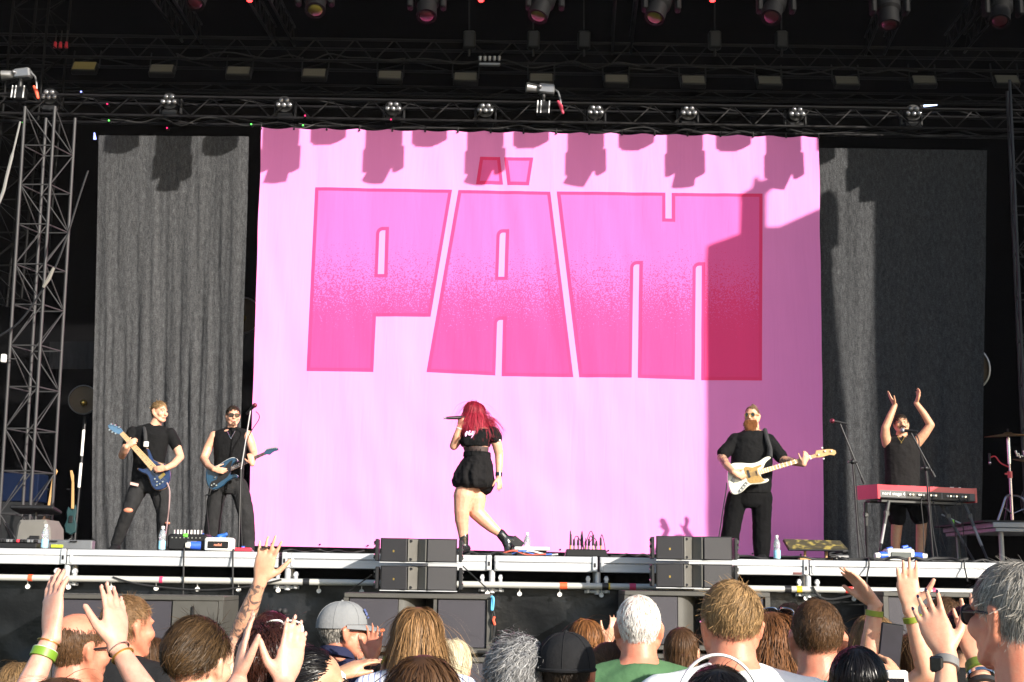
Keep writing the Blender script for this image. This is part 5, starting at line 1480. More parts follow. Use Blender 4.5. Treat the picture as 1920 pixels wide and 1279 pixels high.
    if shell:
        nu, nv = 36, 20
        uu, vv = np.meshgrid(np.linspace(0, 2 * np.pi, nu, endpoint=False), np.linspace(-np.pi / 2 + .05, np.pi / 2 - .01, nv), indexing='xy')
        g = np.stack([np.cos(vv) * np.cos(uu), np.cos(vv) * np.sin(uu), np.sin(vv)], -1)
        gp = C0 + g * rd; ok = mask(gp.reshape(-1, 3)).reshape(nv, nu)
        gw = ((C0 + g * rd * shell).reshape(-1, 3) * s) @ Rm.T + np.array(C)
        o = len(V); fs = []
        for j in range(nv - 1):
            for i in range(nu):
                k = (i + 1) % nu
                if ok[j, i] and ok[j, k] and ok[j + 1, i] and ok[j + 1, k]:
                    fs.append((o + j * nu + i, o + j * nu + k, o + (j + 1) * nu + k, o + (j + 1) * nu + i))
        V = np.concatenate([V, gw]); 
        tt = np.tile(np.array([[.3, .15, 0, 1]]), (len(gw), 1)); tint = np.concatenate([tint, tt])
        if fs: F = np.concatenate([F, np.array(fs)])
    me = bpy.data.meshes.new(name)
    me.vertices.add(len(V)); me.vertices.foreach_set('co', V.astype(np.float32).ravel())
    me.loops.add(F.size); me.loops.foreach_set('vertex_index', F.astype(np.int32).ravel())
    me.polygons.add(len(F)); me.polygons.foreach_set('loop_start', np.arange(0, F.size, 4, dtype=np.int32))
    me.update(calc_edges=True)
    ca = me.color_attributes.new('tint', 'FLOAT_COLOR', 'POINT'); ca.data.foreach_set('color', tint.astype(np.float32).ravel())
    finish(me, m, True)
    o = bpy.data.objects.new(name, me); COL.objects.link(o); attach(o, parent)
    return o
def hl(ys, zs):
    return lambda p: p[:, 2] > np.interp(p[:, 1], ys, zs)
MASK = hl([-.115, -.06, -.02, .0, .03, .055, .08], [-.08, -.08, -.03, .02, .035, .062, .078])
MASK_LONG = hl([-.115, -.03, .0, .03, .06, .083], [-.09, -.09, -.03, .015, .055, .080])
MASK_FADE = hl([-.115, -.06, -.02, .0, .03, .055, .08], [-.02, -.012, .018, .03, .045, .065, .078])
def mask_bald(p):
    top = (p[:, 2] > .055) & (np.hypot(p[:, 0], p[:, 1] + .015) < .075)
    return MASK(p) & ~top & (p[:, 2] < .07)

def hand(mb, W, tip, n, th, L=.185, curl=.15, spread=.10, fr=.0085, thumb_out=.75, curls=None):
    """one hand: wrist W, direction to the fingertips, palm normal n, thumb side th; returns fingertip frames"""
    d = Vector(tip).normalized(); n = (Vector(n) - d * Vector(n).dot(d)).normalized()
    t = d.cross(n).normalized()
    if t.dot(Vector(th)) < 0: t = -t
    k = L / .185; fr = fr * k
    rings = []
    for (a, hw, ht, off) in ((-.02, .027, .021, 0), (.012, .029, .020, 0), (.04, .038, .018, .0), (.07, .042, .0155, 0), (.094, .041, .0125, 0), (.104, .036, .009, 0)):
        c = W + d * (a * k) + t * off
        rings.append([c + t * (hw * k * math.copysign(abs(math.cos(q)) ** .8, math.cos(q))) + n * (ht * k * math.sin(q)) for q in [2 * math.pi * i / 16 for i in range(16)]])
    mb.loft(rings)
    tips = []
    for i, (o, ln, base) in enumerate(((.030, .072, .094), (.0105, .081, .099), (-.0095, .075, .096), (-.0285, .059, .086))):
        p = W + d * (base * k) + t * (o * k)
        sp = spread * (1.1, .25, -.45, -1.35)[i]
        cu = curls[i] if curls else curl * (1 + .12 * i)
        dd = (d + t * sp).normalized()
        pts = [(p - d * (.018 * k), fr * 1.05)]; q = p
        for j, (fl_, rr) in enumerate(((.45, 1.0), (.31, .93), (.24, .80))):
            pts.append((q, fr * rr))
            mb.sph(q - n * (fr * .22), fr * rr * 1.06, 10, 7)
            ang = cu * (.8, 1.0, .75)[j]
            ax = dd.cross(n).normalized()
            dd = (Matrix.Rotation(ang, 3, ax) @ dd).normalized()
            q = q + dd * (ln * fl_ * k)
        pts.append((q, fr * .72))
        mb.limb([(a, r) for a, r in pts])
        nn = (n - dd * n.dot(dd)).normalized()
        tips.append((q, dd, nn))
    b = W + d * (.022 * k) + t * (.022 * k) + n * (.004 * k)
    d1 = (d * (1 - thumb_out * .45) + t * thumb_out + n * .25).normalized()
    p1 = b + d1 * (.045 * k); d2 = (d1 * .8 + d * .45 + n * curl * .5).normalized(); p2 = p1 + d2 * (.034 * k); d3 = (d2 + d * .15 + n * curl * .3).normalized(); p3 = p2 + d3 * (.026 * k)
    mb.limb([(b, .0165 * k), (p1, .0125 * k), (p2, .0105 * k), (p3, .0082 * k)])
    tips.append((p3, d3, (n * .5 - t * .8).normalized()))
    return tips
def nails(tips, m, parent, s=1.0):
    for q, d, n in tips:
        mb = MB(); r = frame(d, -n)
        mb.sph(q - d * .001 - n * .0048 * s, (.0042 * s, .0066 * s, .0018 * s), 10, 6, Matrix((d.cross(n).normalized(), d, n)).transposed()); obj('fingernail', mb, m, parent)

def set_ink(o, segs):
    me = o.data; n = len(me.vertices)
    co = np.empty(n * 3, np.float32); me.vertices.foreach_get('co', co); co = co.reshape(-1, 3)
    val = np.zeros(n, np.float32)
    for p0, p1, r in segs:
        p0, p1 = np.array(p0), np.array(p1); d = p1 - p0; L2 = d @ d
        t = np.clip((co - p0) @ d / L2, 0, 1)
        dist = np.linalg.norm(co - (p0 + t[:, None] * d), axis=1)
        tt = (co - p0) @ d / L2
        val = np.maximum(val, ((dist < r) & (tt > .02) & (tt < .98)).astype(np.float32))
    a = me.attributes.new('ink', 'FLOAT', 'POINT'); a.data.foreach_set('value', val)

def band(name, p0, p1, at_, r, width, m, parent, th=.003):
    """wristband round the limb p0-p1 at fraction at_"""
    d = (p1 - p0).normalized(); c = p0.lerp(p1, at_)
    mb = MB(); mb.lathe(c, [(r, -width / 2), (r + th, -width / 2 + .001), (r + th, width / 2 - .001), (r, width / 2)], 24, d)
    return obj(name, mb, m, parent)

def shoe(name, ankle, toe, m, parent, floor, w=.045, sole=None):
    """low shoe from the heel under the ankle to the toe"""
    d = Vector((toe.x - ankle.x, toe.y - ankle.y, 0)); L = max(d.length, .12); d.normalize(); s = Vector((-d.y, d.x, 0))
    mb = MB(); rings = []
    for (a, hw, h) in ((-.075, .5, .05), (-.06, .8, .075), (-.02, .88, .10), (.03, .85, .095), (.4 * L + .02, .98, .062), (.8 * L, 1.0, .048), (L + .03, .8, .036), (L + .05, .4, .022)):
        c = Vector((ankle.x, ankle.y, floor + .012)) + d * a
        rings.append([c + s * (w * hw * math.cos(q)) + UP * (h * .5 + h * .5 * math.sin(q)) for q in [2 * math.pi * i / 14 for i in range(14)]])
    mb.loft(rings); o = obj(name, mb, m, parent, True, 60)
    mb = MB(); rings = []
    for z in (0, .02):
        rings.append([Vector((ankle.x, ankle.y, floor + z)) + d * (L / 2 - .01 + (L / 2 + .065) * math.cos(q)) + s * (w * 1.02 * math.copysign(abs(math.sin(q)) ** .7, math.sin(q))) for q in [2 * math.pi * i / 20 for i in range(20)]])
    mb.loft(rings); obj('sole', mb, sole or M['black_rubber'], o)
    return o
# ------------------------------------------------------------------ the band
def P_at(Y):
    return lambda x, y, dy=0.0: at(x, y, Y + dy)
def gl(poly, sx, ox, oy):
    return [(ox + x / sx, oy + y / sx) for x, y in poly]
def prism_part(name, poly, Y, th, m, parent, bev=0.004):
    mb = MB(); mb.prism([at(x, y, Y) for x, y in poly], Vector((0, th, 0)), bev)
    return obj(name, mb, m, parent, True, 40)
def disc(name, x, y, Y, r, th, m, parent, n=14):
    c = at(x, y, Y); mb = MB(); mb.lathe(c, [(0, -th), (r * .8, -th), (r, -th * .7), (r, 0)], n, Vector((0, 1, 0))); return obj(name, mb, m, parent)
def rod(name, a, b, Y, r, m, parent):
    return member(name, at(a[0], a[1], Y), at(b[0], b[1], Y), r, m, parent, 8)

def guitar(lab, Y, body, bm, neck, nm, hd, hm, edge=None, guard=None, gm=None, frets=12, tuners=(), knobs=(), pickups=(), bridge=None, kind='electric_guitar'):
    cx = sum(p[0] for p in body) / len(body); cy = sum(p[1] for p in body) / len(body)
    t = thing(kind, lab, 'guitar', tuple(at(cx, cy, Y)))
    body = [(q.x, q.y) for q in smooth_path([Vector((x, y, 0)) for x, y in body + body[:1]], 4)[:-1]]
    prism_part('guitar_body', body, Y, .045, bm, t, .008)
    if edge:
        prism_part('body_edge', [(cx + (x - cx) * 1.02 , cy + (y - cy) * 1.02) for x, y in body], Y + .016, .022, edge, t, .004)
    if guard: prism_part('pickguard', guard, Y - .004, .005, gm, t, .0015)
    prism_part('neck', neck, Y - .020, .03, M['maple'], t, .005)
    n0, n1, n2, n3 = [at(x, y, Y - .024) for x, y in neck]       # body low, body high, head high, head low
    mb = MB(); mb.prism([n0, n1, n2, n3], Vector((0, .0045, 0)), .001); fb = obj('fretboard', mb, nm, t)
    for k in range(frets):
        u = 1 - 2 ** (-(k + 1) / (frets * .62)); u = u / (1 - 2 ** (-(frets + 1) / (frets * .62)))
        a, b = n3.lerp(n0, u), n2.lerp(n1, u)
        member('fret', a + Vector((0, -.001, 0)), b + Vector((0, -.001, 0)), .0016, M['chrome'], fb, 6)
        if k in (2, 4, 6, 8, 11):
            u2 = u - .035; c = (n3.lerp(n0, u2) + n2.lerp(n1, u2)) / 2; mb = MB(); mb.cyl(c + Vector((0, -.001, 0)), c + Vector((0, .002, 0)), .005); obj('inlay', mb, M['white_plastic'] if nm is M['rosewood'] else M['black_plastic'], fb)
    hs = prism_part('headstock', hd, Y - .016, .018, hm, t, .003)
    for (x, y) in tuners:
        disc('tuner', x, y, Y - .017, .012, .016, M['chrome'], t)
    for (x, y) in knobs:
        disc('knob', x, y, Y - .004, .011, .016, M['chrome'], t)
    for poly in pickups: prism_part('pickup', poly, Y - .012, .01, M['black_plastic'], t, .002)
    if bridge: prism_part('bridge', bridge, Y - .012, .01, M['gold'], t, .002)
    # strings
    mb = MB(); hx = sum(p[0] for p in hd) / len(hd); hy = sum(p[1] for p in hd) / len(hd)
    e = at(hx, hy, Y - .02)
    bc = (n0 + n1) / 2 + ((n0 + n1) / 2 - (n2 + n3) / 2).normalized() * .20
    wv = (n1 - n0) * .42
    for k in range(6):
        o = wv * (k / 2.5 - 1)
        mb.cyl(bc + o + Vector((0, -.004, 0)), (n2 + n3) / 2 + o * .75 + Vector((0, -.004, 0)), .0008, .0008, 5)
    obj('strings', mb, M['chrome'], t)
    return t

M['hair_sandy'] = hair_mat('hair_sandy', (.16, .095, .045), (.30, .19, .09))
M['hair_dark'] = hair_mat('hair_dark', (.018, .013, .010), (.04, .028, .018))
M['hair_red'] = hair_mat('hair_red', (.14, .004, .014), (.36, .016, .04))
M['hair_ginger'] = hair_mat('hair_ginger', (.17, .062, .022), (.29, .115, .042))
M['hair_brownish'] = hair_mat('hair_brownish', (.10, .06, .035), (.17, .10, .055))
M['tee'] = mat('tee', (.0075, .0075, .008), .9, 0, .3, 14, bump=.4, bscale=22, spec=.10)
M['jeans'] = mat('jeans', (.018, .018, .019), .9, 0, .55, 9, bump=.4, bscale=20, spec=.12)
M['pants_black'] = mat('pants_black', (.005, .005, .0055), .9, 0, .3, 12, bump=.4, bscale=20, spec=.08)

# --- left guitarist -------------------------------------------------
Y0 = 14.9; P = P_at(Y0)
base = atx(270, Y0, FZ)
g1 = thing('person', 'guitarist in a black t-shirt and ripped dark jeans looking right with a wide stance', 'person', tuple(base))
f = Vector((.85, -.55, -.05))
mb = MB(); H = head(mb, P(299, 772), f, .99)
mb.cap(P(295, 788), .055, P(285, 806), .06)
TS = [(P(285, 801), .07, .065), (P(284, 808), .155, .085), (P(283, 818), .20, .105), (P(281, 842), .185, .115), (P(278, 868), .165, .105), (P(276, 892), .165, .11), (P(277, 906), .17, .115)]
r_ = Vector((.97, -.22, 0)).normalized(); f_ = Vector((-.22, -.97, 0)).normalized()
mb.ell(TS, r_, f_)
La = [(P(249, 811), .058), (P(240, 832, -.03), .050), (P(229, 854, -.10), .044), (P(233, 846, -.22), .036), (P(237, 838, -.29), .030)]
Ra = [(P(320, 814), .058), (P(331, 836, -.02), .050), (P(338, 857, -.06), .045), (P(325, 871, -.22), .038), (P(311, 878, -.315), .030)]
mb.limb(La); mb.limb(Ra)
hand(mb, P(237, 838, -.29), Vector((.75, -.05, .62)), Vector((.1, 1, -.2)), Vector((-.6, 0, .8)), .17, .55, .06, fr=.0105)
hand(mb, P(311, 878, -.32), Vector((-.95, .0, -.12)), Vector((.1, 1, -.1)), Vector((.2, 0, 1)), .17, .35, .08, fr=.0105)
Ll = [(P(262, 912), .092), (P(250, 936, -.1), .078), (P(241, 959, -.16), .062), (P(229, 990, -.1), .056), (atx(217, Y0 - .05, FZ + .09), .042)]
Rl = [(P(294, 912), .092), (P(301, 936, 0), .078), (P(306, 960, 0), .062), (P(305, 992, .04), .056), (atx(304, Y0 + .05, FZ + .09), .042)]
mb.limb(Ll); mb.limb(Rl)
remesh('body', mb, .0065, M['skin_fair'], g1, 3, .25)
eyes(H, g1, M['hair_sandy']); lips(H, g1, M['lip'])
hair('hair', H, MASK, 1500, .045, M['hair_sandy'], g1, K=3, w=.005, lift=.5, grav=.0, jit=.25, seed=21, flowmix=(0, .8, .5))
mb = MB(); mb.ell([(TS[0][0].lerp(TS[1][0], .45), .092, .082)] + [(c, a + .012, b + .014) for c, a, b in TS[1:]], r_, f_); mb.limb([(p, q + .010) for p, q in La[:2]]); mb.limb([(p, q + .010) for p, q in Ra[:2]])
mb.cap(P(285, 806), .075, P(262, 808), .06); mb.cap(P(285, 806), .075, P(308, 811), .06)
remesh('t_shirt', mb, .010, M['tee'], g1, 2, wr=.0065)
mb = MB(); mb.ell([(P(276, 890), .172, .12), (P(277, 903), .182, .128), (P(278, 915), .18, .125), (P(278, 924), .13, .1)], r_, f_)
mb.limb([(p, q + .010) for p, q in Ll]); mb.limb([(p, q + .010) for p, q in Rl])
remesh('jeans', mb, .010, M['jeans'], g1, 2, wr=.0065)
# torn knee and thigh patch: skin showing through
mb = MB(); mb.sph(P(240.5, 957, -.215), (.055, .03, .030), 14, 8); remesh('torn_knee', mb, .008, M['skin_pink'], g1, 1)
mb = MB(); mb.box(P(252, 908, -.16), (.09, .012, .03), R=Matrix.Rotation(rad(12), 3, 'Y')); obj('pocket_patch', mb, mat('patch', (.55, .36, .33), .8), g1)
mb = MB(); mb.sph(P(314, 981, -.04), (.03, .03, .016), 10, 6); obj('torn_shin', mb, M['skin_pink'], g1)
shoe('shoe', atx(217, Y0 - .05, FZ), atx(211, Y0 - .25, FZ), M['black_cloth'], g1, FZ, .05, mat('sole_pink', (.55, .30, .25), .6))
shoe('shoe', atx(304, Y0 + .05, FZ), atx(311, Y0 - .15, FZ), M['black_cloth'], g1, FZ, .05)
mb = MB(); mb.tube(smooth_path([P(270, 800, -.02), P(272, 812, -.125), P(273, 828, -.16), P(274, 838, -.185)]), .022, 8); st = obj('strap_cloth', mb, M['charcoal_cloth'], None)
# guitar
k, ox, oy = 3.7615, 170, 720
M['guitar_blue'] = mat('guitar_blue', (.005, .020, .075), .3, 0, .85, 26, coat=.5)
gY = Y0 - .25
gt = guitar('blue burst electric guitar with a maple neck pointing up left', gY,
    gl([(390, 452), (408, 462), (425, 500), (442, 535), (480, 553), (530, 568), (552, 598), (560, 650), (548, 700), (522, 735), (480, 748), (450, 742), (428, 715), (412, 670), (395, 640), (360, 625), (330, 602), (342, 594), (375, 600), (398, 588), (412, 560), (402, 505)], k, ox, oy), M['guitar_blue'],
    gl([(425, 612), (462, 580), (228, 335), (204, 354)], k, ox, oy), M['maple'],
    gl([(204, 356), (170, 345), (125, 308), (122, 292), (135, 284), (170, 290), (212, 312), (230, 336)], k, ox, oy), mat('head_teal', (.06, .13, .22), .3, 0, .3, 30, coat=.5), edge=M['wood'],
    tuners=gl([(135, 325), (155, 340), (178, 350), (148, 285), (175, 292), (203, 306)], k, ox, oy), knobs=gl([(470, 690), (490, 705), (455, 670), (510, 690), (470, 715)], k, ox, oy),
    pickups=[gl([(440, 620), (470, 595), (478, 605), (448, 632)], k, ox, oy)], bridge=gl([(475, 655), (515, 622), (528, 640), (490, 675)], k, ox, oy))
attach(st, gt)
mb = MB(); mb.box(at(274, 833, gY - .0), (.055, .02, .06), bev=.006); obj('strap_tab', mb, M['white_plastic'], gt); st.name = 'strap'
cable_thing('guitar_cable', 'thin pinkish cable hanging from the blue burst guitar to the floor', smooth_path([at(313, 905, gY), at(318, 920, gY), at(317, 950, gY), at(313, 985, gY + .05), at(309, 1012, 14.2), atx(306, 14.0, FZ + .01)]), .008, mat('cable_pink', (.30, .20, .20), .5))

# --- second guitarist -----------------------------------------------
Y0 = 15.7; P = P_at(Y0)
g2 = thing('person', 'guitarist in sunglasses and a black sleeveless shirt standing before the curtain gap', 'person', tuple(atx(430, Y0, FZ)))
f = Vector((.35, -1, -.02))
mb = MB(); H = head(mb, P(437, 780), f, 1.0, jaw=1.03)
mb.cap(P(436, 797), .055, P(433, 812), .06)
TS = [(P(433, 806), .075, .065), (P(433, 812), .15, .085), (P(432, 822), .185, .105), (P(431, 848), .175, .112), (P(430, 874), .16, .105), (P(429, 896), .16, .11), (P(429, 910), .165, .115)]
r_ = Vector((.99, .1, 0)).normalized(); f_ = Vector((.1, -.99, 0)).normalized()
mb.ell(TS, r_, f_)
La = [(P(402, 818), .062), (P(391, 838, 0), .055), (P(382, 860, -.04), .048), (P(390, 873, -.22), .04), (P(401, 880, -.325), .032)]
Ra = [(P(464, 816), .060), (P(471, 832, 0), .054), (P(476, 850, -.04), .046), (P(474, 862, -.20), .038), (P(473, 870, -.31), .031)]
mb.limb(La); mb.limb(Ra)
hand(mb, P(401, 880, -.335), Vector((.95, .0, -.15)), Vector((-.1, 1, .1)), Vector((0, 0, 1)), .17, .4, .06, fr=.0105)
hand(mb, P(473, 870, -.32), Vector((-.25, -.05, .95)), Vector((-.2, 1, -.1)), Vector((-.9, 0, -.2)), .17, .6, .06, fr=.0105)
Ll = [(P(411, 912), .095), (P(405, 936, -.03), .08), (P(401, 960, -.04), .064), (P(398, 992), .058), (atx(396, Y0, FZ + .09), .045)]
Rl = [(P(447, 912), .095), (P(455, 936, -.03), .08), (P(461, 962, -.04), .064), (P(463, 994), .058), (atx(464, Y0, FZ + .09), .045)]
mb.limb(Ll); mb.limb(Rl)
remesh('body', mb, .0065, M['skin_fair'], g2, 3, .25)
lips(H, g2, M['lip']); sunglasses(H, g2, 'wayfarer')
hair('hair', H, MASK, 1600, .045, M['hair_dark'], g2, K=3, w=.005, lift=.45, grav=.0, jit=.2, seed=22, flowmix=(.3, .3, .3))
mb = MB(); mb.ell([(TS[0][0].lerp(TS[1][0], .45), .092, .082)] + [(c, a + .012, b + .014) for c, a, b in TS[1:]], r_, f_)
mb.cap(P(434, 810), .072, P(409, 816), .058); mb.cap(P(434, 810), .072, P(458, 814), .058)
remesh('sleeveless_shirt', mb, .010, M['tee'], g2, 2, wr=.0065)
mb = MB(); mb.ell([(P(429, 894), .168, .12), (P(429, 905), .178, .128), (P(429, 918), .178, .125), (P(429, 926), .13, .1)], r_, f_)
mb.limb([(p, q + .012 + .007 * i) for i, (p, q) in enumerate(Ll)]); mb.limb([(p, q + .012 + .007 * i) for i, (p, q) in enumerate(Rl)])
remesh('trousers', mb, .010, M['jeans'], g2, 2, wr=.0065)
shoe('shoe', atx(396, Y0, FZ), atx(392, Y0 - .2, FZ), M['black_cloth'], g2, FZ, .05)
shoe('shoe', atx(464, Y0, FZ), atx(470, Y0 - .2, FZ), M['alu_dark'], g2, FZ, .05, M['white_plastic'])
mb = MB(); mb.tube(smooth_path([P(426, 808, -.11), P(430, 817, -.125), P(433, 821, -.13), P(437, 815, -.125), P(441, 808, -.11)]), .003, 5); mb.sph(P(433, 822, -.132), .008); obj('necklace', mb, M['chrome'], g2)
M['guitar_teal'] = mat('guitar_teal', (.006, .040, .085), .3, 0, .25, 5, coat=.5)
gY = Y0 - .27
guitar('teal blue electric guitar with a black pickguard held level', gY,
    gl([(815, 600), (832, 582), (880, 580), (920, 560), (960, 535), (1000, 520), (1028, 528), (1035, 545), (1005, 560), (988, 588), (985, 620), (985, 640), (1015, 636), (1036, 644), (1032, 660), (1000, 668), (960, 690), (930, 720), (880, 745), (842, 738), (820, 702), (811, 650)], k, ox, oy), M['guitar_teal'],
    gl([(985, 614), (985, 586), (1222, 480), (1226, 500)], k, ox, oy), M['rosewood'],
    gl([(1226, 502), (1222, 480), (1240, 462), (1300, 450), (1326, 456), (1322, 468), (1290, 478), (1262, 500), (1240, 496)], k, ox, oy), M['guitar_teal'], edge=M['white_plastic'],
    guard=gl([(900, 640), (940, 592), (985, 542), (1002, 536), (990, 580), (986, 625), (960, 660), (900, 700), (862, 735), (836, 720), (850, 690), (888, 672)], k, ox, oy), gm=M['black_plastic'],
    tuners=gl([(1240, 462), (1255, 458), (1270, 455), (1285, 452), (1300, 450), (1313, 451)], k, ox, oy), knobs=gl([(855, 715), (872, 705), (888, 716), (880, 660)], k, ox, oy),
    pickups=[gl([(940, 620), (952, 596), (964, 602), (952, 628)], k, ox, oy)])
cable_thing('guitar_cable', 'thin cable with a red plug hanging from the teal guitar', smooth_path([at(396, 915, gY), at(392, 928, gY), at(386, 930, gY + .1), at(388, 960, gY), at(392, 1000, 14.9), atx(398, 14.5, FZ + .01)]), .007, M['black_rubber'])

# --- singer -----------------------------------------------------------
Y0 = 13.95; P = P_at(Y0)
sg = thing('person', 'singer with long red hair in black crop top and bubble skirt striding left', 'person', tuple(atx(890, Y0, FZ)))
f = Vector((-1, -.12, .05))
mb = MB(); H = head(mb, P(887, 773), f, .95, jaw=.95)
mb.cap(P(891, 790), .047, P(896, 804), .05)
r_ = Vector((.55, -.83, 0)).normalized(); f_ = Vector((-.83, -.55, 0)).normalized()
TS = [(P(897, 798), .07, .06), (P(898, 806), .15, .085), (P(896, 816), .185, .115), (P(891, 828), .175, .15), (P(892, 838), .148, .13), (P(894, 850), .130, .112), (P(895, 862), .148, .126), (P(890, 880), .165, .145), (P(888, 895), .175, .155), (P(888, 908), .165, .145)]
mb.ell(TS, r_, f_)
La = [(P(869, 812, .10), .052), (P(859, 824, .05), .05), (P(851, 836, 0), .046), (P(856, 818, -.06), .037), (P(862, 800, -.08), .029)]
Ra = [(P(925, 813, -.06), .060), (P(932, 834, -.05), .054), (P(936, 853, -.03), .047), (P(936, 874, -.06), .040), (P(935, 895, -.08), .029)]
mb.limb(La); mb.limb(Ra)
hand(mb, P(862, 800, -.08), Vector((.15, -.1, 1)), Vector((.5, .85, 0)), Vector((.6, -.6, .3)), .165, 1.0, .05)
hand(mb, P(935, 895, -.08), P(938, 917, -.1) - P(935, 895, -.08), Vector((-.6, .7, 0)), Vector((-.6, -.8, 0)), .165, .28, .16)
Ll = [(P(878, 904, -.02), .105), (P(870, 930, -.03), .112), (P(866, 956, -.04), .084), (P(866, 975, -.02), .075), (P(868, 992, 0), .062), (atx(869, Y0, FZ + .16), .044), (atx(869, Y0, FZ + .08), .042)]
Rl = [(P(892, 906, .06), .105), (P(893, 935, .06), .108), (P(893, 960, .05), .082), (P(908, 975, .05), .074), (P(922, 988, .05), .060), (P(938, 1001, .05), .042), (P(944, 1010, .05), .040)]
mb.limb(Ll); mb.limb(Rl)
remesh('body', mb, .0065, M['skin_fair'], sg, 3, .3)
lips(H, sg, M['lip']); sunglasses(H, sg, 'wayfarer')
hair('hair', H, MASK_LONG, 4600, lambda p: np.where(p[:, 1] > .02, .37, .40), M['hair_red'], sg, K=10, w=.0036, lift=.12, grav=.85, jit=.09, vol=(.01, .16), wave=.13, seed=23, flowmix=(.0, -.7, 0), hug=.45)
mb = MB(); mb.ell([(c, a + .010, b + .012) for c, a, b in TS[1:5]], r_, f_)
mb.sph(P(877, 827, -.09), .062); mb.sph(P(872, 826, .06), .062)
mb.limb([(p, q + .013) for p, q in La[:1]] + [(P(862, 820, .07), .058)]); mb.limb([(Ra[0][0], .072), (P(929, 822, -.055), .070)])
mb.cap(P(897, 806), .07, P(915, 810, -.04), .06); mb.cap(P(896, 806), .07, P(878, 810, .06), .055)
remesh('crop_top', mb, .010, M['tee'], sg, 2, wr=.0065)
# lettering print on the chest
mp = mat('print_pink', (.72, .36, .62), .7)
nrm = (f_ * .9 + Vector((0, -.35, 0))).normalized()
for i, poly in enumerate(([(262, 340), (275, 322), (283, 326), (272, 358), (264, 360)], [(280, 345), (292, 318), (302, 320), (296, 338), (306, 336), (300, 352), (288, 352)], [(300, 350), (312, 322), (345, 322), (330, 338), (336, 342), (310, 372), (304, 370), (316, 350)])):
    mb = MB(); mb.prism([P(800 + x / 3.6545, 720 + y / 3.6545, -.175 + .0016 * (290 - x) * -.6) for x, y in poly], Vector((0, .006, 0))); obj('chest_print', mb, mp, sg)
M['mesh_black'] = mat('mesh_black', (.055, .035, .032), .7, 0, .4, 40)
mb = MB(); mb.ell([(c, a + .004, b + .004) for c, a, b in TS[4:7]], r_, f_); remesh('mesh_midriff', mb, .010, M['mesh_black'], sg, 2)
for k in range(3):
    mb = MB(); mb.tube([P(887 + k * 7, 842, -.15), P(885 + k * 7.5, 853, -.14)], .004); obj('corset_seam', mb, M['tee'], sg)
# bubble skirt with gathers
def ring(c, hw, hd, amp, ph, n=64):
    out = []
    for i in range(n):
        q = 2 * math.pi * i / n; a = 1 + amp * (math.sin(q * 11 + ph) + .6 * math.sin(q * 17 + 2 * ph))
        out.append(c + r_ * (hw * a * math.cos(q)) + f_ * (hd * a * math.sin(q)))
    return out
M['skirt'] = mat('skirt', (.008, .0075, .008), .85, 0, .3, 14, bump=.3, bscale=24, spec=.12)
mb = MB(); mb.loft([ring(P(895, 853), .135, .122, .0, 0), ring(P(895, 861), .150, .135, .02, 1), ring(P(892, 872), .185, .168, .04, 1.2), ring(P(888, 888), .214, .195, .05, 1.4), ring(P(887, 901), .226, .206, .06, 1.6), ring(P(888, 910), .216, .198, .07, 1.9), ring(P(890, 915), .18, .165, .05, 2.0)])
mb.sph(P(911, 903, .03), (.085, .13, .13), 16, 10); mb.sph(P(908, 914, .05), (.07, .12, .08), 16, 10); mb.sph(P(863, 904, -.03), (.075, .12, .06), 14, 10)
remesh('bubble_skirt', mb, .009, M['skirt'], sg, 2, wr=.011)
mb = MB(); mb.lathe(P(894.5, 853), [(.138, -.025), (.147, -.02), (.143, .025), (.136, .03)], 40, Vector((.02, 0, 1)))
obj('waistband', mb, M['tee'], sg)
band('watch', P(936, 874, -.06), P(935, 895, -.08), .75, .033, .04, M['glass_dark'], sg)
band('bracelet', P(856, 818, -.06), P(862, 800, -.08), .85, .031, .012, M['white_plastic'], sg)
mb = MB(); mb.sph(P(937, 826, -.10), .012); obj('arm_sensor', mb, M['white_plastic'], sg)
M['boot'] = mat('boot', (.012, .012, .013), .22, 0, .3, 20, coat=.5, bump=.1, bscale=30)
# standing boot
b0 = atx(869, Y0, FZ)
mb = MB(); mb.cap(b0 + Vector((0, 0, .20)), .052, b0 + Vector((0, 0, .10)), .05); mb.limb([(b0 + Vector((.03, .03, .075)), .045), (b0 + Vector((-.02, -.06, .055)), .042), (b0 + Vector((-.05, -.13, .04)), .036)])
mb.sph(b0 + Vector((.0, 0, .08)), .055); bo = remesh('boot', mb, .009, M['boot'], sg, 2)
mb = MB(); mb.box(b0 + Vector((-.03, -.08, .016)), (.10, .19, .032), R=Matrix.Rotation(rad(-18), 3, 'Z'), bev=.01); mb.box(b0 + Vector((.025, .035, .03)), (.085, .075, .06), bev=.008); obj('sole', mb, M['black_rubber'], bo)
# trailing boot: toe down, heel up
a0 = P(942, 1006, .05); hl_ = P(966, 1018, .05); toe = atx(952, Y0, FZ + .035)
mb = MB(); mb.cap(P(939, 1001, .05), .052, P(948, 1012, .05), .052); mb.limb([(P(949, 1013, .05), .055), (P(953, 1026, .03), .046), (toe + Vector((0, .03, .04)), .042), (toe, .034)])
mb.cap(P(950, 1012, .05), .05, P(961, 1013, .05), .046); bo = remesh('boot', mb, .009, M['boot'], sg, 2)
mb = MB(); mb.box(P(969, 1018, .05), (.13, .085, .10), R=Matrix.Rotation(rad(38), 3, 'Y'), bev=.008); obj('heel', mb, M['charcoal_cloth'], bo)
mb = MB(); mb.tube([P(962, 1025, .05), P(958, 1032, .04), toe + Vector((.03, .0, .0)), toe + Vector((-.02, -.02, -.02))], [.02, .022, .022, .014], 8); obj('sole', mb, M['black_rubber'], bo)
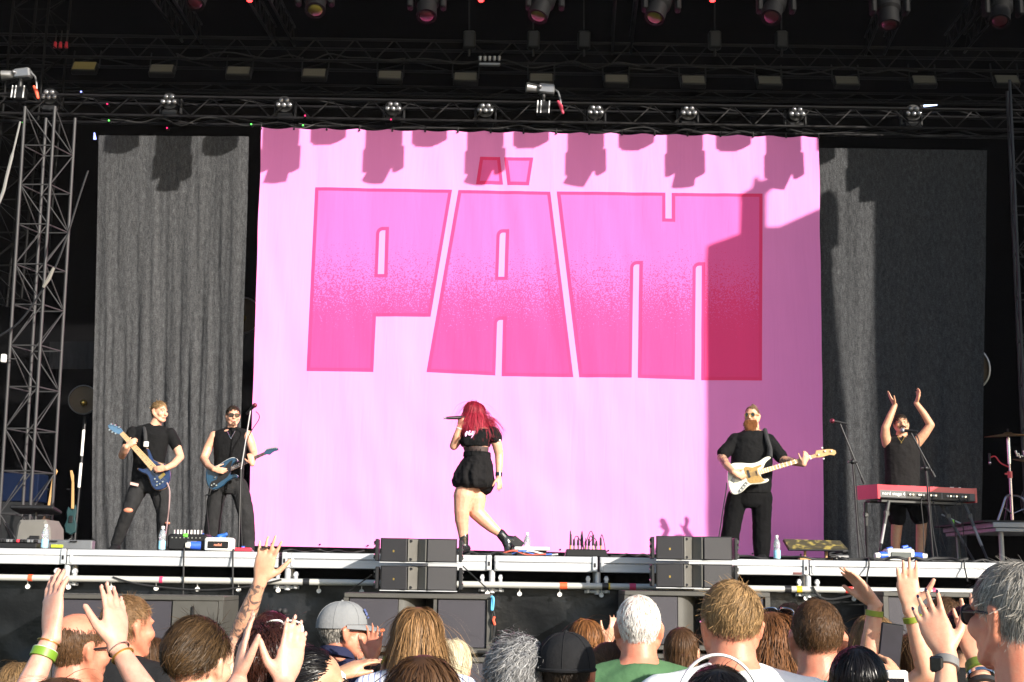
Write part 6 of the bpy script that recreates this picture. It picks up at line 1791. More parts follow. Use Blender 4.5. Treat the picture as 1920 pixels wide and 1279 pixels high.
# microphone in her hand
t = thing('microphone', 'black handheld microphone with a gold grille at the singer\'s mouth', 'microphone', tuple(P(860, 783, -.12)))
a, b = P(836, 784, -.13), P(874, 782.5, -.07)
mb = MB(); d = (b - a).normalized(); mb.lathe(a, [(.0, 0), (.013, .002), (.017, .03), (.019, .10), (.021, .19), (.024, .205)], 16, d); obj('mic_body', mb, mat('mic_steel', (.06, .05, .06), .25, .7, .1, 10), t)
mb = MB(); mb.sph(b + d * .01, .028, 14, 10); obj('mic_grille', mb, M['gold'], t)
mb = MB(); mb.cyl(a - d * .025, a + d * .01, .010, .012); obj('aerial_cap', mb, M['chrome'], t)

# --- bassist ----------------------------------------------------------
Y0 = 15.0; P = P_at(Y0)
bs = thing('person', 'bearded bass player in round sunglasses and an oversized black t-shirt', 'person', tuple(atx(1405, Y0, FZ)))
f = Vector((-.42, -.9, .08))
mb = MB(); H = head(mb, P(1410, 781), f, 1.04, jaw=1.06)
mb.cap(P(1413, 798), .064, P(1412, 814), .07)
TS = [(P(1412, 806), .085, .075), (P(1411, 813), .155, .095), (P(1410, 824), .198, .125), (P(1410, 850), .208, .15), (P(1409, 880), .215, .165), (P(1408, 905), .215, .16), (P(1407, 925), .205, .15)]
r_ = Vector((1, 0, 0)); f_ = Vector((0, -1, 0))
mb.ell(TS, r_, f_)
La = [(P(1379, 825), .062), (P(1365, 842, -.02), .058), (P(1353, 858, -.05), .052), (P(1363, 873, -.26), .045), (P(1375, 885, -.385), .035)]
Ra = [(P(1441, 826), .062), (P(1456, 846, -.06), .056), (P(1468, 862, -.12), .050), (P(1487, 866, -.24), .043), (P(1507, 870, -.36), .034)]
mb.limb(La); mb.limb(Ra)
hand(mb, P(1375, 885, -.39), Vector((.88, .0, -.38)), Vector((-.1, 1, -.1)), Vector((.3, 0, 1)), .18, .4, .05, fr=.0115)
hand(mb, P(1507, 870, -.37), Vector((.30, -.05, .93)), Vector((-.2, 1, -.1)), Vector((-.9, 0, .1)), .18, .55, .08, fr=.0115)
Ll = [(P(1384, 932), .105), (P(1377, 956), .09), (P(1373, 978), .074), (P(1369, 1004), .068), (atx(1367, Y0, FZ + .09), .05)]
Rl = [(P(1428, 932), .105), (P(1428, 956), .09), (P(1428, 980), .074), (P(1428, 1008), .068), (atx(1428, Y0, FZ + .09), .05)]
mb.limb(Ll); mb.limb(Rl)
o = remesh('body', mb, .0065, M['skin_ink'], bs, 3, .25)
set_ink(o, [(La[2][0], La[3][0], .08), (Ra[2][0], Ra[3][0], .08)])
lips(H, bs, M['mouth_dark'], True); sunglasses(H, bs, 'round', M['gold'])
hair('hair', H, MASK, 1500, .05, M['hair_brownish'], bs, K=4, w=.005, lift=.08, grav=0, jit=.07, vol=(.005, .03), seed=24, crown=(0, .12, .0))
mb = MB(); mb.sph(HP(H, 0, -.075, .118), .032); mb.sph(HP(H, .012, -.08, .136), .022); remesh('hair_bun', mb, .008, mat('bun', (.13, .08, .045), .5, 0, .4, 60, bump=.4, bscale=60), bs, 1)
def beard_mask(p):
    return p[:, 1] > -10
def beard(H, m, parent, n=900, L=.06, seed=5, wide=.06, low=-.10):
    rng = np.random.default_rng(seed)
    ang = rng.uniform(-1.25, 1.25, n); zz = rng.uniform(-.115, -.045, n)
    keep = ~((np.abs(ang) < .42) & (zz > -.088) & (zz < -.058)) ; ang, zz = ang[keep], zz[keep]; n = len(ang)
    x = np.sin(ang) * .064 * (1 - .3 * ((-zz - .04) / .08)); y = .018 + np.cos(ang) * .066 + .004
    p0 = np.stack([x, y, zz], 1)
    d = np.stack([x * 3, np.full(n, .35), np.full(n, -1.0)], 1) + rng.normal(size=(n, 3)) * .25
    d /= np.linalg.norm(d, axis=1)[:, None]
    ln = L * rng.uniform(.6, 1.1, n)
    p1 = p0 + d * (ln * .5)[:, None]; p2 = p1 + (d * .7 + np.array([0, -.1, -.5])) * (ln * .55)[:, None]
    Pn = np.stack([p0, p1, p2], 1); S = np.cross(np.gradient(Pn, axis=1), np.array([0, 1.0, 0])); S /= np.linalg.norm(S, axis=2)[..., None] + 1e-9
    w = .0055 * np.array([1, .9, .4])[None, :, None]
    V = np.stack([Pn - S * w / 2, Pn + S * w / 2], 2).reshape(-1, 3) * H[2] @ np.array(H[1]).T + np.array(H[0])
    idx = np.arange(n * 6).reshape(n, 3, 2); F = np.stack([idx[:, :-1, 0], idx[:, :-1, 1], idx[:, 1:, 1], idx[:, 1:, 0]], -1).reshape(-1, 4)
    me = bpy.data.meshes.new('beard'); me.from_pydata(V.tolist(), [], F.tolist())
    ca = me.color_attributes.new('tint', 'FLOAT_COLOR', 'POINT'); tn = np.zeros((n, 3, 2, 4)); tn[..., 3] = 1; tn[..., 0] = rng.uniform(.1, .9, n)[:, None, None]; tn[..., 1] = np.array([.2, .6, 1])[None, :, None]
    ca.data.foreach_set('color', tn.astype(np.float32).ravel()); finish(me, m, True)
    o = bpy.data.objects.new('beard', me); COL.objects.link(o); attach(o, parent)
beard(H, M['hair_ginger'], bs, 1800, .055)
mb = MB(); mb.ell([(TS[0][0].lerp(TS[1][0], .45), .105, .095)] + [(c, a + .018, b + .018) for c, a, b in TS[1:]], r_, f_)
mb.limb([(p, q + .014) for p, q in La[:2]] + [(P(1357, 849, -.03), .074)]); mb.limb([(p, q + .014) for p, q in Ra[:2]] + [(P(1464, 856, -.09), .074)])
mb.cap(P(1412, 813), .080, P(1384, 824), .062); mb.cap(P(1412, 813), .080, P(1437, 825), .062)
remesh('t_shirt', mb, .010, M['tee'], bs, 2, wr=.0065)
mb = MB(); mb.ell([(P(1407, 915), .205, .15), (P(1407, 930), .205, .15), (P(1406, 945), .19, .14), (P(1406, 952), .12, .11)], r_, f_)
mb.limb([(p, q + .014 + .007 * i) for i, (p, q) in enumerate(Ll)]); mb.limb([(p, q + .014 + .006 * i) for i, (p, q) in enumerate(Rl)])
remesh('trousers', mb, .010, M['pants_black'], bs, 2, wr=.0065)
shoe('shoe', atx(1367, Y0, FZ), atx(1360, Y0 - .22, FZ), M['black_cloth'], bs, FZ, .055); shoe('shoe', atx(1428, Y0, FZ), atx(1430, Y0 - .22, FZ), M['black_cloth'], bs, FZ, .055)
k, ox, oy = 3.762, 1310, 730
gY = Y0 - .32
M['bass_white'] = mat('bass_white', (.58, .57, .49), .25, 0, .05, 6, coat=.7)
M['pearl_gold'] = mat('pearl_gold', (.30, .18, .045), .3, .2, .5, 60, coat=.5)
bb = guitar('cream white bass guitar with a gold pearl pickguard and long maple neck', gY,
    gl([(205, 592), (214, 545), (240, 522), (300, 518), (370, 522), (420, 510), (468, 480), (498, 474), (508, 486), (482, 508), (466, 530), (458, 552), (440, 566), (436, 590), (444, 618), (462, 632), (488, 630), (496, 644), (470, 660), (420, 668), (372, 672), (340, 692), (312, 720), (272, 741), (236, 735), (214, 692), (205, 640)], k, ox, oy), M['bass_white'],
    gl([(418, 606), (408, 572), (822, 456), (832, 480)], k, ox, oy), M['maple'],
    gl([(832, 482), (822, 454), (828, 432), (860, 428), (905, 422), (940, 422), (966, 432), (971, 450), (958, 466), (925, 462), (885, 474), (850, 482)], k, ox, oy), M['wood'],
    guard=gl([(318, 556), (332, 545), (380, 552), (440, 530), (446, 542), (416, 558), (416, 592), (436, 612), (468, 644), (440, 658), (362, 664), (345, 648), (330, 604)], k, ox, oy), gm=M['pearl_gold'], frets=16,
    tuners=gl([(845, 462), (890, 437), (935, 436), (870, 413), (880, 490)], k, ox, oy), knobs=gl([(295, 712), (312, 692), (327, 673), (341, 657)], k, ox, oy),
    pickups=[gl([(338, 572), (352, 568), (368, 620), (354, 626)], k, ox, oy)])
prism_part('control_plate', gl([(272, 722), (325, 655), (348, 648), (350, 664), (312, 716), (285, 736)], k, ox, oy), gY - .003, .004, M['silver'], bb, .001)
prism_part('bridge', gl([(228, 640), (244, 610), (262, 618), (250, 660)], k, ox, oy), gY - .010, .01, M['silver'], bb, .002)
mb = MB(); mb.tube(smooth_path([P(1434, 806, -.04), P(1438, 822, -.15), P(1444, 842, -.19), P(1444, 858, -.29)]), .026, 8); obj('strap', mb, M['charcoal_cloth'], bb)
cable_thing('bass_cable', 'thin black cable hanging from the white bass down to the right speakers', smooth_path([at(1363, 905, gY), at(1361, 922, gY), at(1355, 960, gY), at(1349, 1000, gY), atx(1340, 14.4, FZ + .01)]), .006, M['black_rubber'])

# --- keyboard player --------------------------------------------------
Y0 = 15.75; P = P_at(Y0)
kp = thing('person', 'keyboard player in a dark sleeveless shirt clapping with both arms raised', 'person', tuple(atx(1695, Y0, FZ)))
f = Vector((-.18, -.95, .18))
mb = MB(); H = head(mb, P(1690, 796), f, 1.03, u=Vector((-.06, .15, 1)), open_mouth=True)
mb.cap(P(1690, 812), .06, P(1690, 826), .066)
TS = [(P(1690, 819), .08, .07), (P(1690, 825), .15, .09), (P(1691, 836), .19, .115), (P(1692, 860), .19, .13), (P(1692, 885), .185, .13), (P(1692, 905), .185, .13), (P(1692, 922), .18, .13)]
mb.ell(TS, r_, f_)
La = [(P(1664, 832), .064), (P(1660, 817, -.03), .058), (P(1660, 803, -.06), .048), (P(1669, 781, -.06), .042), (P(1678, 760, -.05), .031)]
Ra = [(P(1719, 830), .064), (P(1733, 814, -.03), .056), (P(1745, 797, -.05), .047), (P(1732, 775, -.06), .040), (P(1718, 756, -.05), .031)]
mb.limb(La); mb.limb(Ra)
hand(mb, P(1678, 760, -.05), P(1666, 739, -.05) - P(1678, 760, -.05), Vector((1, -.1, .5)), Vector((.2, -1, .2)), .19, .06, .05, fr=.0105)
hand(mb, P(1718, 756, -.05), P(1724, 736, -.05) - P(1718, 756, -.05), Vector((-1, -.1, .2)), Vector((-.2, -1, .2)), .19, .28, .05, fr=.0105)
Ll = [(P(1678, 930), .10), (P(1680, 955), .085), (P(1682, 980), .066), (P(1680, 1006), .060), (atx(1678, Y0, FZ + .09), .045)]
Rl = [(P(1710, 930), .10), (P(1720, 955), .085), (P(1728, 978), .066), (P(1727, 1006), .060), (atx(1724, Y0, FZ + .09), .045)]
mb.limb(Ll); mb.limb(Rl)
remesh('body', mb, .0065, M['skin_tan'], kp, 3, .25)
eyes(H, kp, M['hair_dark']); lips(H, kp, M['mouth_dark'], True)
mb = MB(); mb.tube(smooth_path([HP(H, -.034, .082, -.066), HP(H, -.014, .100, -.052), HP(H, .014, .100, -.052), HP(H, .034, .082, -.066)]), .0075); obj('moustache', mb, mat('moustache', (.02, .014, .01), .6, 0, .3, 80), kp)
hair('hair', H, MASK, 1800, .055, M['hair_dark'], kp, K=4, w=.005, lift=.45, grav=.2, jit=.3, seed=25, wave=.5, flowmix=(0, .6, .2))
mb = MB(); mb.ell([(TS[0][0].lerp(TS[1][0], .45), .095, .085)] + [(c, a + .014, b + .016) for c, a, b in TS[1:]], r_, f_); mb.cap(P(1690, 826), .078, P(1668, 830), .062); mb.cap(P(1690, 826), .078, P(1714, 829), .062)
remesh('sleeveless_shirt', mb, .010, mat('tee_grey', (.013, .012, .012), .9, 0, .3, 14, bump=.4, bscale=20, spec=.1), kp, 2, wr=.0065)
mb = MB(); mb.ell([(P(1692, 915), .19, .135), (P(1693, 930), .195, .14), (P(1694, 944), .18, .13), (P(1694, 950), .12, .1)], r_, f_); mb.limb([(Ll[0][0], .115), (Ll[1][0], .11), (P(1682, 972), .10)]); mb.limb([(Rl[0][0], .115), (Rl[1][0], .11), (P(1725, 970), .10)])
remesh('shorts', mb, .010, M['pants_black'], kp, 2, wr=.0065)
shoe('shoe', atx(1678, Y0, FZ), atx(1674, Y0 - .22, FZ), M['black_cloth'], kp, FZ, .05); shoe('shoe', atx(1724, Y0, FZ), atx(1728, Y0 - .22, FZ), M['black_cloth'], kp, FZ, .05)
mb = MB(); mb.tube(smooth_path([P(1683, 817, -.10), P(1690, 828, -.14), P(1697, 817, -.10)]), .004, 5); mb.sph(P(1690, 830, -.142), .009); obj('necklace', mb, M['gold'], kp)
# ------------------------------------------------------------------ the crowd, seen from behind
HM = {
 'stub': hair_mat('crowd_stubble', (0.062, 0.0372, 0.0236), (0.0992, 0.062, 0.0372), .6),
 'dark': hair_mat('crowd_dark', (0.0136, 0.0093, 0.0068), (0.0341, 0.0223, 0.0136)),
 'black': hair_mat('crowd_black', (0.005, 0.0043, 0.0046), (0.0087, 0.0074, 0.0074), .28),
 'brown': hair_mat('crowd_brown', (.040, .018, .008), (.12, .062, .027)),
 'undercut': hair_mat('crowd_undercut', (.005, .003, .002), (.075, .042, .017), .5, .85),
 'sandy': hair_mat('crowd_sandy', (.10, .05, .02), (.26, .15, .07)),
 'blond': hair_mat('crowd_blond', (.11, .06, .026), (.38, .235, .105), .5, .65),
 'strawb': hair_mat('crowd_straw', (.13, .065, .025), (.37, .21, .09), .5, .65),
 'platinum': hair_mat('crowd_platinum', (.62, .52, .34), (.85, .76, .55)),
 'auburn': hair_mat('crowd_auburn', (0.124, 0.0465, 0.0136), (0.2604, 0.1116, 0.0372)),
 'redbrown': hair_mat('crowd_redbrown', (.085, .032, .011), (.21, .09, .032)),
 'grey': hair_mat('crowd_grey', (0.1054, 0.1054, 0.1085), (0.372, 0.3658, 0.3596), .4, .65),
 'saltpepper': hair_mat('crowd_saltpepper', (.085, .08, .074), (.38, .35, .31), .45, .75),
 'white': hair_mat('crowd_white', (.66, .63, .58), (.88, .85, .80)),
 'wine': hair_mat('crowd_wine', (0.0217, 0.005, 0.0062), (0.0434, 0.0112, 0.0112), .3),
 'deepred': hair_mat('crowd_deepred', (0.0186, 0.0074, 0.0056), (0.0527, 0.0174, 0.0112), .3),
}
def cloth(name, c, **k): return mat(name, c, .88, 0, .12, 10, bump=.3, bscale=24, spec=.15, **k)
SHIRT = {'black': cloth('shirt_black', (.012, .012, .013)), 'green': cloth('shirt_green', (.065, .14, .065)), 'white': cloth('shirt_white', (.74, .74, .73)), 'teal': cloth('shirt_teal', (.035, .17, .17)),
         'navy': cloth('shirt_navy', (.018, .02, .05)), 'stripe': cloth('shirt_stripe', (.66, .68, .76)), 'blue': cloth('shirt_blue', (.13, .20, .42)), 'grey': cloth('shirt_grey', (.2, .2, .21)), 'pink': cloth('shirt_pink', (.45, .3, .32)), 'beige': cloth('shirt_beige', (.5, .42, .3))}
# thin blue stripes of the blonde woman's blouse
nt = SHIRT['stripe'].node_tree; N = nt.nodes; L = nt.links
tc = N.new('ShaderNodeTexCoord'); wv = N.new('ShaderNodeTexWave'); wv.inputs['Scale'].default_value = 14; wv.inputs['Distortion'].default_value = .6; L.new(tc.outputs['Object'], wv.inputs['Vector'])
mr = N.new('ShaderNodeMapRange'); mr.inputs[1].default_value = .82; mr.inputs[2].default_value = .95; L.new(wv.outputs['Fac'], mr.inputs[0])
mx = N.new('ShaderNodeMix'); mx.data_type = 'RGBA'; mx.inputs[6].default_value = (.74, .74, .78, 1); mx.inputs[7].default_value = (.20, .24, .5, 1); L.new(mr.outputs[0], mx.inputs[0]); L.new(mx.outputs[2], N['Principled BSDF'].inputs['Base Color'])
M['nail_pale'] = mat('nail_pale', (.50, .27, .22), .25, 0, .05, 30)
M['trousers_dark'] = cloth('trousers_dark', (.03, .035, .05))

def person(label, x, top, Y, yaw, s, shirt, skin, hairdo=None, byaw=None, arms=(), k=None, voxel=.008, tilt=0, pitch=0, thick=.012, sleeves=True, neckw=1.0, dec=.3, ink=None, collar=False, vest=False, drop=.135):
    """yaw: degrees the head turns right of straight ahead (towards the stage)"""
    pt = at(x, top, Y)
    C = pt - Vector((0, 0, .118 * s + thick))
    f = Vector((math.sin(rad(yaw)), math.cos(rad(yaw)), math.tan(rad(pitch))))
    by = yaw * .45 if byaw is None else byaw
    fb = Vector((math.sin(rad(by)), math.cos(rad(by)), 0)); rb = Vector((fb.y, -fb.x, 0))
    h = pt.z; k = k or max(.8, min(1.08, h / 1.76))
    t = thing('person', label, 'person', (C.x, C.y, 0))
    mb = MB()
    H = head(mb, C, f, s, u=Vector((math.sin(rad(tilt)), 0, 1)))
    Nk = HP(H, 0, -.030, -drop); zS = Nk.z - .030 * k
    B = lambda dz, fw=0: Vector((Nk.x, Nk.y, zS + dz * k)) + fb * fw
    mb.cap(HP(H, 0, -.02, -.06), .056 * s * neckw, Nk, .060 * s * neckw, 16)
    TS = [(B(.06), .065 * k, .062 * k), (B(.03), .105 * k, .078 * k), (B(-.005), .165 * k, .095 * k), (B(-.05), .195 * k, .108 * k), (B(-.17), .185 * k, .118 * k), (B(-.33), .16 * k, .108 * k), (B(-.43), .165 * k, .115 * k), (B(-.55), .175 * k, .12 * k)]
    mb.ell(TS, rb, fb)
    done = set(); info = []; alltips = []
    for a in arms:
        sd = a['side']; done.add(sd)
        S = B(-.035) + rb * (.185 * k * sd)
        E = at(a['E'][0], a['E'][1], Y + a['E'][2]); W = at(a['W'][0], a['W'][1], Y + a['W'][2]); T = at(a['T'][0], a['T'][1], Y + a['T'][2])
        hlen = (T - W).length
        dA = (W - E).normalized()
        r0 = a.get('r', 1.0)
        mb.limb([(S, .056 * k), (S.lerp(E, .5), .047 * k * r0), (E, .042 * k * r0), (E.lerp(W, .35), .041 * k * r0), (E.lerp(W, .75), .032 * k * r0), (W - dA * .01, .0275 * k * r0)])
        tips = hand(mb, W, T - W, a['n'], a['th'], a.get('L', min(max(hlen, .16), .20)), a.get('curl', .12), a.get('spread', .1), thumb_out=a.get('tout', .7), curls=a.get('curls'))
        info.append((S, E, W, tips)); alltips.append((tips, a.get('L', .185)))
    for sd in (-1, 1):
        S = B(-.035) + rb * (.185 * k * sd)
        if sd not in done:
            E = B(-.33, -.03) + rb * (.235 * k * sd); W = B(-.50, .14) + rb * (.19 * k * sd)
            mb.limb([(S, .056 * k), (S.lerp(E, .5), .047 * k), (E, .04 * k), (E.lerp(W, .4), .036 * k), (W, .026 * k)])
            hand(mb, W, (fb * .7 - UP * .6), -rb * sd, UP, .175 * k, .5, .05)
            info.append((S, E, W, []))
    o = remesh('body', mb, voxel, skin if not ink else M['skin_ink'], t, 3, dec)
    if ink: set_ink(o, [(info[ink - 1][1].lerp(info[ink - 1][2], -.1), info[ink - 1][2], .075)])
    # shirt
    mb = MB(); g = .012
    mb.ell([(TS[0][0] - UP * .012, .069 * k * neckw, .068 * k * neckw)] + [(c, a + g, b + g) for c, a, b in TS[1:]], rb, fb)
    for (S, E, W, tp) in info:
        if sleeves:
            mb.limb([(S, .056 * k + g), (S.lerp(E, .35), .053 * k + g), (S.lerp(E, .62), .050 * k + g)])
        else: mb.sph(S - rb * .03 * (1 if (S - B(0)).dot(rb) > 0 else -1), .052 * k + g)
        mb.cap(B(.005), .070 * k, S, .056 * k + g * .8)
    remesh('shirt', mb, .016, SHIRT[shirt], t, 2, 1, wr=.005)
    if collar:
        mb = MB(); mb.lathe(B(.075), [(.068, -.02), (.082, -.015), (.074, .022), (.068, .024)], 24, Vector((0, 0, 1)) + fb * .25); obj('collar', mb, SHIRT[shirt], t)
    # trousers and shoes down to the ground
    hz = zS - .50 * k
    mb = MB(); hc = Vector((Nk.x, Nk.y, 0))
    mb.ell([(hc + UP * (hz + .06), .172 * k, .118 * k), (hc + UP * (hz - .06), .18 * k, .125 * k), (hc + UP * (hz - .16), .15 * k, .115 * k)], rb, fb, 16)
    for sd in (-1, 1):
        a_ = hc + rb * (.088 * k * sd)
        mb.limb([(a_ + UP * (hz - .10), .085 * k), (a_ + UP * (hz * .5), .062 * k), (a_ + UP * .10, .052 * k)])
    obj('trousers', mb, M['trousers_dark'], t)
    for sd in (-1, 1):
        a_ = hc + rb * (.088 * k * sd); shoe('shoe', a_, a_ + fb * .17, M['black_cloth'], t, 0)
    if Y < 4.6 and 'dark painted' not in label:
        for tp, _l in alltips: nails(tp, M['nail_pale'], t)
    if hairdo: hairdo(H, t)
    return t, H, info

def h_short(m, n=3200, L=.038, mask=MASK, seed=1, **kw):
    a = dict(K=3, w=.0015, lift=.34, grav=.05, jit=.16, vol=(.005, .05)); a.update(kw); a['w'] = min(a['w'], .0016) * 1.05
    return lambda H, t: hair('hair', H, mask, int(n * 1.5), L, HM[m], t, seed=seed, **a)
def h_long(m, n=3600, L=.30, seed=1, **kw):
    a = dict(K=6, w=.0022, lift=.10, grav=.8, jit=.06, vol=(.01, .12), part=.0); a.update(kw); a['w'] *= .7
    return lambda H, t: hair('hair', H, MASK_LONG, int(n * 1.15), L, HM[m], t, seed=seed, **a)
def both(*fs):
    return lambda H, t: [g(H, t) for g in fs]
SK = M
def fade(H, t, m=(.10, .065, .045)):
    """clipped stubble sides: very short fine hairs"""
    hair('stubble', H, MASK, 5200, .007, HM['stub'], t, K=2, w=.0011, lift=.6, jit=.2, seed=77, shell=0, vol=(.0, .01))

# -- left side
t1, H1, _ = person('balding man with dark cropped hair and glasses seen from behind between two raised hands', 154, 1150, 4.5, 38, 1.0, 'black', M['skin_pink'],
                 lambda H, t: hair('hair', H, mask_bald, 5600, .022, HM['brown'], t, K=3, w=.0016, lift=.3, jit=.25, seed=31, shell=1.004, vol=(.0, .02)), byaw=20, thick=0)
sunglasses(H1, t1, 'thin', name='glasses')
person('man with spiky sandy hair in a black t-shirt looking right', 246, 1112, 5.3, 42, 1.0, 'black', M['skin_pink'], h_short('sandy', 3000, .04, lift=.6, jit=.35, seed=32), byaw=10)
person('small figure with brown hair half hidden behind the undercut man', 288, 1190, 7.2, 10, .9, 'grey', M['skin_fair'], h_long('brown', 2400, .22, seed=33))
person('man with a dark undercut and sunlit blond streaked top in front', 376, 1154, 3.85, 20, 1.02, 'black', M['skin_fair'],
       both(h_short('undercut', 5200, lambda p: np.interp(p[:, 2], [-.03, .07], [.014, .07]), MASK_FADE, seed=34, lift=.16, jit=.16, vol=(.02, .14), K=4, hug=.35, crown=(.02, .06, .11)), fade))
# dark haired woman with white sunglasses pushed up on her head
def h_bunwoman(H, t):
    hair('hair', H, MASK_LONG, 5000, .13, HM['deepred'], t, K=6, w=.002, lift=.3, grav=.3, jit=.22, vol=(.02, .2), seed=35, wave=.45)
t5, H5, _ = person('woman with messy dark hair and white sunglasses pushed up on her head', 507, 1166, 4.1, 12, 1.0, 'black', M['skin_tan'], h_bunwoman)
M['white_frame'] = mat('white_frame', (.78, .76, .72), .3, 0, .05, 9)
gp = sunglasses((H5[0], H5[1] @ Matrix.Rotation(rad(35), 3, 'X'), H5[2]), None, 'wayfarer', M['white_frame'], name='sunglasses', pos=(.02, .022, .055))
tag(gp, 'white framed sunglasses pushed up on the dark haired woman\'s head', 'sunglasses')
# woman behind her, arm with the sleeve of tattoos raised high
tR, HR, infR = person('woman with wine red hair raising a tattooed arm with an open hand', 512, 1140, 5.35, 5, .97, 'black', M['skin_ink'], both(h_short('wine', 2400, .06, MASK_LONG, seed=36, lift=.1, jit=.06), lambda H, t: obj('hair_clip', (lambda q: (q.sph(HP(H, .055, -.03, .118), .013), q.sph(HP(H, .035, -.03, .122), .010), q)[2])(MB()), M['black_rubber'], t)),
       arms=[dict(side=-1, E=(448, 1196, .05), W=(488, 1089, -.05), T=(513, 990, -.08), n=(0.1, 1, .1), th=(1, 0, 0), curl=.04, spread=.16, L=.188, tout=.8)], voxel=.0055, ink=1, sleeves=False)
band('ring', at(497, 1031, 5.27), at(499, 1021, 5.27), .5, .0095, .006, M['black_metal'], tR)
# clapping pair of hands low at left centre: short person whose head is under the frame
person('short person with both hands lifted to clap in front of the dark haired woman', 488, 1312, 3.05, 0, .95, 'black', M['skin_pale'], h_long('brown', 2000, .2, seed=37),
       arms=[dict(side=-1, E=(430, 1345, .02), W=(447, 1276, .10), T=(459, 1197, .12), n=(.9, .3, .1), th=(.3, -.9, .3), curl=.1, spread=.08, tout=.6),
             dict(side=1, E=(560, 1350, .02), W=(531, 1284, .10), T=(551, 1204, .12), n=(-.55, .8, .1), th=(-.9, -.3, .3), curl=.08, spread=.03, tout=.8)], voxel=.0048, dec=.25)
# man in profile with glasses, hand held flat
def h_reced(H, t): hair('hair', H, hl([-.115, -.05, -.02, .01, .04, .06], [-.09, -.09, -.05, .03, .085, .12]), 6000, .07, HM['black'], t, K=5, w=.0018, lift=.15, grav=.1, jit=.08, seed=38, crown=(0, .11, .06))
t6, H6, _ = person('man with slicked back black hair and thin glasses seen in profile', 590, 1207, 4.0, 74, 1.02, 'white', M['skin_tan'], h_reced, byaw=35,
       arms=[dict(side=1, E=(592, 1340, .1), W=(626, 1268, .18), T=(681, 1240, .22), n=(.1, .2, -1), th=(0, -1, -.3), curl=.18, spread=.05, tout=.3)], voxel=.0055)
eyes(H6, t6, M['hair_dark']); sunglasses(H6, t6, 'thin', mat('frame_amber', (.35, .10, .03), .35), mat('clear_lens', (.45, .30, .22), .15), name='glasses')
W = at(626, 1268, 4.18); band('white_cuff', at(592, 1340, 4.1), W, .88, .036, .045, M['white_plastic'], t6, .006); band('watch', at(592, 1340, 4.1), W, .70, .040, .025, M['glass_dark'], t6, .006)
# man in the grey cap
def h_capman(H, t):
    hair('hair', H, lambda p: MASK(p) & (p[:, 2] < .025) & (p[:, 1] < .02), 1600, .018, HM['saltpepper'], t, K=2, w=.0022, lift=.3, jit=.2, seed=39)
def cap(H, t, col, brim_col=None, back=False, emblem=False, z0=.028):
    R = H[1]; s = H[2]
    mb = MB(); nu, nv = 32, 10; vs = []; fs = []
    for j in range(nv + 1):
        ph = math.pi / 2 * j / nv
        for i in range(nu):
            th = 2 * math.pi * i / nu
            r = 1 + .012 * (abs(math.cos(3 * th)) ** 12)
            q = Vector((.0875 * r * math.cos(ph) ** .8 * math.cos(th), -.014 + .110 * r * math.cos(ph) ** .8 * math.sin(th), z0 + .098 * math.sin(ph) ** .95 - .012 * (1 - j / nv) * (1 if math.sin(th) < 0 else -.3)))
            vs.append(H[0] + R @ (q * s))
    for j in range(nv):
        for i in range(nu): fs.append((j * nu + i, j * nu + (i + 1) % nu, (j + 1) * nu + (i + 1) % nu, (j + 1) * nu + i))
    mb.add(vs, fs); c = obj('cap', mb, col, t, True, None)
    mb = MB(); mb.sph(HP(H, 0, -.014, z0 + .098), .007 * s); obj('cap_button', mb, col, c)
    for a in range(6):
        th = math.pi / 6 + a * math.pi / 3; pts = []
        for j in range(9):
            ph = math.pi / 2 * j / 8; pts.append(HP(H, .0880 * math.cos(ph) ** .8 * math.cos(th), -.014 + .1105 * math.cos(ph) ** .8 * math.sin(th), z0 + .0985 * math.sin(ph) ** .95 - .012 * (1 - j / 8) * (1 if math.sin(th) < 0 else -.3)))
        mb = MB(); mb.tube(pts, .0016 * s, 5); obj('cap_seam', mb, col, c)
    if not back:
        mb = MB(); vs = []; fs = []; n = 16
        for lay in (0, 1):
            for i in range(n + 1):
                a = math.pi * i / n
                for r_ in (0, 1):
                    xx = (.086 + .004 * r_) * math.cos(a); yy = -.014 + (.108 + .075 * r_) * math.sin(a) ** (1 if r_ == 0 else .8)
                    zz = z0 + .002 - .020 * r_ * math.sin(a) - .012 * abs(math.cos(a)) * r_ - .003 * lay
                    vs.append(HP(H, xx, yy, zz))
        o_ = (n + 1) * 2
        for i in range(n):
            a = 2 * i; fs += [(a, a + 1, a + 3, a + 2), (o_ + a + 2, o_ + a + 3, o_ + a + 1, o_ + a), (a + 1, o_ + a + 1, o_ + a + 3, a + 3)]
        mb.add(vs, fs); b = obj('brim', mb, col, c)
        if brim_col:
            mb = MB(); pts = [HP(H, .088 * math.cos(a), -.014 + .183 * math.sin(a) ** .8, z0 + .001 - .02 * math.sin(a) - .012 * abs(math.cos(a))) for a in [rad(55 + q * 8) for q in range(9)]]
            mb.tube(pts, .007 * s, 6); obj('brim_trim', mb, brim_col, b)
    else:
        mb = MB(); pts = [HP(H, .089 * math.cos(a), -.014 + .113 * math.sin(a), z0 - .006) for a in [rad(190 + q * 10) for q in range(17)]]
        mb.tube(pts, .006 * s, 6); obj('cap_band', mb, col, c)
    if emblem:
        em = mat('emblem_blue', (.10, .13, .30), .8)
        for pl in (((-.018, .052), (-.010, .074), (.004, .078), (.016, .070), (.010, .064), (.012, .052), (.002, .058), (-.006, .050)), ((-.022, .040), (-.004, .046), (.014, .044), (.014, .040), (-.006, .041))):
            mb = MB(); mb.prism([HP(H, xx + .035, .076 + (.074 - zz) * .5 - abs(xx + .02) * .2, z0 + zz - .012) for xx, zz in pl], (H[1] @ Vector((.35, .8, .45))) * .008); obj('emblem', mb, em, c)
    return c
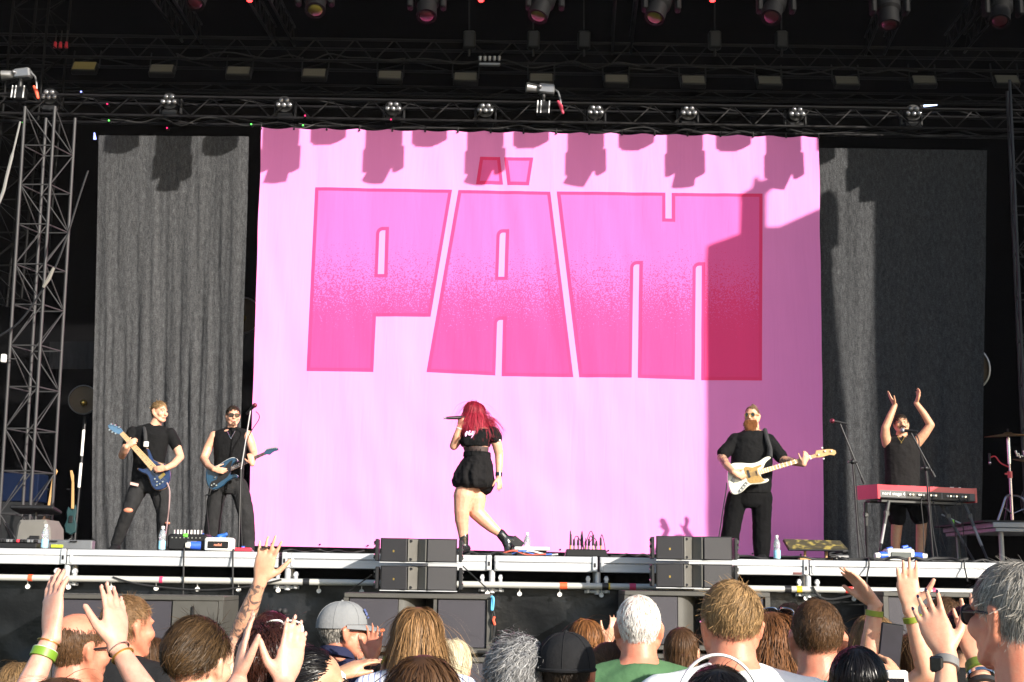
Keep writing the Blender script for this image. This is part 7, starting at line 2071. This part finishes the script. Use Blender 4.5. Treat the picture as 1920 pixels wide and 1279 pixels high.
t7, H7, _ = person('man in a faded grey cap and dark sunglasses looking right with a raised palm', 648, 1126, 5.9, 68, 1.02, 'navy', M['skin_pink'], h_capman, byaw=25, collar=True,
       arms=[dict(side=1, E=(690, 1330, -.25), W=(697, 1240, -.30), T=(706, 1171, -.30), n=(-.25, -1, .1), th=(-1, -.2, .1), curl=.18, spread=.16, tout=.55)], voxel=.0055)
cap(H7, t7, cloth('cap_grey', (.19, .195, .20)), mat('cap_orange', (.50, .13, .05), .8), emblem=True); sunglasses(H7, t7, 'sport'); lips(H7, t7, M['lip'])
beard(H7, HM['white'], t7, 500, .010, 6)
band('wristband', at(690, 1330, 5.65), at(697, 1240, 5.6), .86, .034, .035, M['black_rubber'], t7, .004)
# blonde woman
t8, H8, _ = person('woman with shoulder length wavy blonde hair and a blue striped white blouse clapping', 785, 1133, 5.3, 4, 1.0, 'stripe', M['skin_fair'], h_long('strawb', 4600, .27, seed=40, wave=.12, vol=(.02, .20), w=.0042),
       arms=[dict(side=-1, E=(722, 1290, .05), W=(735, 1232, .16), T=(744, 1172, .18), n=(1, .2, 0), th=(.2, -.9, .3), curl=.35, spread=.06, tout=.4)], voxel=.0055, sleeves=False)
band('wristband', at(722, 1290, 5.35), at(735, 1232, 5.46), .80, .034, .02, mat('band_lime', (.50, .62, .03), .5), t8)
person('elderly woman with short platinum hair behind the blonde woman', 848, 1194, 5.6, 10, .95, 'beige', M['skin_fair'], h_long('platinum', 3200, .12, seed=41, vol=(.02, .18), wave=.15, jit=.12))
person('woman with glossy dark brown hair seen from above at the bottom edge', 797, 1219, 3.5, 5, 1.0, 'black', M['skin_fair'], h_long('brown', 4600, .30, seed=42, w=.0036, jit=.04))
person('woman with curly grey hair left of the man in the black cap', 966, 1193, 4.25, -10, 1.0, 'black', M['skin_fair'], lambda H, t: hair('hair', H, MASK_LONG, 4200, .13, HM['grey'], t, K=9, w=.0024, lift=.3, grav=.3, jit=.25, vol=(.02, .22), hug=.2, wave=1.1, seed=43))
t12, H12, _ = person('man in a plain black cap seen from straight behind', 1062, 1178, 4.2, 8, 1.04, 'black', M['skin_pink'], lambda H, t: hair('hair', H, lambda p: MASK(p) & (p[:, 2] < .025) & (p[:, 1] < .02), 1800, .014, HM['dark'], t, K=2, w=.0022, lift=.3, jit=.2, seed=44))
cap(H12, t12, cloth('cap_black', (.012, .012, .013)), back=True, z0=.02)
person('woman with a straight auburn bob, hands clasped up beside the white haired man', 1098, 1156, 6.8, 0, 1.0, 'black', M['skin_fair'], h_long('auburn', 3200, .20, seed=45, w=.005, jit=.05),
       arms=[dict(side=1, E=(1160, 1250, .1), W=(1138, 1206, .12), T=(1156, 1168, .10), n=(-.5, 1, 0), th=(-1, 0, .5), curl=.4, spread=.12)], voxel=.007)
def h_pony(H, t):
    hair('hair', H, MASK_LONG, 6000, .13, HM['brown'], t, K=6, w=.0018, lift=.05, grav=.0, jit=.04, vol=(.005, .06), seed=46, crown=(0, .12, .05))
    mb = MB(); pts = [HP(H, .0, -.115, -.02), HP(H, .005, -.145, -.05), HP(H, .01, -.15, -.12), HP(H, .012, -.13, -.20)]
    mb.tube(smooth_path(pts, 5), [.02, .03, .034, .036, .036, .036, .034, .032, .03, .028, .026, .024, .022, .02, .016, .008], 12); obj('ponytail', mb, HM['brown'], t)
    mb = MB(); mb.lathe(HP(H, 0, -.118, -.025), [(.016, -.008), (.026, -.004), (.026, .006), (.016, .010)], 18, H[1] @ Vector((0, -.8, -.5))); obj('scrunchie', mb, M['sky_blue'], t)
person('girl with a brown ponytail tied with a light blue scrunchie', 1141, 1200, 5.2, -2, .96, 'black', M['skin_fair'], h_pony)
person('white haired man with a thinning crown in a green t-shirt', 1197, 1114, 5.0, 2, 1.04, 'green', M['skin_pink'],
       lambda H, t: hair('hair', H, MASK, 7000, .020, HM['white'], t, K=3, w=.0015, lift=.3, jit=.2, seed=47, shell=0, vol=(.0, .03), crown=(.01, -.03, .115)), neckw=1.12, k=1.12, thick=.004)
def h_kid(H, t):
    hair('hair', H, MASK_LONG, 5000, .16, HM['brown'], t, K=6, w=.0022, lift=.05, grav=.4, jit=.05, seed=48)
person('child with smooth brown hair between the white haired and the blond man', 1278, 1172, 6.3, 12, .95, 'black', M['skin_fair'], h_kid)
# black hair with white band at the bottom
def h_band(H, t):
    hair('hair', H, MASK_LONG, 7500, .16, HM['black'], t, K=6, w=.0017, lift=.06, grav=.3, jit=.05, seed=49, vol=(.01, .08))
    pts = [HP(H, .100 * math.cos(a), -.035 + .02 * math.sin(a), .02 + .125 * math.sin(a)) for a in [math.pi * i / 22 for i in range(23)]]
    rings = []
    for i, p in enumerate(pts):
        a = math.pi * i / 22; o_ = H[1] @ Vector((math.cos(a), 0, math.sin(a))); b_ = H[1] @ Vector((0, 1, 0))
        rings.append([p + o_ * .004 * math.cos(q) + b_ * .008 * math.sin(q) for q in [2 * math.pi * j / 10 for j in range(10)]])
    mb = MB(); mb.loft(rings); obj('headband', mb, M['white_frame'], t)
    for sx in (-1, 1):
        mb = MB(); mb.sph(HP(H, .098 * sx, -.03, .03), .016); obj('blue_tie', mb, mat('tie_blue', (.12, .18, .5), .5), t)
person('person with black hair and a white headband at the bottom edge', 1345, 1233, 3.35, 4, 1.02, 'white', M['skin_fair'], h_band, thick=.02)
t18, H18, _ = person('tall blond man in a white t-shirt with tousled short hair', 1369, 1084, 3.75, -4, .99, 'white', M['skin_pink'],
       both(h_short('blond', 5000, lambda p: np.interp(p[:, 2], [-.03, .07], [.014, .05]), MASK_FADE, seed=50, lift=.42, jit=.20, K=4, vol=(.01, .10), crown=(.025, -.045, .10), w=.0026), fade), neckw=1.12, k=1.1)
sunglasses(H18, t18, 'thin', M['chrome'], name='glasses')
t19, H19, _ = person('woman with long wavy red brown hair and sunglasses on her head', 1450, 1141, 5.0, 28, 1.0, 'beige', M['skin_fair'], h_long('redbrown', 4200, .42, seed=51, wave=.28, vol=(.02, .16), w=.004))
gp = sunglasses((H19[0], H19[1] @ Matrix.Rotation(rad(38), 3, 'X'), H19[2]), None, 'wayfarer', M['chrome'], name='sunglasses', pos=(0, .022, .05)); tag(gp, 'dark sunglasses on top of the red brown haired woman\'s head', 'sunglasses')
person('small dark haired figure just behind the red brown haired woman', 1480, 1127, 6.9, 0, .98, 'black', M['skin_fair'], h_short('dark', 2400, .05, seed=52))
person('man with cropped dark brown hair in a teal t-shirt', 1530, 1117, 4.3, 6, 1.04, 'teal', M['skin_pink'],
       both(lambda H, t: hair('hair', H, MASK_FADE, 7500, .022, HM['brown'], t, K=3, w=.0015, lift=.3, jit=.25, seed=53, shell=1.004, vol=(0, .03), crown=(.02, -.04, .11)), fade), neckw=1.1, k=1.08)
t21, H21, _ = person('person with glossy black hair at the bottom right holding up a phone', 1607, 1204, 3.9, 14, 1.0, 'teal', M['skin_tan'], h_short('black', 4200, .10, MASK_LONG, seed=54, lift=.05, jit=.04, K=6, w=.003, grav=.4),
       arms=[dict(side=1, E=(1690, 1345, .02), W=(1692, 1283, .16), T=(1668, 1240, .22), n=(-.6, .7, .2), th=(-.5, -.6, .5), curl=.7, spread=.06, tout=.5)], voxel=.0055)
ph = thing('mobile_phone', 'black mobile phone held up with its screen lit faintly', 'phone', tuple(at(1669, 1218, 4.15)))
Rp = Matrix.Rotation(rad(8), 3, 'Y') @ Matrix.Rotation(rad(12), 3, 'Z')
mb = MB(); mb.box(at(1669, 1216, 4.14), (.074, .009, .150), R=Rp, bev=.004); obj('case', mb, M['black_plastic'], ph)
scr = mat('phone_screen', (.008, .008, .012), .35, 0, .8, 20, emit=(.10, .08, .16), estr=.06, spec=.2)
mb = MB(); mb.box(at(1669, 1216, 4.14) + Vector((0, -.0052, 0)), (.066, .002, .140), R=Rp); obj('screen', mb, scr, ph)
mb = MB(); mb.box(at(1661, 1199, 4.132), (.022, .002, .012), R=Rp); obj('screen_icon', mb, mat('icon', (.5, .5, .8), .4, emit=(.5, .5, .9), estr=.3), ph)
bx = thing('white_box', 'small white box held at the bottom edge below the phone', 'box', tuple(at(1682, 1270, 4.0)))
mb = MB(); mb.box(at(1681, 1280, 3.98), (.062, .03, .07), bev=.005); obj('carton', mb, M['white_plastic'], bx)
mb = MB(); mb.box(at(1681, 1282, 3.963), (.046, .003, .03)); obj('print', mb, M['glass_dark'], bx)
LIME = mat('band_olive', (.20, .25, .02), .5)
tt, _, inf = person('person with blonde and grey hair raising one arm with a yellow green wristband', 1636, 1148, 5.35, 12, .98, 'black', M['skin_fair'], h_long('blond', 3400, .22, seed=55, vol=(.02, .14)),
       arms=[dict(side=-1, E=(1628, 1255, -.12), W=(1641, 1133, -.14), T=(1594, 1074, -.12), n=(-.7, -.3, -.6), th=(-.6, -.2, -.7), curl=.10, spread=.04, tout=.35, L=.19)], voxel=.0055, sleeves=False)
band('wristband', inf[0][1], inf[0][2], .86, .031, .022, LIME, tt)
tt, _, inf = person('person hidden behind the phone with one hand stretched high', 1716, 1180, 5.3, 0, .97, 'black', M['skin_fair'], h_long('brown', 2400, .2, seed=56),
       arms=[dict(side=-1, E=(1738, 1262, -.20), W=(1706, 1140, -.22), T=(1698, 1046, -.22), n=(-.2, -1, 0), th=(1, 0, 0), curl=.05, spread=.07, tout=.85, L=.19)], voxel=.0055, sleeves=False)
band('wristband', inf[0][1], inf[0][2], .83, .033, .022, LIME, tt)
person('person with short brown curls behind the clapping hands at right', 1768, 1115, 6.0, 5, 1.0, 'black', M['skin_fair'], h_short('brown', 2600, .05, seed=57, wave=.8, jit=.3, K=5, lift=.35))
person('person with curly black hair left of the grey haired man', 1806, 1132, 5.4, 5, .97, 'black', M['skin_tan'], h_short('black', 2600, .06, MASK_LONG, seed=58, wave=.9, jit=.3, K=6, lift=.3))
# clapping pair with dark nails and smart watch: short person under the frame
NAIL = mat('nail_plum', (.025, .01, .03), .2, coat=.6)
tt, _, inf = person('short person clapping with dark painted nails and a smart watch', 1808, 1305, 3.5, 0, .97, 'black', M['skin_fair'], h_long('brown', 2000, .2, seed=59),
       arms=[dict(side=-1, E=(1772, 1362, .05), W=(1774, 1228, .16), T=(1733, 1124, .22), n=(.35, .9, .1), th=(1, -.2, .2), curl=.06, spread=.11, tout=.75, L=.19),
             dict(side=1, E=(1862, 1368, .05), W=(1832, 1240, .20), T=(1815, 1143, .24), n=(-.3, -1, .1), th=(1, -.3, 0), curl=.12, spread=.13, tout=.5, L=.185)], voxel=.0046, dec=.25, sleeves=False)
nails(inf[0][3], NAIL, tt)
E_, W_ = inf[0][1], inf[0][2]
band('watch_strap', E_, W_, .87, .031, .026, mat('strap_grey', (.14, .14, .14), .6), tt, .003)
mb = MB(); q = E_.lerp(W_, .87) + Vector((-.032, -.022, 0)); mb.box(q, (.012, .036, .042), R=Matrix.Rotation(rad(55), 3, 'Z'), bev=.005); obj('smart_watch', mb, M['glass_dark'], tt)
E_, W_ = inf[1][1], inf[1][2]
band('wristband', E_, W_, .90, .031, .026, mat('band_dkgreen', (.10, .15, .02), .5), tt); band('bead_bracelet', E_, W_, .76, .034, .012, M['chrome'], tt, .004); band('leather_bracelet', E_, W_, .62, .037, .016, M['black_rubber'], tt, .005)
band('ring', W_ + Vector((-.02, 0, .115)), W_ + Vector((-.024, 0, .13)), .5, .0095, .005, M['gold'], tt)
t25, H25, _ = person('tall grey haired man in dark glasses at the right edge', 1893, 1046, 3.25, -28, 1.06, 'blue', M['skin_pink'],
       h_short('saltpepper', 6000, .046, MASK, seed=60, lift=.36, jit=.18, K=4, vol=(.01, .08), w=.0024), byaw=-8, neckw=1.1, k=1.06, drop=.185)
sunglasses(H25, t25, 'wayfarer', M['black_plastic'], mat('lens_reflect', (.25, .22, .20), .08, .4, .5, 30), name='glasses')
# bottom left
person('person with fuzzy pale blond hair at the lower left corner', 38, 1236, 5.6, 0, .95, 'black', M['skin_fair'], h_long('blond', 2600, .14, seed=61, jit=.2, wave=.4))
tt, _, inf = person('person with brown hair at the bottom edge clapping with both pale arms raised', 118, 1261, 3.5, 0, 1.0, 'black', M['skin_pale'], h_long('brown', 3600, .24, seed=62, jit=.05),
       arms=[dict(side=-1, E=(38, 1330, .08), W=(97, 1192, .16), T=(102, 1058, .22), n=(.55, .75, .15), th=(-.75, -.6, 0), curl=.16, spread=.05, tout=.45, L=.20),
             dict(side=1, E=(300, 1345, .08), W=(219, 1212, .18), T=(213, 1097, .24), n=(-.75, .55, .1), th=(-.65, -.7, 0), curl=.10, spread=.05, tout=.60, L=.19)], voxel=.0046, dec=.25, sleeves=False)
E_, W_ = inf[0][1], inf[0][2]
band('wristband', E_, W_, .74, .0325, .024, mat('band_green', (.13, .24, .015), .45), tt, .002); band('white_tab', E_, W_, .78, .0318, .010, M['white_plastic'], tt, .002); band('gold_bracelet', E_, W_, .90, .029, .003, M['gold'], tt, .0025)
E_, W_ = inf[1][1], inf[1][2]
band('gold_bracelet', E_, W_, .86, .0295, .003, M['gold'], tt, .0025); band('thin_bracelet', E_, W_, .95, .0285, .003, M['chrome'], tt, .002)

# ------------------------------------------------------------------ thin smoke and dust in the evening air
hz = bpy.data.materials.new('haze'); hz.use_nodes = True; nt = hz.node_tree; nt.nodes.clear()
ho = nt.nodes.new('ShaderNodeOutputMaterial'); hv = nt.nodes.new('ShaderNodeVolumePrincipled')
hv.inputs['Density'].default_value = .00022; hv.inputs['Color'].default_value = (.80, .80, .90, 1)
nt.links.new(hv.outputs[0], ho.inputs['Volume'])
mb = MB(); mb.box((0, 100, 6.75), (520, 520, 15.5))
tag(obj('haze', mb, hz, smooth=False), kind='stuff')
